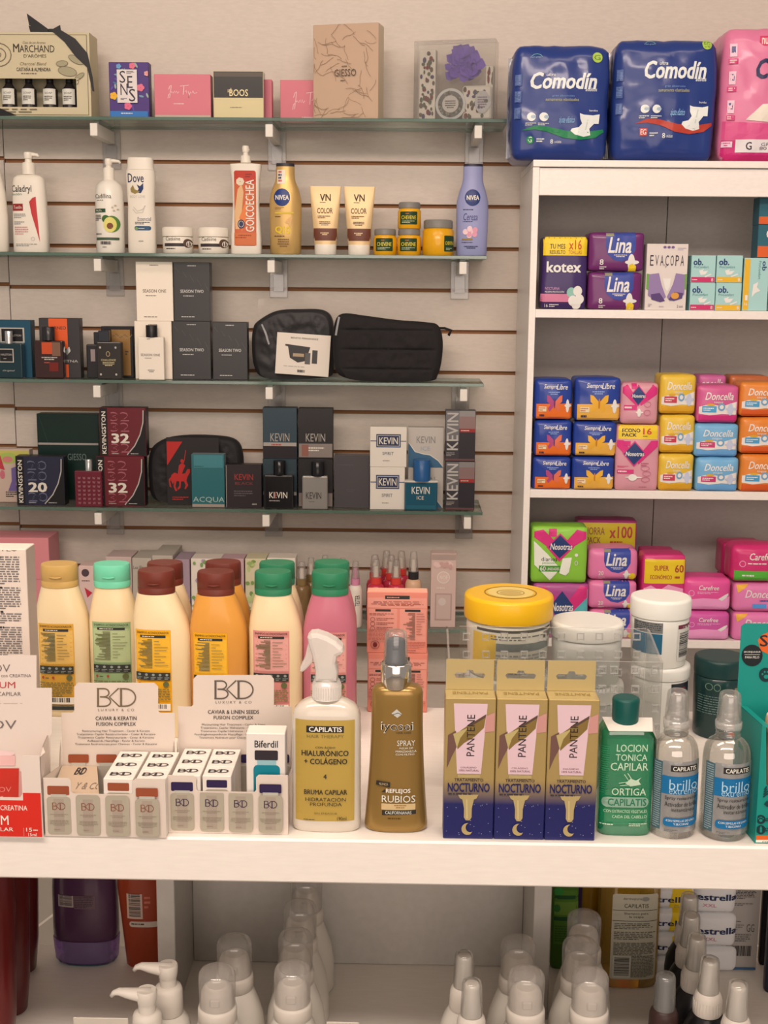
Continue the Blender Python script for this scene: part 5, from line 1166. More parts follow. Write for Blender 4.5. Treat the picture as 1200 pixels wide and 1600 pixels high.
c5('perfume_box', 'lilac grey box behind the brown capped bottles', 'box', 274, 874, 298, 2.955, .09, M((160, 132, 140), .5))
def flowers(p, bb, n, cols, seed=1):
    r = random.Random(seed)
    for k in range(n):
        x, y = r.uniform(bb[0]+3, bb[2]-3), r.uniform(bb[1]+3, bb[3]-6); p.ell(x, y, r.uniform(2, 4.5), r.uniform(2, 5), M(r.choice(cols), .5), 8)
c5('perfume_box', 'white box with purple and green flowers behind the orange bottle', 'box', 300, 873, 346, 2.95, .06, PW, lambda p, bb: flowers(p, bb, 46, ((150, 100, 170), (120, 150, 80), (170, 140, 160), (110, 90, 120))))
c5('perfume_box', 'box with pink flowers between the orange and white bottles', 'box', 347, 873, 382, 2.952, .06, M((190, 150, 150), .5), lambda p, bb: flowers(p, bb, 20, ((200, 110, 130), (170, 80, 110)), 2))
c5('perfume_box', 'cream box with green leaves behind the first green capped bottle', 'box', 384, 873, 416, 2.95, .07, M((206, 186, 150), .5), lambda p, bb: flowers(p, bb, 30, ((150, 160, 90), (180, 180, 120), (120, 140, 70)), 3))
c5('perfume_box', 'floral white box behind the green caps', 'box', 418, 872, 462, 2.952, .06, PW, lambda p, bb: flowers(p, bb, 34, ((150, 150, 130), (170, 160, 150), (140, 130, 120)), 4))
ccap = clear((.93, .92, .90), .14, (.8, .77, .74), .1, .15, 'dusty_clear_cap')
def mist(name, label, xc, yt, Y, hw, body, neck, capm=ccap, group=None, first=None, ycap=None, tester=False, ybot=None):
    yb = ybot or yb5(xc, Y); bb = (xc-hw, yt, xc+hw, yb); t = T(bb, Y, Z); r = t.root(name, label, 'bottle', group); H = yb-yt
    yn = yt+H*.26; ys = yt+H*.36
    b = B(); t.lo(b, [(yb, hw*.9), (yb-2, hw), (ys+8, hw), (ys+2, hw*.85), (ys, hw*.6)], body, 1, seg=24); b.build('body', r)
    if tester: q = B(); D(b, t.map, q, 'front', .004).text('TESTER', xc+hw*.0, ys+14, xc+hw*.62, yb-34, ink, .01, rot=90); q.build('label_print', r)
    b = B(); t.lo(b, [(ys-.3, hw*.62), (yn, hw*.62)], neck, 1, seg=24); b.build('collar', r)
    b = B(); t.lo(b, [(yn-.3, hw*.3), (yt+H*.1, hw*.26)], neck if tester else PW, 1, seg=16); b.build('nozzle', r)
    b = B(); t.lo(b, [(yn-.3, hw*.6), (yt+3, hw*.42), (yt, hw*.36)], capm, 1, seg=24, cap=(False, True)); b.build('clear_cap', r)
    return t, r
amb = M((116, 84, 48), .15, coat=.5)
t, r = mist('perfume_spray', 'amber perfume spray with clear cap, between the green capped bottles', 472, 878, 2.952, 12, amb, M((140, 110, 70), .3, .4), group='amber perfume sprays')
dup(r, 'amber perfume spray in the row behind, right of the front amber one', (at(486, 985, 3.0).x, 3.0, Z+.0003))
dup(r, 'amber perfume spray peeking over the green caps', (at(508, 985, 3.03).x, 3.03, Z+.0003))
dup(r, 'amber perfume spray peeking over the second green cap, rightmost of the amber ones', (at(535, 985, 3.0).x, 3.0, Z+.0003))
mist('perfume_spray', 'white tester spray with pink collar and sideways lettering', 555, 877, 2.95, 11, PW, M((206, 128, 152), .4), tester=True)
red = M((190, 44, 66), .15, coat=.6)
t, r = mist('perfume_spray', 'red glass perfume spray above the coral boxes, left one in front', 587, 874, 2.95, 13.5, red, M((214, 60, 50), .25, coat=.4), group='red glass perfume sprays')
dup(r, 'red glass perfume spray above the coral boxes, right one in front', (at(618, 985, 2.95).x, 2.95, Z+.0003))
for i, (x, y_) in enumerate(((585, 3.0), (610, 3.0), (603, 3.05), (626, 3.05))): dup(r, ('red glass perfume spray just behind the left front one', 'red glass perfume spray just behind the right front one', 'red glass perfume spray in the back row, left', 'red glass perfume spray in the back row, right')[i], (at(x, 985, y_).x, y_, Z+.0003))
mist('foundation_bottle', 'beige bottle with black collar and clear cap next to the red sprays', 645, 862, 2.952, 13, M((206, 158, 124), .3), K2)
def paint(p, bb):
    p.rect(673, 866, 712, 875, M((168, 140, 128), .5)); p.ring(691.5, 902, 10, 9.5, 1.6, PW); p.ell(691.5, 902, 8, 7.6, M((214, 176, 164), .5)); p.text('NOE', 686, 899, 698, 905, PW, .01); p.lines(681, 917, 703, 920, 1, PW); p.rect(679, 927, 705, 969, M((176, 140, 130), .5)); p.rect(681, 929, 703, 967, M((196, 164, 152), .4)); p.ell(690, 940, 6, 6, M((206, 180, 168), .5)); flowers(p, (676, 876, 710, 892), 14, ((196, 150, 140), (220, 180, 170)), 6)
c5('perfume_box', 'pale pink carton with round emblem and window beside the yellow jar', 'box', 672, 865, 711, 2.95, .04, M((204, 168, 156), .5), paint)

# ================================================================ on the counter: back rows
GAIN = 1.0; Z = ZK
ink = M((52, 46, 44), .5); PW = M((240, 220, 200), .4); DK = M((52, 52, 48), .45)
def yk(x, Y): return ypx(at(x, 1150, Y).x, Y, ZK)
def kbox(x0, yt, x1, Y): return (x0, yt, x1, yk((x0+x1)/2, Y))
hb = {}
def hair(xc, hw, capx, chw, yt, yc, Y, body, capm, lab, lc, label, group, clean=False):
    bb = kbox(xc-hw, yt, xc+hw, Y); yb = bb[3]; t = T(bb, Y, ZK); r = t.root('hair_bottle', label, 'bottle', group); o = capx-xc
    b = B(); R = []
    pts = [(yb, .94), (yb-2.5, 1), (yc+66, 1), (yc+52, .985), (yc+36, .92), (yc+20, .82), (yc+8, .73), (yc+3, .69), (yc+.4, .665)]
    for y, k in pts:
        f = max(0, min(1, (yc+66-y)/66)); R.append(((yb-y)*t.sz, hw*k*t.sx, hw*k*t.sx*(.60+.16*f), 2.9-.8*f, o*t.sx*f))
    b.loft(R, body, 44); b.build('body', r)
    c = B(); c.loft([((yb-y)*t.sz, a*chw*t.sx, a*chw*t.sx*.8, 2.1) for y, a in ((yc, .985), (yc-9, 1), (yc-9.6, .98), (yc-10.2, 1), (yt+2.5, .985), (yt, .94))], capm, 40, x=o*t.sx)
    co = c.build('cap', r)
    q = B(); q.tube([((o-9)*t.sx, -chw*t.sx*.8-.0008, (yb-yc+17)*t.sz), (o*t.sx, -chw*t.sx*.83-.0008, (yb-yc+16)*t.sz), ((o+9)*t.sx, -chw*t.sx*.8-.0008, (yb-yc+17)*t.sz)], .0011, capm, 8); q.build('thumb_lip', co)
    if lab:
        x0, y0, x1, y1 = lab; y1 = min(y1, yb-4); m, m2 = lc; q = B(); p = D(b, t.map, q, 'front', .006); f = lambda a: x0+a*(x1-x0); g = lambda y: y0+y
        p.rect(x0, y0, x1, y1, m); p.rect(x0+1.5, g(10), x1-1.5, g(62), m2); p.text('SHAMPOO ACONDICIONADOR', f(.05), g(2.5), f(.95), g(6), ink, .004); p.rect(f(.14), g(8), f(.86), g(12), DK); p.lines(f(.2), g(9), f(.8), g(11), 1, PW)
        random.seed(int(xc)); 
        for k in range(22):
            y = g(15+k*2.0); L = random.uniform(.12, .42); p.line([(f(.48-L), y), (f(.48), y)], 1.2, M((110, 104, 70), .5))
        for k in range(9): y = g(17+k*4.6); p.line([(f(.54), y), (f(.54+random.uniform(.12, .38)), y)], .9, M((120, 112, 76), .5))
        p.rect(f(.03), g(65), f(.97), g(77), DK)
        for k in range(5): p.ell(f(.12+.19*k), g(68.5), 2.2, 2, M((150, 150, 140), .5), 9); p.lines(f(.05+.19*k), g(71.5), f(.19+.19*k), g(76), 2, M((150, 150, 140), .5), fill=1)
        p.ell(f(.12), g(83), 2, 2.4, M((170, 70, 50), .5), 9); p.ell(f(.40), g(83), 2, 2.4, M((170, 70, 50), .5), 9); p.lines(f(.18), g(82), f(.34), g(85), 1, ink); p.ell(f(.85), g(83), 4.5, 4.5, M((100, 100, 60), .5), 12); p.lines(f(.03), g(89), f(.97), min(g(112), y1-3), 6, M((128, 116, 70), .5), fill=.95)
        if y0+124 < y1+14: p.rect(x0+2, g(113), x1-2, g(124), PW); p.barcode(f(.15), g(114), f(.85), g(121), ink)
        if y0+132 < yb-2 and xc < 110: p.rect(x0+4, g(127), x1-2, g(133), DK)
        q.build('label', r)
    return t, r
bodyc = M((240, 206, 160), .33, coat=.15); org = M((222, 148, 64), .33, coat=.15); pkc = M((198, 108, 122), .33, coat=.15)
brn = M((112, 48, 36), .4); grn = M((48, 122, 84), .4); mint = M((116, 200, 160), .4); tanc = M((206, 160, 92), .4)
LY = (M((222, 160, 58), .45), M((232, 180, 96), .45)); LY2 = (M((238, 164, 20), .45), M((240, 176, 50), .45)); LG = (M((150, 170, 120), .45), M((184, 190, 140), .45)); LP = (M((216, 134, 124), .45), M((228, 158, 146), .45))
hair(104, 41.5, 101, 28, 880, 914, 1.645, bodyc, tanc, (72, 967, 126, 1094), LY, 'cream hair bottle with tan cap and yellow back label, leftmost of the row', None)
hair(184, 38.5, 181.5, 28, 880, 914, 1.645, bodyc, mint, (154, 965, 212, 1094), LG, 'cream hair bottle with mint green cap and pale green back label', None)
hair(259, 44, 250, 28.5, 890, 924, 1.57, bodyc, brn, (221, 976, 275, 1106), LY2, 'cream hair bottle with brown cap and yellow back label, front of its pair', None)
hair(264, 41, 263, 27.5, 878, 911, 1.645, bodyc, brn, None, None, 'cream hair bottle with brown cap standing behind the other brown capped cream one', None)
hair(345, 44, 341, 28.5, 892, 926, 1.57, org, brn, (309, 981, 361, 1106), LY2, 'orange hair bottle with brown cap and yellow back label, front of its pair', None)
hair(354, 41, 352, 27.5, 877, 911, 1.645, org, brn, None, None, 'orange hair bottle with brown cap standing behind the other orange one', None)
hair(433, 41.5, 428.5, 28.5, 892, 926, 1.57, bodyc, grn, (400, 978, 455, 1106), LP, 'cream hair bottle with green cap and pink back label, front of its pair', None)
hair(436, 39.5, 434.5, 27.5, 878, 911, 1.645, bodyc, grn, None, None, 'cream hair bottle with green cap standing behind the other green capped cream one', None)
hair(515, 41, 515.5, 28.5, 892, 926, 1.57, pkc, grn, (487, 980, 542, 1106), LP, 'pink hair bottle with green cap and pink back label, front of its pair', None)
hair(519, 38, 518, 27.5, 877, 911, 1.645, pkc, grn, None, None, 'pink hair bottle with green cap standing behind the other pink one', None)
# coral cartons
cor = M((226, 132, 112), .45); corl = M((228, 148, 130), .45); cd = M((150, 84, 74), .5)
def paint(p, bb):
    x0, y0, x1, y1 = bb; s_ = (y1-y0)/96; f = lambda x, y: (x, y0+(y-924)*s_)
    def rc(a, b_, c, d_, m): p.rect(*f(a, b_), *f(c, d_), m)
    rc(574, 933, 666, 949, corl); rc(576, 950, 620, 1002, corl); rc(624, 950, 665, 1002, corl)
    rc(601, 929.5, 639, 935, DK); p.lines(*f(604, 931), *f(636, 934), 1, corl); p.lines(*f(577, 938), *f(663, 946), 4, cd, center=True)
    rc(586, 951, 610, 954.5, DK); rc(632, 951, 656, 954.5, DK); p.lines(*f(577, 957), *f(618, 961), 2, cd); 
    for k in range(3): p.ring(*f(582, 967+k*7), 4, 3.4, .8, cd); p.lines(*f(588, 964+k*7), *f(616, 969+k*7), 2, cd)
    for k in range(20): L = random.uniform(4, 20); y = 957+k*2.1; a, b_ = f(648-L, y), f(648, y); p.line([a, b_], 1.1, M((140, 96, 80), .5))
    for k in range(9): y = 957+k*4; a, b_ = f(650, y), f(650+random.uniform(5, 13), y); p.line([a, b_], .8, cd)
    p.lines(*f(576, 981), *f(620, 999), 9, M((184, 104, 92), .5), fill=1, th=.6); p.ell(*f(586, 1006), 3.4, 3.6, M((110, 30, 34), .5)); p.ring(*f(586, 1006), 7, 7, 1, cd); p.lines(*f(632, 1000), *f(664, 1010), 4, M((184, 104, 92), .5), fill=1); p.lines(*f(634, 1013), *f(662, 1016), 1, cd)
YC = depth_on(620, 1113, ZK)
bb = (574, 1021, 667, 1113)
t = carton('hair_kit_carton', 'coral carton with small print standing on the counter behind the bronze spray', 'box', bb, YC, ZK, .024, cor, cor, M((240, 168, 140), .45), lambda p: paint(p, bb), group='coral cartons')
bb2 = (573, 925, 667, 1020)
carton('hair_kit_carton', 'coral carton with small print stacked on top of the other coral one', 'box', bb2, YC, t.top, .024, cor, cor, M((240, 168, 140), .45), lambda p: paint(p, bb2), group='coral cartons')
# tall white carton at far left
def paint(p):
    p.text('TEV', 16, 857, 42, 861, ink); 
    for y0, y1, n in ((868, 912, 12), (915, 950, 10), (955, 972, 5), (976, 1022, 13)): p.lines(-30, y0, 45, y1, n, M((120, 108, 104), .5), fill=.97, th=.55)
    for y in (869, 915, 952, 976): p.lines(-10, y, 36, y+3, 1, ink, th=1)
Yw = 1.42
carton('treatment_carton', 'tall white carton covered with small print at the left edge', 'box', kbox(-50, 858, 55, Yw), Yw, ZK, .035, M((226, 200, 182), .5), M((190, 166, 152), .5), PW, paint)
# ================================================================ jars and acrylic organiser
Z = ZK; GAIN = 1.0
Yj = 1.575; acr = clear((.965, .965, .96), .035, (.72, .70, .68), .05, .2, 'acrylic', .35); acre = clear((.8, .82, .82), .35, (.8, .78, .76), .1, .3, 'acrylic_edge')
yl = M((238, 176, 24), .35, coat=.2)
def jar(label, xc, hw, yt, yl0, Y, zs, ybot, body, lid, lidr=1.03, lab=None, lidtop=None, group=None):
    """lid from yt to yl0, body to ybot"""
    bb = (xc-hw, yt, xc+hw, ybot); t = T(bb, Y, zs); r = t.root('hair_mask_jar', label, 'jar', group)
    b = B(); t.lo(b, [(ybot, hw*.88), (ybot-3, hw*.92), (yl0+14, hw*.98), (yl0+2, hw*.97), (yl0+.3, hw*.9)], body, 1, seg=44); b.build('body', r)
    c = B(); t.lo(c, [(yl0, hw*lidr*.99), (yl0-3, hw*lidr), (yt+5, hw*lidr), (yt+1.2, hw*lidr*.975), (yt, hw*lidr*.9)], lid, 1, seg=48); l = c.build('lid', r)
    if lab: q = B(); lab(D(b, t.map, q, 'front', .006)); q.build('label', r)
    t.l = l; t.lb = c; return t
def yt_top(xc, yt_center, Y): return yt_center
ins = M((206, 200, 190), .35)
z1 = zat(792, 1046, Yj)
clr = clear((.92, .90, .84), .30, (.85, .8, .66), .08, .2, 'clear_jar')
jl = jar('yellow bodied jar hidden under the big yellow lidded one in the organiser', 792, 66, 1047, 1075, Yj, ZK, yk(792, Yj), M((214, 164, 50), .3, coat=.3), M((220, 210, 196), .4))
def lab(p):
    p.rect(737, 975, 769, 1040, M((226, 178, 50), .4)); p.rect(742, 968, 856, 972, DK); p.lines(762, 976, 850, 984, 2, M((110, 110, 104), .5)); p.barcode(842, 974, 856, 984, ink); p.rect(770, 988, 850, 1000, M((110, 116, 112), .5)); p.lines(770, 1004, 850, 1036, 6, M((150, 150, 144), .5))
t = jar('large jar with a wide yellow lid, standing in the clear organiser', 792, 66, 926, 961, Yj, jl.top, 1046, M((226, 212, 190), .3, coat=.3), yl, 1.045, lab)
q = B(); dd = D(t.lb, lambda x, y: (x, y), q, 'top', .006)
dd.ell(.002, 0, .030, .030, M((226, 190, 110), .5), 30); dd.ring(.002, 0, .034, .034, .0015, M((150, 110, 40), .5)); dd.ell(.002, -.002, .014, .012, M((196, 160, 90), .5)); dd.ring(.002, -.002, .018, .016, .001, M((140, 104, 50), .5)); q.build('lid_print', t.l)
jb = jar('white jar at the bottom of the stack in the middle of the organiser', 915, 54, 1062, 1085, Yj, ZK, yk(915, Yj), M((206, 196, 188), .35), M((222, 208, 196), .4))
jar('white jar with a low pale lid behind the clear organiser panel', 914, 55, 968, 990, Yj, jb.top, 1061, M((216, 204, 192), .35), M((228, 214, 200), .35), 1.03)
Yr = 1.60
def lab(p): p.rect(1036, 1056, 1066, 1120, M((40, 40, 48), .4)); p.lines(1040, 1062, 1062, 1080, 5, M((150, 60, 60), .5))
jc = jar('white jar with dark label, bottom of the stack at the right of the organiser', 1028, 44, 1034, 1052, Yr, ZK, yk(1032, Yr), M((220, 208, 196), .35), M((224, 212, 200), .35), 1.02, lab)
def lab(p): p.rect(986, 962, 1024, 978, M((120, 116, 112), .5)); p.lines(987, 963, 1023, 977, 5, M((60, 56, 56), .5)); p.rect(986, 979, 1024, 1010, M((40, 92, 116), .4)); p.rect(1048, 966, 1070, 1022, M((212, 200, 188), .45)); p.rect(1048, 966, 1070, 972, M((110, 40, 60), .4)); p.barcode(1051, 978, 1067, 1016, ink, True)
jar('white jar with barcode and white screw lid, stacked at the right of the organiser', 1028, 45.5, 930, 958, Yr, jc.top, 1033, M((230, 216, 202), .35), M((234, 220, 206), .35), 1.03, lab)
dg = M((24, 52, 50), .3, coat=.3)
def lab(p): p.ring(1096, 1063, 5, 5.5, 1, M((110, 130, 110), .5)); p.ring(1107, 1063, 5, 5.5, 1, M((110, 130, 110), .5)); p.rect(1133, 1063, 1146, 1080, M((120, 116, 90), .5)); p.lines(1084, 1076, 1128, 1106, 8, M((110, 130, 124), .5), th=.3)
Yg = 1.60
jar('dark green jar with dark lid behind the clear spray bottles', 1120, 41, 1024, 1050, Yg, ZK, yk(1120, Yg), dg, M((28, 56, 54), .35), .99, lab)
# organiser
YB1, YF1 = 1.492, 1.40
root = empty('acrylic_organiser', 'clear acrylic organiser with rows of square cutouts in front of the jars', 'organiser', (0, 0, ZK+.0003))
def panel(name, x0, x1, ytop, Y, cols, rows):
    b = B(); a = at(x0, 1040, Y).x; e = at(x1, 1040, Y).x; zt = zat((x0+x1)/2, ytop, Y)-ZK
    b.box(a, e, Y, Y+.0025, .0, zt, dict(front=acr, side=acre, top=acre, back=acr))
    m = M((206, 200, 194), .25)
    for y in rows:
        for x in cols:
            c = at(x, y, Y-.0005); r = .0046; cz = c.z-ZK
            if cz < .006: continue
            for (p0, p1, q0, q1) in ((-r, r, r-.0013, r), (-r, r, -r, -r+.0013), (-r, -r+.0013, -r+.0013, r-.0013), (r-.0013, r, -r+.0013, r-.0013)):
                b.box(c.x+p0, c.x+p1, Y-.0015, Y, cz+q0, cz+q1, acre)
    return b.build(name, root), a, e, zt
P1, a1, e1, zt1 = panel('back_panel', 717, 1007, 981, YB1, (729, 759, 788, 819, 848, 877, 907, 936.5, 966, 995), (995, 1023, 1051, 1079))
P2, a2, e2, zt2 = panel('front_panel', 700, 1036, 1033, YF1, (717, 749, 781, 813, 845, 877, 909, 941, 959.5, 992, 1024), (1047, 1077, 1107, 1137))
b = B(); L = YB1-YF1-.003
for x0 in (a2, e2-.0025):
    pts = [(YF1+.0027, 0), (YB1-.0003, 0), (YB1-.0003, zt1), (YB1-.012, zt1), (YF1+.0027, zt2)]
    n = len(pts); vs = [(x0, p[0], p[1]) for p in pts]+[(x0+.0025, p[0], p[1]) for p in pts]
    b = B(); b.add(vs, [tuple(range(n)), tuple(range(2*n-1, n-1, -1))]+[(i, i+n, (i+1) % n+n, (i+1) % n) for i in range(n)], acr); b.build('side_panel', root)
b = B(); b.box(a2+.003, e2-.003, YF1+.003, YB1-.0005, 0, .0025, acr); b.build('base_panel', root)
# ================================================================ counter front row
ink = M((48, 42, 42), .5); PW = M((240, 222, 204), .4)
# left red display carton
card = M((226, 200, 184), .5); red = M((214, 44, 32), .4)
Yf = depth_on(40, 1309, ZK); Ybk = Yf+.075
t = T((-70, 1180, 68, 1309), Yf, ZK, .08); root = empty('display_carton', 'red and white display carton at the left edge of the counter', 'display', (t.X, Yf, ZK+.0003))
b = B(); m_ = t.map
b.prism([m_(-70, 1309), m_(68, 1309), m_(67, 1180), m_(42, 1180), m_(38, 1184), m_(38, 1240), m_(34, 1246), m_(-70, 1246)], 0, .0007, card)
p = D(b, m_, None); p.rect(-69, 1250, 67.5, 1308.5, red); p.rect(39, 1238, 67, 1250.5, red)
p.text('con', -14, 1260, -2, 1267, PW); p.text('CREATINA', 3, 1258, 45, 1266, PW, .004); p.text('SERIUM', -45, 1274, 15, 1289, PW, .004); p.text('POR CAPILAR', -50, 1293, 22, 1299, PW, .002); p.text('15', 42, 1293, 51, 1299, PW); p.lines(53, 1295, 65, 1298, 1, PW); p.text('15ml', 45, 1301, 58, 1306, PW); p.rect(37.5, 1293, 39, 1306, M((230, 100, 90), .4))
b.build('front_panel', root)
tb = T((-70, 1024, 80, 1290), Ybk, ZK); ob_ = tb.X-t.X
mb = lambda x, y: (at(x, y, Ybk).x-t.X, at(x, y, Ybk).z-ZK-.0003)
b = B(); zf = 0
xq = mb(79, 1240)[0]
b.prism([(mb(-70, 1290)[0], 0), (xq, 0), mb(78, 1150), mb(81, 1146), mb(81, 1075), mb(57, 1075), mb(57, 1024), mb(-70, 1024)], Ybk-Yf, Ybk-Yf+.0007, card)
p = D(b, mb, None); lg2 = M((120, 104, 98), .5)
p.lines(-69, 1098, 80, 1100, 1, M((200, 176, 160), .5), fill=1, th=.6)
p.text('ROV', -22, 1038, 16, 1050, lg2, -.003); p.text('con CREATINA', 2, 1053, 49, 1058, lg2); p.text('SERIUM', -34, 1065, 24, 1075, M((190, 60, 66), .4), .0); p.text('TOR CAPILAR', -26, 1081, 33, 1087, lg2)
p.text('ROV', -32, 1125, 26, 1139, lg2, -.003)
p.rect(-69, 1205, 78, 1290, M((206, 150, 140), .5))
p.ell(-2, 1177, 26, 5, M((236, 196, 188), .3)); p.rect(-26, 1180, 24, 1196, M((230, 176, 168), .3)); p.rect(-32, 1200, 30, 1280, M((196, 50, 38), .3)); p.text('ROV', -10, 1229, 18, 1237, M((226, 130, 120), .4)); p.lines(-12, 1242, 18, 1247, 1, M((226, 130, 120), .4))
b.build('back_panel', root)
b = B(); xs = m_(68, 1309)[0]; zb_ = mb(80, 1148)[1]; zfr = m_(68, 1182)[1]
xb = xq
vs = [(xs, .0008, 0), (xb, Ybk-Yf-.0003, 0), (xb, Ybk-Yf-.0003, zb_), (xb, (Ybk-Yf)*.72, zb_*.93), (xs, (Ybk-Yf)*.25, zfr*.98), (xs, .0008, zfr)]
b.add(vs, [(0, 1, 2, 3, 4, 5)], card); b.add([(v[0]-.0007, v[1], v[2]) for v in vs], [(5, 4, 3, 2, 1, 0)], card); b.build('side_panel', root)
# two vial displays
cdk = M((222, 196, 178), .5); cwh = M((234, 212, 196), .45)
def bkd_logo(p, x0, y0, x1, y1, m, w=2.2):
    f = lambda a, e: (x0+a*(x1-x0), y0+e*(y1-y0)); g = [f(.27+.0, .0)]
    p.line([f(.03, .0), f(.03, 1)], w*1.5, m)
    arc = lambda cx, cy, rx, ry, a0, a1: [f(cx+rx*math.cos(math.radians(a0+(a1-a0)*k/12)), cy+ry*math.sin(math.radians(a0+(a1-a0)*k/12))) for k in range(13)]
    p.line([f(0, .03)]+arc(.18, .25, .13, .22, -90, 90)+[f(.08, .47)], w, m); p.line([f(.08, .47)]+arc(.18, .73, .17, .25, -90, 90)+[f(0, .98)], w, m)
    p.line([f(.56, 0), f(.32, .47), f(.58, 1)], w, m); p.line([f(.62, 0), f(.62, 1)], w*1.5, m); p.line([f(.58, .03)]+arc(.72, .5, .27, .47, -90, 90)+[f(.58, .97)], w, m)
def vial(p, xc, y0, cap, capm, ltr, nocap=False):
    gl = M((176, 158, 136), .35); gd = M((150, 130, 110), .4)
    if not nocap: p.rrect(xc-17, y0, xc+17, y0+14, 2, capm); p.rect(xc-12, y0+13, xc+12, y0+19, M((190, 176, 160), .4))
    p.rrect(xc-18.5, y0+17 if not nocap else y0+13, xc+18.5, y0+76, 5, gl); p.rect(xc-8, y0+20, xc+8, y0+72, M((168, 146, 128), .4))
    bkd_logo(p, xc-10, y0+26, xc+10, y0+37, ltr, 1.1); p.lines(xc-14, y0+43, xc+14, y0+48, 2, gd, center=True, th=.35); p.lines(xc-16, y0+53, xc+16, y0+62, 4, gd, center=True, th=.35); p.lines(xc-8, y0+67, xc+8, y0+69, 1, gd)
def display(x0, x1, yb, notch, sect, back, raised, vials, vy, capc, ltrc, title, small, label, cols, brown):
    Yf = depth_on((x0+x1)/2, yb, ZK); Dp = .088; Yb = Yf+Dp
    t = T((x0, notch[1], x1, yb), Yf, ZK); root = empty('vial_display', label, 'display', (t.X, Yf, ZK+.0003)); m_ = t.map; cm = M(capc, .35, .1); lm = M(ltrc, .4)
    b = B(); n0, ny, n1 = notch; ys0, ys1 = sect
    b.prism([m_(x0, yb), m_(x1, yb), m_(x1, ys1), m_(n1+4, ys1), m_(n1, ys1+4), m_(n1, ny-3), m_(n1-3, ny), m_(n0+3, ny), m_(n0, ny-3), m_(n0, ys0+4), m_(n0-4, ys0), m_(x0, ys0)], 0, .0007, cdk)
    p = D(b, m_, None)
    for xc, nc in vials: vial(p, xc, vy, 0, cm, lm, nc)
    b.build('front_panel', root)
    bx0, bx1, by = back; rx0, rx1, ry = raised
    tb = T((bx0, ry, bx1, 1210), Yb, ZK); o = tb.X-t.X; zoff = tb.h; 
    def mb(x, y): c = at(x, y, Yb); return (c.x-t.X, c.z-ZK-.0003)
    b = B(); zl = 0
    l0, l1 = mb(bx0, 1200)[0], mb(bx1, 1200)[0]
    b.prism([(l0, 0), (l1, 0), mb(bx1, by), mb(rx1+3, by), mb(rx1, by-3), mb(rx1, ry+6), mb(rx1-6, ry), mb(rx0+6, ry), mb(rx0, ry+6), mb(rx0, by-3), mb(rx0-3, by), mb(bx0, by)], Dp, Dp+.0007, cdk)
    p = D(b, mb, None); lgm = M(brown, .4); xc = (rx0+rx1)/2
    bkd_logo(p, xc-30, ry+8, xc+31, ry+37, lgm, 2.2); p.text('LUXURY & CO', xc-28, ry+40, xc+28, ry+44, lgm, -.004, sp=1.5)
    p.text(title, xc-(32 if len(title) < 18 else 40), by+5, xc+(32 if len(title) < 18 else 40), by+11, ink, .006); p.text('FUSION COMPLEX', xc-31, by+14, xc+31, by+19.5, ink, .006)
    for k, s in enumerate(small): L = 1.12*len(s); p.text(s, xc-L, by+26+k*5.1, xc+L, by+30+k*5.1, ink)
    pv = [bx0+27, bx0+71, bx0+115, bx0+158]
    for v in pv: p.rrect(v-16, 1178, v+16, 1191, 2, cm); p.rect(v-11, 1191, v+11, 1196, M((190, 176, 160), .4)); p.rrect(v-18, 1196, v+18, 1240, 4, M((176, 158, 140), .35))
    b.build('back_panel', root)
    for sx, xe, xl in ((-1, m_(x0, yb)[0], l0), (1, m_(x1, yb)[0], l1)):
        zt = m_(x0, ys0)[1]; zt2 = mb(bx0, 1190)[1]; zz = mb(bx0, by+40)[1]
        b = B(); vs = [(xe, .0008, 0), (xl, Dp-.0003, 0), (xl, Dp-.0003, zz), (xl+(xe-xl)*.12, Dp*.88, zt2*.97), (xe, .004, zt), (xe, .0008, zt)]
        b.add(vs, [(0, 1, 2, 3, 4, 5)], cwh); b.add([(v[0]-sx*.0007, v[1], v[2]) for v in vs], [(5, 4, 3, 2, 1, 0)], cwh); b.build('side_panel', root)
    b = B(); b.box(m_(x0, yb)[0]+.001, m_(x1, yb)[0]-.001, .001, Dp-.0005, 0, .0007, cwh); p = D(b, lambda x, y: (x, y), None, 'top')
    b.build('floor_panel', root)
    if x0 < 100:
        q = B(); c0 = at(97, 1196, Yb-.001); c1 = at(168, 1196, Yb-.001); zf_ = m_(x0, 1244)[1]-.0035; zb_ = c0.z-ZK-.0003
        xa, xe = c0.x-t.X, c1.x-t.X; q.add([(m_(80, yb)[0], .0012, zf_), (m_(157, yb)[0], .0012, zf_), (xe-.012, Dp-.001, zb_), (xa, Dp-.001, zb_)], [(0, 1, 2, 3)], M((196, 164, 136), .55))
        p = D(q, lambda x, y: ((x-x0)/(x1-x0)*(m_(x1, yb)[0]-m_(x0, yb)[0])+m_(x0, yb)[0], .0012+(1244-y)/48*(Dp-.004)), None, 'top'); p.text('Y & CO.', 108, 1221, 152, 1231, M((130, 108, 92), .5)); bkd_logo(p, 94, 1199, 110, 1209, ink, 1.4); bkd_logo(p, 134, 1199, 152, 1209, ink, 1.4)
        q.build('inner_flap', root)
    # little cartons standing in it
    first = None
    hz = zat((cols[0][0]+cols[0][1])/2, cols[0][2], Yf+.003)-ZK-.0013; nm = ('front', 'middle', 'back')
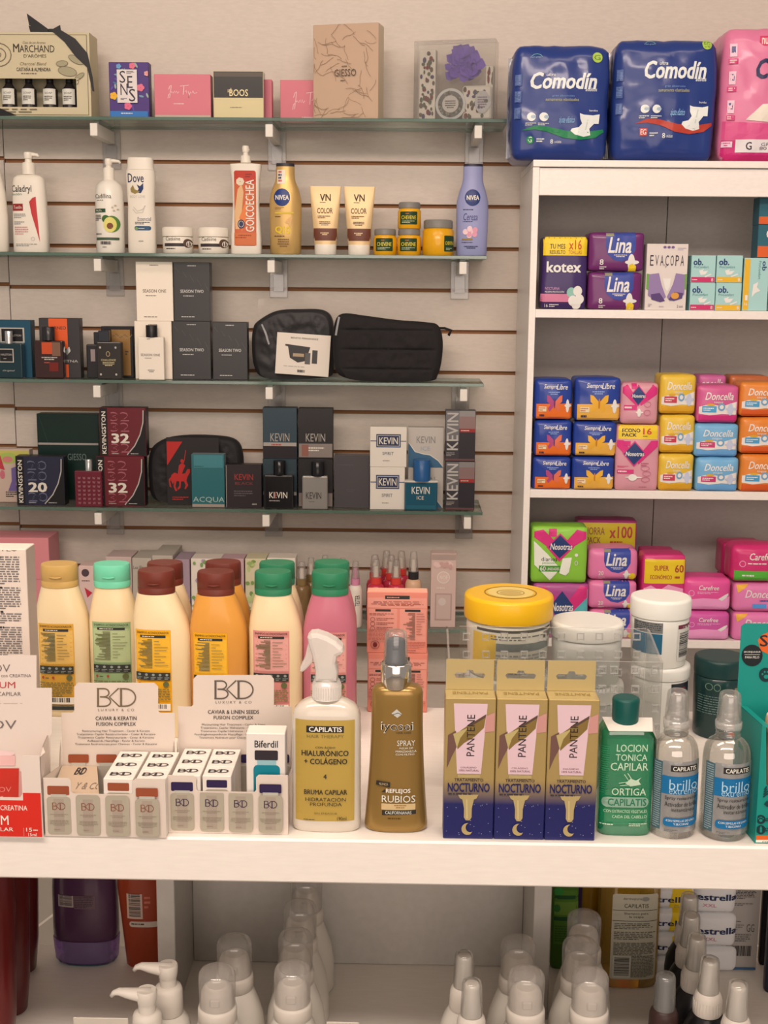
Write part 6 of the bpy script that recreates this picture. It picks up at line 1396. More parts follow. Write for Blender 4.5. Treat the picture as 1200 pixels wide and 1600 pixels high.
    for ci, (c0, c1, cy_) in enumerate(cols):
        w = (at(c1, cy_, Yf).x-at(c0, cy_, Yf).x)-.0008; X = (at(c0, cy_, Yf+.003).x+at(c1, cy_, Yf+.003).x)/2
        for k in range(3):
            lab = 'small white vial carton, %s one of the %s column in the %s' % (nm[k], ('left', 'right')[ci], label_short[x0])
            loc = (X+.0004, Yf+.003+k*.0268, ZK+.0014)
            if first is None:
                b = B(); b.box(-w/2, w/2, 0, .0262, 0, hz, cwh, .0005)
                p = D(b, lambda x, y: (x, y), None, 'top'); 
                p2 = D(b, lambda x, y: ((x-50)*w/100, hz-(y)*w/100), None); vial_s = M((176, 158, 136), .35)
                p2.rrect(14, 14, 86, 42, 4, cm); p2.rrect(10, 48, 90, 190, 10, vial_s)
                bt = D(b, lambda x, y: ((x-50)*w/100, .0262*(1-y/100)), None, 'top'); bkd_logo(bt, 16, 34, 84, 66, ink, 5)
                o = b.build('vial_carton', None, loc); first = tag(o, lab, 'box', 'little cartons in the %s' % label_short[x0])
            else: dup(first, lab, loc)
    return root, Yf, Yb
label_short = {71: 'copper capped vial display', 264: 'dark capped vial display'}
display(71, 260, 1308, (114, 1241, 210), (1217, 1216), (96, 273, 1114), (116, 247, 1067), ((94, False), (139.5, True), (185.5, True), (232, False)), 1229, (158, 78, 50), (140, 84, 62),
        'CAVIAR & KERATIN', ('Restructuring Hair Treatment - Caviar & Keratin', 'Tratamiento Capilar Reestructurante - Caviar & Keratina', 'Tratamento Capilar Reestruturante - Caviar & Keratina', 'Aufbauende Haarpflege - Kaviar & Keratin', 'Traitement Restructurant pour Cheveux - Caviar & Kératine'),
        'white vial display carton with copper capped vials printed on its front', ((160, 208, 1217), (211, 259, 1217)), (120, 96, 72))
display(264, 450, 1303, (308, 1237, 401), (1213, 1210), (278, 456, 1104), (302, 428, 1055), ((286, False), (332, True), (377, True), (423.5, False)), 1223, (52, 36, 72), (60, 46, 66),
        'CAVIAR & LINEN SEEDS', ('Moisturizing Hair Treatment - Caviar & Linen', 'Tratamiento Capilar Hidratante - Caviar & Lino', 'Tratamento Capilar Hidratante - Caviar & Linho', 'Feuchtigkeitsspendende Haarpflege - Kaviar & Leinsamen', 'Traitement Hydratant pour Cheveux - Caviar & Lin'),
        'white vial display carton with dark purple capped vials printed on its front', ((267, 313, 1212), (315, 361, 1212)), (100, 84, 74))
Yb2 = depth_on(357, 1303, ZK)
def paint(p):
    p.text('Biferdil', 399, 1156, 435, 1166, ink, .012); p.rrect(399, 1170, 435, 1184, 2, M((52, 42, 46), .4)); p.rect(403, 1184, 432, 1192, M((150, 180, 180), .3)); p.rrect(397, 1191, 438, 1262, 6, M((24, 122, 134), .3)); p.text('OFF', 402, 1204, 433, 1215, M((30, 50, 70), .4), .02)
carton('hair_treatment_box', 'white carton with teal vial picture standing in the dark capped vial display', 'box', (386, 1146, 446, 1285), Yb2+.008, ZK+.0014, .026, M((232, 212, 198), .45), M((196, 186, 184), .5), PW, paint)
# ================================================================ counter front row: sprays, tube cartons, lotion
Z = ZK; GAIN = 1.0
ink = M((44, 40, 38), .5); PW = M((240, 224, 206), .4); DK = M((48, 42, 38), .45)
def kY(x, yb, r): return depth_on(x, yb, ZK)+r
# trigger spray with gold label
bb = (457, 985, 564, 1302); Yc = kY(510, 1303, .020); t = T(bb, Yc, ZK); r = t.root('spray_bottle', 'clear trigger spray bottle with gold label', 'bottle')
bb = t.bb; f = lambda y: (bb[3]-y)*t.sz
liq = M((214, 192, 172), .18, coat=.5)
b = B(); t.lo(b, [(1302, 49), (1299, 52.5), (1290, 53.5), (1140, 53), (1118, 52), (1108, 49), (1100, 42), (1094, 32), (1091, 24)], liq, .46, 3.0, seg=48); b.build('body', r)
pl = clear((.96, .95, .93), .62, (.86, .82, .77), .2, .25, 'milky_plastic', .3); pl2 = clear((.95, .94, .92), .52, (.86, .82, .77), .2, .25, 'milky_plastic_thin', .3)
c = B(); t.lo(c, [(1091, 23), (1090, 22), (1068, 22), (1067, 20.5), (1063, 20), (1062, 17)], pl, 1, seg=40)
for k in range(36):
    g = k*math.pi/18; c.box(22*t.sx*math.cos(g)-.0004, 22*t.sx*math.cos(g)+.0004, 22*t.sx*math.sin(g)-.0004, 22*t.sx*math.sin(g)+.0004, f(1089), f(1070), pl)
c.build('collar', r)
P = lambda pts: [t.map(*q) for q in pts]
def slab(bld, pts, half, m, bev=.002):
    g = bmesh.new(); q = P(pts); n = len(q)
    v0 = [g.verts.new((a, -half, e)) for a, e in q]; v1 = [g.verts.new((a, half, e)) for a, e in q]
    g.faces.new(v0); g.faces.new(v1[::-1])
    for i in range(n): g.faces.new((v0[i], v1[i], v1[(i+1) % n], v0[(i+1) % n]))
    bmesh.ops.recalc_face_normals(g, faces=g.faces)
    ed = [e for e in g.edges if abs(e.verts[0].co.y-e.verts[1].co.y) < 1e-6]
    bmesh.ops.bevel(g, geom=ed, offset=bev, segments=2, affect='EDGES', profile=.5); bmesh.ops.triangulate(g, faces=[x for x in g.faces if len(x.verts) > 4]); bld.bm(g, m, False)
h = B(); slab(h, [(494, 1062), (494, 1046), (492, 1034), (489, 1020), (484, 1004), (482, 993), (487, 987), (497, 986), (512, 991), (526, 999), (535, 1008), (537, 1015), (533, 1019), (527, 1022), (525, 1034), (528, 1048), (527, 1062)], .0125, pl, .004)
t.lo(h, [(1062, 17.5), (1046, 17), (1038, 16)], pl, 1, xo=0, seg=28); hd = h.build('spray_head', r)
h = B(); slab(h, [(485, 996), (490, 1006), (492, 1022), (489, 1034), (480, 1044), (474, 1049), (470, 1047), (471, 1041), (478, 1026), (481, 1010)], .0075, pl2, .002); h.build('trigger', hd)
h = B(); h.loft([(f(1088), .0016, .0016, 2), (f(1200), .0016, .0016, 2)], pl, 10)
gl = M((190, 152, 72), .4, .15); q = B(); p = D(b, t.map, q, 'front', .006)
p.rect(464, 1120, 554, 1283, gl); p.rect(481, 1129, 538, 1140, DK); p.text('CAPILATIS', 485, 1130.5, 535, 1138.5, PW, .022); p.text('HAIR THERAPY', 482, 1143, 538, 1148, M((130, 110, 60), .5)); p.text('CON ÁCIDO', 495, 1161, 525, 1165, ink); 
p.text('HIALURÓNICO', 474, 1166, 545, 1177, ink, .016); p.text('+ COLÁGENO', 478, 1179, 543, 1190, ink, .016); p.text('4', 507, 1206, 512, 1213.5, ink, .01); p.text('BRUMA CAPILAR', 478, 1231, 543, 1239, ink, .012); p.text('HIDRATACIÓN', 480, 1242.5, 541, 1250, ink, -.002); p.text('PROFUNDA', 487, 1252, 535, 1257.5, ink, -.002)
p.text('SIN ENJAGUE', 493, 1268, 528, 1272, M((120, 96, 50), .5)); p.lines(477, 1279, 506, 1281, 1, ink); p.text('190ml', 528, 1275, 542, 1281, ink); q.build('label', r)
# bronze spray
bz = M((160, 120, 62), .28, .5, coat=.3); bb = (571, 985, 670, 1305); Yc = kY(620, 1304, .022); t = T(bb, Yc, ZK); bb = t.bb
r = t.root('spray_bottle', 'bronze gold spray bottle with chrome collar', 'bottle')
b = B(); t.lo(b, [(1305, 45), (1302, 48.5), (1297, 49), (1280, 47.6), (1260, 46), (1230, 43.8), (1200, 42), (1170, 40.8), (1135, 39.6), (1100, 39.3), (1084, 39), (1078, 38), (1073, 34), (1070, 26), (1068, 20)], bz, .56, 2.7, xo=-2, seg=48); b.build('body', r)
chm = M((220, 214, 206), .12, 1.0, raw=True); c = B(); t.lo(c, [(1074, 22.5), (1073, 23.3), (1038, 23.3), (1036, 22), (1035.6, 17.5)], chm, 1, xo=-4.5, seg=48); c.build('chrome_collar', r)
gry = M((66, 70, 76), .35); c = B(); t.lo(c, [(1035.5, 17), (1032, 17), (1031, 15), (1000, 14), (998, 12)], gry, 1, xo=-5, seg=32)
c.box(-.0035-5*t.sx, .0035-5*t.sx, -15.4*t.sx, -13*t.sx, (bb[3]-1012)*t.sz, (bb[3]-1004)*t.sz, gry, .0006); c.build('nozzle', r)
c = B(); t.lo(c, [(1035.4, 19), (1034, 19), (992, 17), (988, 16), (985.5, 13)], GLASSCAP, 1, xo=-5, seg=40, cap=(False, True)); c.build('clear_cap', r)
q = B(); p = D(b, t.map, q, 'front', .006); sil = M((214, 204, 190), .3, .3); gd = M((206, 170, 120), .4); gl2 = M((226, 214, 196), .4)
p.poly([(618, 1104), (626, 1112), (619, 1118), (610, 1111)], sil); p.line([(612, 1113), (620, 1110), (625, 1113)], 1, DK)
p.text('iyosei', 594.5, 1125, 643, 1143, PW, .008); p.text('iyosei', 595.5, 1126, 642, 1142, ink, -.006); p.text('HAIR CARE', 618, 1140.5, 640, 1143.5, DK)
p.text('SPRAY', 619, 1154, 646, 1163, gl2, -.004); p.text('AGUA DE', 622, 1165, 643, 1168, gl2); p.text('MANZANILLA', 617, 1170, 648, 1173.5, gl2, .004); p.text('CON FILTRO', 617, 1175, 645, 1178, gl2)
p.poly([(589, 1220), (609, 1222), (609, 1230), (588, 1227)], DK); p.text('NUNCA', 593, 1223, 606, 1227, gd); p.poly([(596, 1238), (602, 1233), (602, 1238)], DK); p.text('REFLEJOS', 603, 1232, 640, 1240.5, PW, .016); p.text('RUBIOS', 597, 1243, 647, 1254, gl2, -.002)
q.build('label_print', r); q = B(); p = D(b, t.map, q, 'front', .006); p.rect(596, 1257, 648, 1267, gd); p.lines(614, 1258, 636, 1265, 2, M((150, 104, 50), .4), center=True); q.build('label_print', r); q = B(); p = D(b, t.map, q, 'front', .006); p.poly([(597, 1268), (649, 1267), (649, 1274), (597, 1276)], DK); p.text('CALIFORNIANAS', 602, 1269, 642, 1274, gl2); p.lines(606, 1279, 640, 1283, 1, M((90, 60, 24), .4)); q.build('label_print', r)
# three gold and blue tube cartons
gold = M((176, 142, 84), .3, .4); gold2 = M((196, 166, 112), .35, .3); nvy = M((26, 28, 88), .35, coat=.2); mv = M((222, 182, 184), .4); mauve = M((112, 76, 66), .45)
def grad(name, c0, c1, z0, z1):
    k = name
    m_ = bpy.data.materials.new(name); m_.use_nodes = True; nt = m_.node_tree; bs = nt.nodes['Principled BSDF']; tc = nt.nodes.new('ShaderNodeTexCoord'); sx = nt.nodes.new('ShaderNodeSeparateXYZ'); mr = nt.nodes.new('ShaderNodeMapRange'); mr.inputs[1].default_value = z0; mr.inputs[2].default_value = z1
    cr = nt.nodes.new('ShaderNodeValToRGB'); cr.color_ramp.elements[0].color = (*alb(c0), 1); cr.color_ramp.elements[1].color = (*alb(c1), 1)
    nt.links.new(tc.outputs['Object'], sx.inputs[0]); nt.links.new(sx.outputs[2], mr.inputs[0]); nt.links.new(mr.outputs[0], cr.inputs[0]); nt.links.new(cr.outputs[0], bs.inputs['Base Color'])
    nt.links.new(mr.outputs[0], bs.inputs['Metallic']); ml = nt.nodes.new('ShaderNodeMath'); ml.operation = 'MULTIPLY'; ml.inputs[1].default_value = .35; nt.links.new(mr.outputs[0], ml.inputs[0]); nt.links.new(ml.outputs[0], bs.inputs['Metallic']); bs.inputs['Roughness'].default_value = .34
    return m_
bb = (692, 1091, 770, 1311); Yp = depth_on(731, 1311, ZK); t = T(bb, Yp, ZK, .030, True); bb = t.bb
gm = grad('gold_to_navy_card', (24, 26, 86), (182, 148, 90), t.h*.25, t.h*.43)
r = t.root('tube_carton', 'gold and navy tube carton, first of three from the bronze spray', 'box', 'gold and navy tube cartons')
b = B(); b.box(-t.w/2, t.w/2, -.015, .015, 0, t.h, dict(front=gm, side=gm, top=gold2, back=gm), .0008)
p = D(b, t.map, None); X = 731
p.poly([(705, 1099), (757, 1099), (749, 1208), (712, 1208)], mv)
p.poly([(697, 1148), (709, 1141), (712, 1158), (710, 1168), (703, 1182), (696, 1200)], mauve); p.poly([(709, 1146), (728, 1132), (755, 1116), (752, 1136), (738, 1150), (722, 1160), (712, 1170)], M((150, 118, 64), .3, .4)); p.poly([(730, 1131), (755, 1115), (754, 1120), (732, 1134)], M((92, 66, 54), .4)); p.poly([(755, 1118), (769, 1112), (769, 1141), (753, 1143)], M((200, 138, 128), .5)); p.poly([(705, 1146), (728, 1136), (716, 1152), (711, 1168)], M((196, 170, 110), .35, .2))
p.text('PANTENE', 726, 1116, 738, 1180, M((50, 40, 40), .4), .0, rot=90); p.text('COLÁGENO', 717, 1196, 742, 1199, M((120, 76, 90), .4)); p.text('100% NATURAL', 715, 1201, 746, 1204, M((120, 76, 90), .4))
p.rect(713, 1208.5, 748, 1214, gold2); p.text('TRATAMIENTO', 708, 1215, 753, 1219.5, M((40, 32, 60), .4), .006); 
p.poly([(714, 1240), (746, 1240), (743, 1246), (739, 1248), (736, 1262), (736, 1276), (733, 1281), (727, 1281), (724, 1276), (724, 1262), (721, 1248), (717, 1246)], gold2); p.line([(728, 1248), (729, 1278)], 1.6, M((226, 198, 140), .3, .3))
p.text('NOCTURNO', 698, 1222, 763, 1236, nvy, .016, sp=.95); p.lines(699, 1238, 762, 1240.5, 1, M((60, 50, 60), .4), th=.9)
p.poly([(731, 1285)]+[(730+9.5*math.cos(math.radians(a)), 1294.5+9.5*math.sin(math.radians(a))) for a in range(280, 45, -20)]+[(734+7*math.cos(math.radians(a)), 1292+7.5*math.sin(math.radians(a))) for a in range(60, 260, 20)], gold2)
rs = random.Random(5)
for k in range(18): p.ell(rs.uniform(697, 766), rs.uniform(1248, 1305), .6, .6, M((180, 176, 190), .4), 6)
td = D(b, lambda x, y: (x, y), None, 'top'); g = glyph('PANTENE', 0, 1.0); td.put([(-(a/g[2]-.5)*t.w*.7, .006-(e/g[3])*.008) for a, e in g[0]], g[1], M((150, 118, 60), .4))
b.build('carton', r)
zt = t.h; q = B(); hw = t.w/2-.0012; y_ = .0135; zt2 = zat(731, 1030.5, Yp+.0285)-ZK; hz = zt+(zt2-zt)*.52; hh = .0045
# hang tab with a euro slot
def tabpts(): pass
q.prism([(-hw, zt+.0003), (hw, zt+.0003), (hw, hz-hh), (-hw, hz-hh)], y_, y_+.0007, gold2)
q.prism([(-hw, hz-hh), (-.0145, hz-hh), (-.0165, hz-.001), (-.0145, hz+.0012), (-hw, hz+.0012)], y_, y_+.0007, gold2)
q.prism([(.0145, hz-hh), (hw, hz-hh), (hw, hz+.0012), (.0145, hz+.0012), (.0165, hz-.001)], y_, y_+.0007, gold2)
q.prism([(-hw, hz+.0012), (-.0045, hz+.0012), (-.003, hz+.0045), (.003, hz+.0045), (.0045, hz+.0012), (hw, hz+.0012), (hw, zt2-.001), (hw-.001, zt2), (-hw+.001, zt2), (-hw, zt2-.001)], y_, y_+.0007, gold2)
q.build('hang_tab', r)
wpx = t.w+.0006
for k, lab in ((1, 'gold and navy tube carton, middle one of three'), (2, 'gold and navy tube carton, beside the green lotion bottle')):
    dup(r, lab, (at(731+79.3*k, 1311, Yp).x, Yp+.015, ZK+.0003))
# green lotion
gb = clear((.10, .66, .38), .42, (.03, .36, .18), .05, .35, 'green_lotion', .4)
bb = (930, 1088, 1013, 1312); Yc = kY(971, 1311, .024); t = T(bb, Yc, ZK); bb = t.bb; r = t.root('lotion_bottle', 'emerald green hair lotion bottle with dark green cap and white neck tag', 'bottle')
b = B(); t.lo(b, [(1312, 36), (1309, 40), (1303, 41.5), (1150, 41.5), (1140, 41), (1133, 37), (1130, 28)], gb, .62, 4, seg=48); b.build('body', r)
gi = clear((.3, .8, .55), .5, (.04, .36, .19), .1, .1, 'lotion_liquid', .1)
gc = M((16, 74, 66), .35); c = B(); t.lo(c, [(1129.7, 20), (1138, 20.5), (1093, 21), (1090, 20), (1088.5, 17)], gc, 1, xo=-3, seg=40); c.build('cap', r)
q = B(); c = at; a = t.map(936, 1146); e = t.map(1010, 1128); zt = t.map(970, 1126)[1]
q.add([(t.map(938, 0)[0], -.026, zt-.004), (t.map(1004, 0)[0], -.026, zt-.004), (t.map(1011, 0)[0], .004, zt+.001), (t.map(934, 0)[0], .004, zt+.001)], [(0, 1, 2, 3)], M((232, 212, 196), .5))
q.add([(t.map(1004, 0)[0], -.026, zt-.004), (t.map(1015, 0)[0], -.012, zt-.018), (t.map(1018, 0)[0], -.002, t.map(0, 1262)[1]), (t.map(1019, 0)[0], .016, t.map(0, 1240)[1]), (t.map(1011, 0)[0], .004, zt+.001)], [(0, 1, 2, 3, 4)], M((226, 206, 190), .5)); q.build('neck_tag', r)
q = B(); p = D(b, t.map, q, 'front', .006); lt = M((196, 206, 176), .4)
p.text('LOCION', 953, 1158, 1000, 1170, lt, .008); p.text('TONICA', 952, 1174, 1000, 1185, lt, .008); p.text('CAPILAR', 945, 1188, 1002, 1201, lt, .008)
p.poly([(968, 1222), (976, 1214), (984, 1217), (992, 1212), (988, 1218), (992, 1224), (982, 1226), (976, 1227)], lt); p.line([(958, 1222), (974, 1219), (966, 1207)], 1.2, lt); p.line([(978, 1216), (971, 1205)], 1.2, lt); p.line([(960, 1226), (976, 1224)], 1, lt)
p.text('ORTIGA', 948, 1230, 1000, 1242, lt, .008); p.rrect(935, 1245, 1004, 1262, 7, M((150, 176, 150), .3, .2)); p.text('CAPILATIS', 943, 1247.5, 1001, 1259.5, M((40, 110, 80), .4), .016); p.text('CON EXTRACTOS VEGETALES', 938, 1266, 1002, 1271, lt); p.text('CAIDA DEL CABELLO', 950, 1275, 1002, 1280, lt); p.lines(934, 1289, 964, 1293, 1, lt); p.lines(976, 1288, 1004, 1294, 2, lt); p.lines(933, 1160, 943, 1240, 22, M((60, 140, 100), .4), th=.3); q.build('label_print', r)
# two clear sprays
wat = clear((.93, .92, .90), .05, (.75, .7, .64), .03, .5, 'clear_bottle', .45); sv = M((176, 166, 160), .28, .55); blu = M((24, 104, 150), .4); blu2 = M((90, 130, 160), .35, .2)
bb = (1011, 1078, 1084, 1315); Yc = kY(1047, 1313, .025); t = T(bb, Yc, ZK); bb = t.bb; r = t.root('spray_bottle', 'clear spray bottle with silver and blue label, next to the green lotion', 'bottle', 'clear spray bottles')
b = B(); t.lo(b, [(1315, 32), (1312, 35), (1306, 36.5), (1190, 36.5), (1176, 35.5), (1166, 33), (1158, 28), (1153, 21), (1151, 18)], wat, 1, 2, seg=44); b.build('body', r)
c = B(); t.lo(c, [(1150.8, 18), (1149, 19), (1146, 19), (1145, 18), (1141, 18), (1140, 19.5), (1137, 19.5), (1136, 18)], wat, 1, seg=36); c.build('neck', r)
c = B(); t.lo(c, [(1136, 20), (1126, 20.4), (1125, 17), (1112, 14), (1092, 12), (1086, 11)], FROST, 1, seg=36); c.box(-.004, .004, -13*t.sx, -11*t.sx, (bb[3]-1108)*t.sz, (bb[3]-1100)*t.sz, FROST, .001); c.build('nozzle', r)
c = B(); t.lo(c, [(1125, 18.6), (1120, 18.4), (1084, 16.4), (1080, 15.4), (1078, 13)], GLASSCAP, 1, seg=36, cap=(False, True)); c.build('clear_cap', r)
q = B(); p = D(b, t.map, q, 'front', .005, .0006)
p.rect(1024, 1184, 1080.5, 1302, sv); p.rect(1014, 1186, 1024, 1300, M((70, 96, 104), .3)); p.lines(1015, 1188, 1023, 1298, 30, M((170, 176, 170), .4), fill=.95, th=.4); p.rect(1024, 1208, 1080.5, 1238, blu); p.rect(1074, 1238, 1081, 1290, M((40, 110, 150), .35)); p.rect(1035, 1190, 1075, 1200, DK); p.text('CAPILATIS', 1038, 1191.5, 1073, 1198.5, PW, .016)
p.text('brillo', 1034, 1213, 1076, 1230, M((176, 200, 210), .4), -.004); p.text('extremo', 1034, 1228, 1076, 1237, M((176, 200, 210), .4), -.006)
p.text('Spray restaurador', 1029, 1241, 1077, 1248, ink); p.text('Activador de brillo', 1029, 1250, 1077, 1258, ink); p.text('instantáneo', 1038, 1260, 1072, 1266, ink); p.rrect(1028, 1277, 1076, 1291, 5, blu); p.text('CON SEMILLAS DE LINO', 1032, 1279.5, 1073, 1283, PW); p.text('Y SILICONAS', 1042, 1285, 1064, 1288.5, PW); p.lines(1030, 1296, 1050, 1300, 2, M((110, 104, 100), .4)); q.build('label', r)
dup(r, 'clear spray bottle with silver and blue label, next to the teal display box', (at(1127.5, 1316, Yc-.004).x, Yc-.004, ZK+.0003))
# teal display box at the right
tl = M((24, 136, 122), .45); tld = M((20, 116, 104), .45); orr = M((222, 96, 36), .45)
Yt = depth_on(1190, 1318, ZK); Ytb = Yt+.075
X0 = at(1179, 1318, Yt).x; Z0 = ZK+.0003; root = empty('display_carton', 'teal display carton with orange and black round marks at the right edge', 'display', (X0, Yt, Z0))
W_ = .11; zf = zat(1185, 1134, Yt)-Z0; zb = zat(1160, 974, Ytb)-Z0; xb = at(1151, 1100, Ytb).x-X0; zs = zat(1152, 1098, Ytb)-Z0
b = B(); mf = lambda x, y: (at(x, y, Yt).x-X0, at(x, y, Yt).z-Z0)
b.prism([(0, 0), (W_, 0), (W_, zf*.45), mf(1203, 1232), mf(1197, 1225), mf(1197, 1136), (0, zf)], 0, .0008, tl); p = D(b, mf, None)
p.rect(1179, 1305, 1260, 1312, orr); p.rect(1179, 1312, 1260, 1318, PW); p.text('COMPLETO', 1191, 1313.5, 1222, 1316.5, ink, .004)
for x, y, rr_ in ((1188.5, 1280, 7.5), (1188.5, 1296, 7.5)): p.ell(x, y, rr_, rr_*.95, M((26, 50, 52), .4))
p.ell(1188.5, 1281.5, 2.6, 2.2, tl, 10)
for a, e in ((1185, 1278.5), (1187.4, 1276.6), (1189.8, 1276.6), (1192, 1278.5)): p.ell(a, e, 1, 1.2, tl, 8)
p.rrect(1186.8, 1292, 1190.2, 1300, 1, tl); p.rect(1187.6, 1290.4, 1189.4, 1292, tl)
for k in range(4): p.line([(1192+k*.6, 1245-k*4), (1198, 1240-k*4), (1206, 1240-k*4)], 2, M((20, 60, 60), .4))
p.poly([(1193, 1256), (1198, 1250), (1206, 1256), (1198, 1260)], M((20, 60, 60), .4)); p.lines(1193, 1277, 1220, 1283, 2, M((20, 60, 60), .4)); p.lines(1193, 1292, 1220, 1299, 2, M((20, 60, 60), .4)); b.build('front_panel', root)
b = B(); mb_ = lambda x, y: (at(x, y, Ytb).x-X0, at(x, y, Ytb).z-Z0); x1b = W_
b.prism([(xb, 0), (x1b, 0), (x1b, zb), (xb+.004, zb), (xb, zb-.003)], Ytb-Yt, Ytb-Yt+.0008, tl); p = D(b, mb_, None)
p.poly([(1184, 1000), (1190, 992), (1204, 986), (1260, 986), (1260, 1022), (1200, 1022), (1188, 1016)], orr); p.text('SOS', 1187, 992, 1240, 1010, M((50, 40, 44), .4), .012); p.ell(1175, 1024, 16.5, 17, M((28, 34, 36), .4)); p.text('SIN ENJUAGUE', 1162, 1017, 1188, 1020.5, PW); p.line([(1163, 1022.5), (1187, 1022.5)], .5, PW); p.text('PARA PELO', 1164, 1025, 1186, 1028.5, PW)
p.ell(1196, 1054, 10.5, 11, M((24, 50, 52), .4)); p.ell(1197, 1057, 4, 3.4, tl, 10)
for a, e in ((1191, 1053), (1194.5, 1049.5), (1199, 1049.5)): p.ell(a, e, 1.5, 1.8, tl, 8)
b.build('back_panel', root)
b = B(); L = Ytb-Yt-.0004; vs = [(0, .0009, 0), (xb, L, 0), (xb, L, zs), (0, .0009, zf)]; b.add(vs, [(3, 2, 1, 0)], tl); b.add([(v[0]+.0008, v[1], v[2]) for v in vs], [(0, 1, 2, 3)], tld); b.build('side_panel', root)
b = B(); b.add([(0, .001, zf-.0006), (xb, L, zs-.0006), (xb+.012, L, zs-.004), (.012, .001, zf-.004)], [(0, 3, 2, 1)], tl); b.build('fold_flap', root)
tt = T((1190, 1118, 1240, 1236), Yt+.03, ZK); rr = tt.root('hair_cream_tube', 'beige round container standing inside the teal display carton', 'tube')
b = B(); tt.lo(b, [(tt.bb[3], 24), (1136, 25), (1134, 24)], M((176, 136, 104), .45), 1, seg=30); b.build('body', rr); b = B(); tt.lo(b, [(1133.5, 25.5), (1122, 25.5), (1118, 24)], M((206, 166, 128), .45), 1, seg=30); b.build('lid', rr)
# ================================================================ under the counter
Z = ZL; GAIN = 1.0
ink = M((60, 52, 48), .5); PW = M((222, 204, 188), .32, coat=.3); PWm = M((218, 198, 182), .4)
def uY(x, yb): return depth_on(x, yb, ZL)
def ub(xc, Y): return ypx(at(xc, 1500, Y).x, Y, ZL)
fcap = clear((.93, .92, .91), .18, (.8, .77, .74), .12, .2, 'clear_dome_cap', .3)
# white foam bottles with clear dome caps
def foam(xc, yt, Y, label, group, hw=28.5):
    yb = ub(xc, Y); bb = (xc-50, yt, xc+50, yb); t = T(bb, Y, ZL); k = hw/28.5; r = t.root('foam_bottle', label, 'bottle', group); H = lambda v: yt+v*k
    b = B(); t.lo(b, [(yb, 44*k), (yb-3, 49*k), (H(190), 50*k), (H(150), 49*k), (H(122), 45*k), (H(104), 39*k), (H(88), 32.5*k), (H(80), 29*k)], PW, 1, seg=40); b.build('body', r)
    c = B(); t.lo(c, [(H(79.6), 29*k), (H(79), 30*k), (H(62), 30*k), (H(58), 29*k), (H(57), 26*k)], PWm, 1, seg=40); c.build('collar', r)
    c = B(); t.lo(c, [(H(56.8), 25.5*k), (H(50), 25.8*k), (H(36), 24.4*k), (H(29), 21.5*k), (H(26), 15*k)], PWm, 1, seg=32); c.box(-8*k*t.sx, 8*k*t.sx, -27*k*t.sx, -20*k*t.sx, (yb-H(48))*t.sz, (yb-H(36))*t.sz, PWm, .0015); c.build('pump_head', r)
    c = B(); t.lo(c, [(H(57), 27.5*k), (H(18), 28.5*k), (H(9), 28*k), (H(4), 25*k), (H(1), 17*k), (H(0), 8*k)], fcap, 1, seg=40, cap=(False, True)); c.build('clear_cap', r)
    return t, r
fz = 1505
t, r = foam(342, 1512, 1.335, 'white foam bottle, front one of the pair beside the pumps', 'white foam bottles')
def fd(x, Y, lab): dup(r, lab, (at(x, 1540, Y).x, Y, ZL+.0003))
fd(367, 1.405, 'white foam bottle, rear one of the pair beside the pumps')
fd(457, 1.345, 'white foam bottle, front of the row of four in the middle')
fd(462, 1.42, 'white foam bottle, second in the row of four')
fd(469, 1.495, 'white foam bottle, third in the row of four')
fd(479, 1.57, 'white foam bottle, rearmost in the row of four against the back panel')
fd(822, 1.343, 'white foam bottle, front one of the pair right of the thin mist bottles')
fd(808, 1.414, 'white foam bottle, rear one of the pair right of the thin mist bottles')
fd(922, 1.343, 'white foam bottle, front of the row of three below the yellow shampoo')
fd(904, 1.413, 'white foam bottle, middle of the row of three below the yellow shampoo')
fd(909, 1.481, 'white foam bottle, rear of the row of three below the yellow shampoo')
# white pumps
def lpump(xc, yt, Y, label):
    yb = ub(xc, Y); bb = (xc-36, yt, xc+36, yb); t = T(bb, Y, ZL); r = t.root('pump_bottle', label, 'bottle', 'white pump bottles'); f = lambda y: (yb-y)*t.sz; s = t.sx
    b = B(); t.lo(b, [(yb, 34), (yb-3, 38), (yt+130, 38), (yt+104, 36), (yt+86, 30), (yt+78, 23)], PW, 1, seg=36); b.build('body', r)
    c = B(); t.lo(c, [(yt+77.5, 22), (yt+76, 23), (yt+42, 22.4), (yt+36, 20), (yt+34, 15)], PWm, 1, seg=36)
    c.build('collar', r)
    h = B(); t.lo(h, [(yt+34, 13), (yt+20, 13)], PWm, 1, seg=28)
    t.lo(h, [(yt+22, 13.5), (yt+14, 15.5), (yt+4, 16), (yt+1, 14.5)], PWm, 1, seg=28)
    h.tube([(6*s, 0, f(yt+9)), (-14*s, 0, f(yt+9)), (-30*s, 0, f(yt+7)), (-42*s, 0, f(yt+5)), (-50*s, 0, f(yt+7)), (-54*s, 0, f(yt+12))], [13*s, 12*s, 9.5*s, 7*s, 5*s, 4*s], PWm, 14, .8); h.build('pump_head', r)
    return t, r
t, pr = lpump(234, 1545, 1.30, 'white pump bottle in front, nozzle pointing left')
dup(pr, 'white pump bottle standing behind the other pump', (at(263, 1540, 1.355).x, 1.355, ZL+.0003))
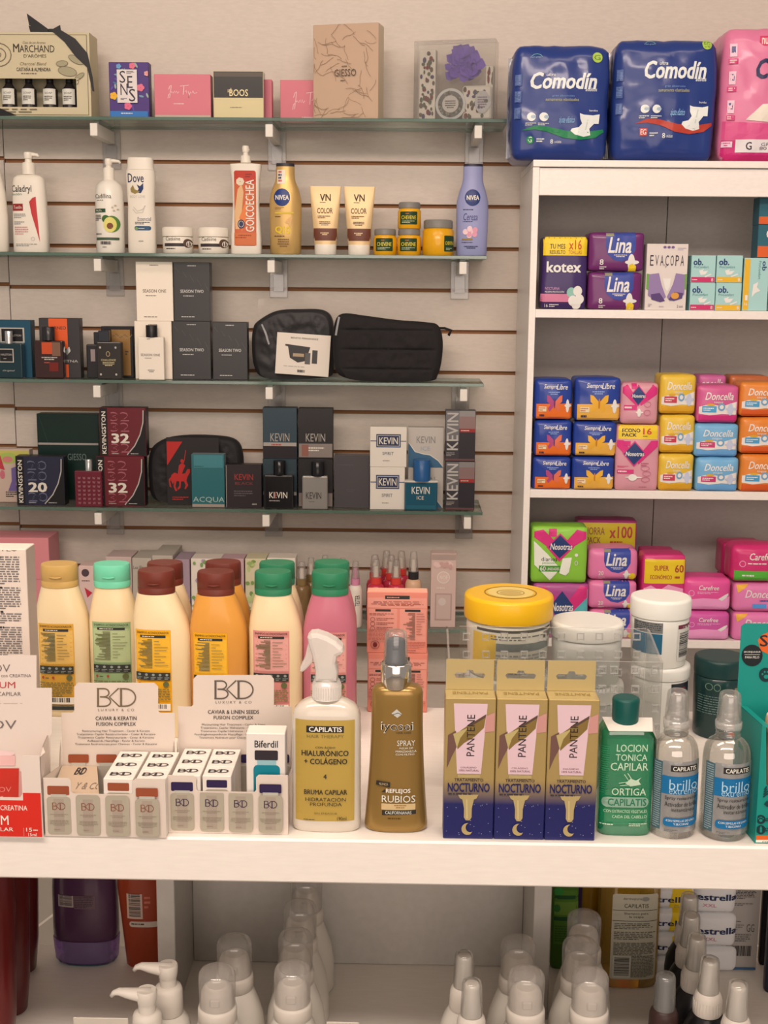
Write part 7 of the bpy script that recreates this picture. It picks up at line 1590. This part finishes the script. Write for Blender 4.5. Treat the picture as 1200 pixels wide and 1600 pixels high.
# thin mist bottles
def umist(xc, yt, Y, label, body, group, k=1.0, col=PWm, nz=PWm, cap=GLASSCAP, rib=True):
    yb = ub(xc, Y); bb = (xc-30, yt, xc+30, yb); t = T(bb, Y, ZL); r = t.root('mist_bottle', label, 'bottle', group); H = lambda v: yt+v*k
    b = B(); t.lo(b, [(yb, 34*k), (yb-3, 38*k), (H(130), 38*k), (H(112), 36*k), (H(98), 30*k), (H(88), 24*k)], body, 1, seg=36)
    b.build('body', r)
    c = B(); t.lo(c, [(H(87.6), 22*k), (H(86), 23*k), (H(62), 22*k), (H(56), 20*k), (H(53), 17*k)], col, 1, seg=36)
    if rib:
        for q in range(30): g = q*math.pi/15; c.box(22.4*k*t.sx*math.cos(g)-.0004, 22.4*k*t.sx*math.cos(g)+.0004, 22.4*k*t.sx*math.sin(g)-.0004, 22.4*k*t.sx*math.sin(g)+.0004, (yb-H(84))*t.sz, (yb-H(65))*t.sz, col)
    c.build('collar', r)
    c = B(); t.lo(c, [(H(52.8), 15.5*k), (H(40), 14.5*k), (H(39), 13.6*k), (H(8), 12.4*k), (H(5), 10*k)], nz, 1, seg=28); c.build('nozzle', r)
    c = B(); t.lo(c, [(H(52.7), 17*k), (H(48), 17*k), (H(6), 15.4*k), (H(2), 14*k), (H(0), 10*k)], cap, 1, seg=32, cap=(False, True)); c.build('clear_cap', r)
    return t, r
t, mr = umist(733, 1531, 1.31, 'slim white mist bottle with clear cap, front of two', PW, 'slim white mist bottles', rib=False)
dup(mr, 'slim white mist bottle with clear cap, standing behind the other slim one', (at(724.5, 1540, 1.37).x, 1.37, ZL+.0003))
bkb = M((26, 23, 24), .35, coat=.2)
t, br = umist(1141, 1534, 1.315, 'black mist bottle with white ribbed cap, front of the row of five', bkb, 'black mist bottles with white caps')
for x, Y, lab in ((1107, 1.367, 'second'), (1085, 1.420, 'third'), (1074, 1.474, 'fourth'), (1070, 1.526, 'rearmost')): dup(br, 'black mist bottle with white ribbed cap, %s in the row of five' % lab, (at(x, 1540, Y).x, Y, ZL+.0003))
brw = M((62, 40, 36), .4); umist(1031, 1521, 1.36, 'dark brown mist bottle with grey nozzle under a clear cap', brw, None, 1.0, brw, M((96, 92, 90), .4), rib=False)
# dark red bottles at the left
dr = M((92, 8, 12), .3, coat=.3)
def tall(name, label, cx, y_sh, Y, pts, m, dr_=.6, n=2.4, group=None):
    yb = ub(cx, Y); t = T((cx-50, y_sh, cx+50, yb), Y, ZL); r = t.root(name, label, 'bottle', group); b = B(); t.lo(b, [(yb-(p[0]), p[1]) for p in pts], m, dr_, n, seg=40); b.build('body', r); t.b = b; return t, r, yb
topy = 1330
lim = (ZKB-.012-ZL)
def redb(cx, Y, lab): 
    yb = ub(cx, Y); t = T((cx-50, yb-100, cx+50, yb), Y, ZL); Hh = min(.27, lim-.03); r = t.root('shampoo_bottle', lab, 'bottle', 'dark red shampoo bottles'); s = t.sx
    b = B(); b.loft([(0, .026, .018, 2.4), (.003, .030, .021, 2.4), (.05, .035, .023, 2.4), (Hh*.7, .040, .024, 2.4), (Hh*.92, .038, .023, 2.4), (Hh, .022, .016, 2)], dr, 40); b.build('body', r)
    c = B(); c.loft([(Hh+.0003, .020, .016, 2), (Hh+.026, .020, .016, 2), (Hh+.0275, .018, .014, 2)], dr, 36); c.build('cap', r)
    return r
r1 = redb(-16, 1.415, 'dark red shampoo bottle at the far left under the counter, frontmost')
dup(r1, 'dark red shampoo bottle at the far left, second one back', (at(3, 1500, 1.50).x, 1.50, ZL+.0003))
dup(r1, 'dark red shampoo bottle at the far left, rearmost', (at(22, 1500, 1.60).x, 1.60, ZL+.0003))
# purple bottle with translucent foot
pur = M((78, 44, 66), .25, coat=.4); Yp = 1.63; yb = ub(137, Yp); t = T((87, 1384, 187, yb), Yp, ZL); r = t.root('shampoo_bottle', 'dark purple shampoo bottle with clear violet foot standing upside down', 'bottle')
b = B(); k = (yb-1497); f = lambda y: y+k
t.lo(b, [(f(1494), 36), (f(1466), 38), (f(1462), 46), (f(1457), 50), (f(1440), 50.5), (1384, 50), (1300, 44), (1285, 30)], pur, .5, 2.6, seg=40); b.build('body', r)
c = B(); t.lo(c, [(yb, 38), (f(1490), 48), (f(1470), 50), (f(1457.5), 51)], clear((.62, .45, .78), .35, (.32, .2, .5), .08, .3, 'violet_foot', .3), .52, 2.6, seg=40, cap=(True, False)); c.build('clear_foot', r)
c = B(); t.lo(c, [(yb, 40), (f(1494.5), 44)], M((40, 96, 104), .3), .53, 2.6, seg=40, cap=(False, False)); c.build('foot_rim', r)
q = B(); p = D(b, t.map, q, 'front', .006); p.rect(101, 1388, 125, 1404+k, M((176, 150, 140), .4)); p.barcode(103, 1388, 123, 1402+k, ink, True); p.rect(126, 1388, 158, 1406+k, M((110, 80, 84), .4)); p.lines(127, 1388, 157, 1405+k, 7, M((60, 40, 50), .4)); q.build('label', r)
# orange bottle beside divider
ora = M((150, 54, 26), .35, coat=.2); Yo = 1.62; yb = ub(228, Yo); k = yb-1500; t = T((190, 1384, 268, yb), Yo, ZL); r = t.root('shampoo_bottle', 'rust orange bottle half hidden by the left divider', 'bottle')
b = B(); t.lo(b, [(yb, 24), (yb-3, 27), (1440+k, 32), (1384, 38), (1320, 39), (1290, 30)], ora, .5, 2.6, xo=-3, seg=40); b.build('body', r)
q = B(); p = D(b, t.map, q, 'front', .006); p.rect(205, 1388, 229, 1421+k, M((206, 170, 150), .4)); p.barcode(208, 1388, 226, 1418+k, ink, True); p.lines(232, 1390, 242, 1412, 3, M((206, 110, 90), .4)); p.rrect(208, 1425+k, 252, 1434+k, 4, M((206, 180, 160), .4)); p.lines(211, 1427+k, 246, 1431+k, 1, ink); q.build('label', r)
# card edge at the bottom left and bottom middle
b = B(); Yk = 1.295; a = at(114, 1589, Yk); e = at(200, 1589, Yk); zz = a.z-ZL
b.box(0, e.x-a.x, 0, .0015, 0, zz-.001, M((206, 186, 168), .5), .0006); tag(b.build('price_holder', None, (a.x, Yk, ZL+.0003)), 'low white holder at the bottom edge, left of the pump bottles', 'holder')
b = B(); a = at(510, 1596, 1.30); e = at(561, 1596, 1.30); b.box(0, e.x-a.x, 0, .0015, 0, a.z-ZL-.001, M((206, 186, 168), .5), .0006); tag(b.build('price_holder', None, (a.x, 1.30, ZL+.0003)), 'low white holder at the bottom edge, right of the row of four foam bottles', 'holder')
# right side: green, purple, ochre and yellow bottles
def slabb(name, label, x0, x1, Y, m, dr_=.5, n=3.5, top=1300, lab=None, foot=None):
    xc = (x0+x1)/2; yb = ub(xc, Y); w = (x1-x0)/2; t = T((x0, 1384, x1, yb), Y, ZL); r = t.root(name, label, 'bottle')
    b = B(); t.lo(b, [(yb, w*.86), (yb-3, w*.97), (yb-8, w), (1340, w), (1318, w*.9), (top, w*.5)], m, dr_, n, seg=44); b.build('body', r)
    c = B(); t.lo(c, [(top-.5, w*.42), (top-20, w*.42)], PWm, 1, seg=28); c.build('cap', r)
    if lab: q = B(); lab(D(b, t.map, q, 'front', .006), yb); q.build('label', r)
    return t, r
def lab(p, yb):
    p.rect(862, 1386, 898, 1470, M((92, 130, 46), .4)); p.rect(862, 1394, 898, 1400, M((44, 84, 44), .4)); p.ell(868, 1388, 7, 6, M((60, 140, 60), .4)); p.rect(862, 1404, 898, 1424, M((120, 150, 60), .4)); p.ell(866, 1414, 5, 6, M((60, 120, 50), .4)); p.rect(862, 1427, 898, 1433, M((44, 84, 44), .4)); p.lines(864, 1440, 896, 1466, 7, M((64, 100, 40), .4))
slabb('shampoo_bottle', 'green bottle with pale green label beside the right divider', 858, 899, 1.635, M((78, 112, 40), .35), lab=lab)
slabb('shampoo_bottle', 'narrow dark purple bottle between the green and ochre ones', 893, 917, 1.652, M((58, 34, 66), .35), .6)
och = M((142, 100, 24), .2, coat=.4)
slabb('shampoo_bottle', 'ochre bottle partly hidden by the yellow shampoo bottle', 904, 955, 1.65, och, .4)
Yy = depth_on(970, 1548, ZL)+.024
def lab(p, yb):
    cr = M((196, 180, 156), .5); p.rrect(948, 1386, 1018, 1518, 4, cr); p.text('dermopura', 964, 1391, 992, 1396, ink); p.ell(998, 1393.5, 6, 3.4, M((150, 140, 130), .4)); p.text('CAPILATIS', 966, 1401, 1003, 1407, ink); p.line([(949, 1411), (1017, 1411)], .7, ink); p.text('Shampoo para', 966, 1414, 1003, 1418, ink); p.text('la caspa', 974, 1419, 996, 1423, ink); p.line([(949, 1427), (1017, 1427)], .7, ink)
    p.lines(952, 1430, 1015, 1440, 4, ink, th=.35); p.lines(952, 1443, 1015, 1456, 5, ink, th=.35); p.lines(952, 1460, 1015, 1480, 9, M((110, 100, 86), .5), fill=.98); p.lines(980, 1480, 1015, 1514, 15, M((110, 100, 86), .5), fill=.98); p.rect(952, 1481, 979, 1515, M((214, 200, 180), .5)); p.barcode(954, 1483, 977, 1512, ink, True)
yy = clear((.80, .58, .12), .40, (.42, .26, .03), .06, .35, 'amber_shampoo', .4)
slabb('shampoo_bottle', 'large amber yellow shampoo bottle with cream small print label', 930, 1024, Yy, yy, .48, 3.2, lab=lab)
# cotton packs behind
cw = M((240, 226, 220), .5); ylw = M((236, 190, 30), .45)
def cot(bb, zs, label, words, Y, seed, yel=True, rx=0):
    def draw(p):
        if yel: p.poly([(1050, bb[1]+1), (1083, bb[1]+1), (1078, bb[3]-2), (1044, bb[3]-2)], ylw)
        for w, x0, x1, y0, y1, m, bo in words: p.text(w, x0, y0, x1, y1, m, bo)
    return packet('cotton_pack', label, 'cotton', bb, Y, zs, .036, cw, draw, 'white cotton packs', .14, .25, .0015, seed, sub=.006)
nv = M((40, 48, 84), .4); pkt = M((206, 110, 130), .4)
Yq = 1.60; z = ZL
ybq = ub(1050, Yq)
gx = [ybq-(ybq-1384)*k/4 for k in range(5)]
for i in range(4):
    y1, y0 = gx[i]-.5, gx[i+1]
    z = cot((1004, y0, 1084, y1), z, 'white and yellow cotton pack behind the amber shampoo, %s' % ('lowest of the stack', 'second from the bottom', 'third from the bottom', 'top of the stack')[i], [('estrella', 1006, 1072, (y0+y1)/2-3, (y0+y1)/2+6, nv, .02), ('ZIG ZAG', 1052, 1072, (y0+y1)/2+9, (y0+y1)/2+13, M((160, 140, 60), .4), 0)] if i else [], Yq, 200+i).top
z = ZL
for i in range(3):
    y1, y0 = ybq-(ybq-1376)*i/3-.5, ybq-(ybq-1376)*(i+1)/3
    z = cot((1086, y0, 1150, y1), z, 'white cotton pack behind the black mist bottles, %s' % ('lowest of the stack', 'middle of the stack', 'top of the stack')[i], [('estrella', 1079+9, 1150, (y0+y1)/2-6, (y0+y1)/2+4, nv, .03), ('XXL', 1097, 1118, (y0+y1)/2+9, (y0+y1)/2+14, pkt, 0)] if i else [], Yq+.024, 210+i, False).top
# grey carton and dark bottles at the right
Yg = depth_on(1140, 1516, ZL)
def paint(p):
    p.line([(1126, 1386), (1126, 1519)], 1, M((120, 108, 100), .5)); p.rect(1106, 1511, 1181, 1519, M((66, 96, 130), .4)); p.lines(1131, 1386, 1174, 1404, 8, ink); p.lines(1131, 1410, 1172, 1415, 2, M((110, 100, 96), .5)); p.lines(1130, 1438, 1168, 1440, 1, ink); p.lines(1130, 1443, 1160, 1453, 3, M((130, 118, 110), .5)); p.text('GG', 1162, 1443, 1174, 1455, ink, -.01); p.lines(1130, 1458, 1170, 1471, 4, M((110, 100, 96), .5), center=True); p.barcode(1132, 1477, 1171, 1493, ink)
carton('hair_product_carton', 'tall grey carton with barcode and blue base edge under the right of the counter', 'box', (1106, 1384, 1181, ub(1143, Yg)), Yg, ZL, .02, M((176, 160, 150), .5), M((150, 132, 122), .5), paint=paint)
dkb = M((34, 34, 48), .35, coat=.2)
slabb('shampoo_bottle', 'black bottle at the right edge under the counter, rear one', 1184, 1212, Yg+.02, M((26, 24, 28), .35), .5)
slabb('shampoo_bottle', 'dark navy bottle at the right edge under the counter, front one', 1192, 1232, Yg-.05, dkb, .5)
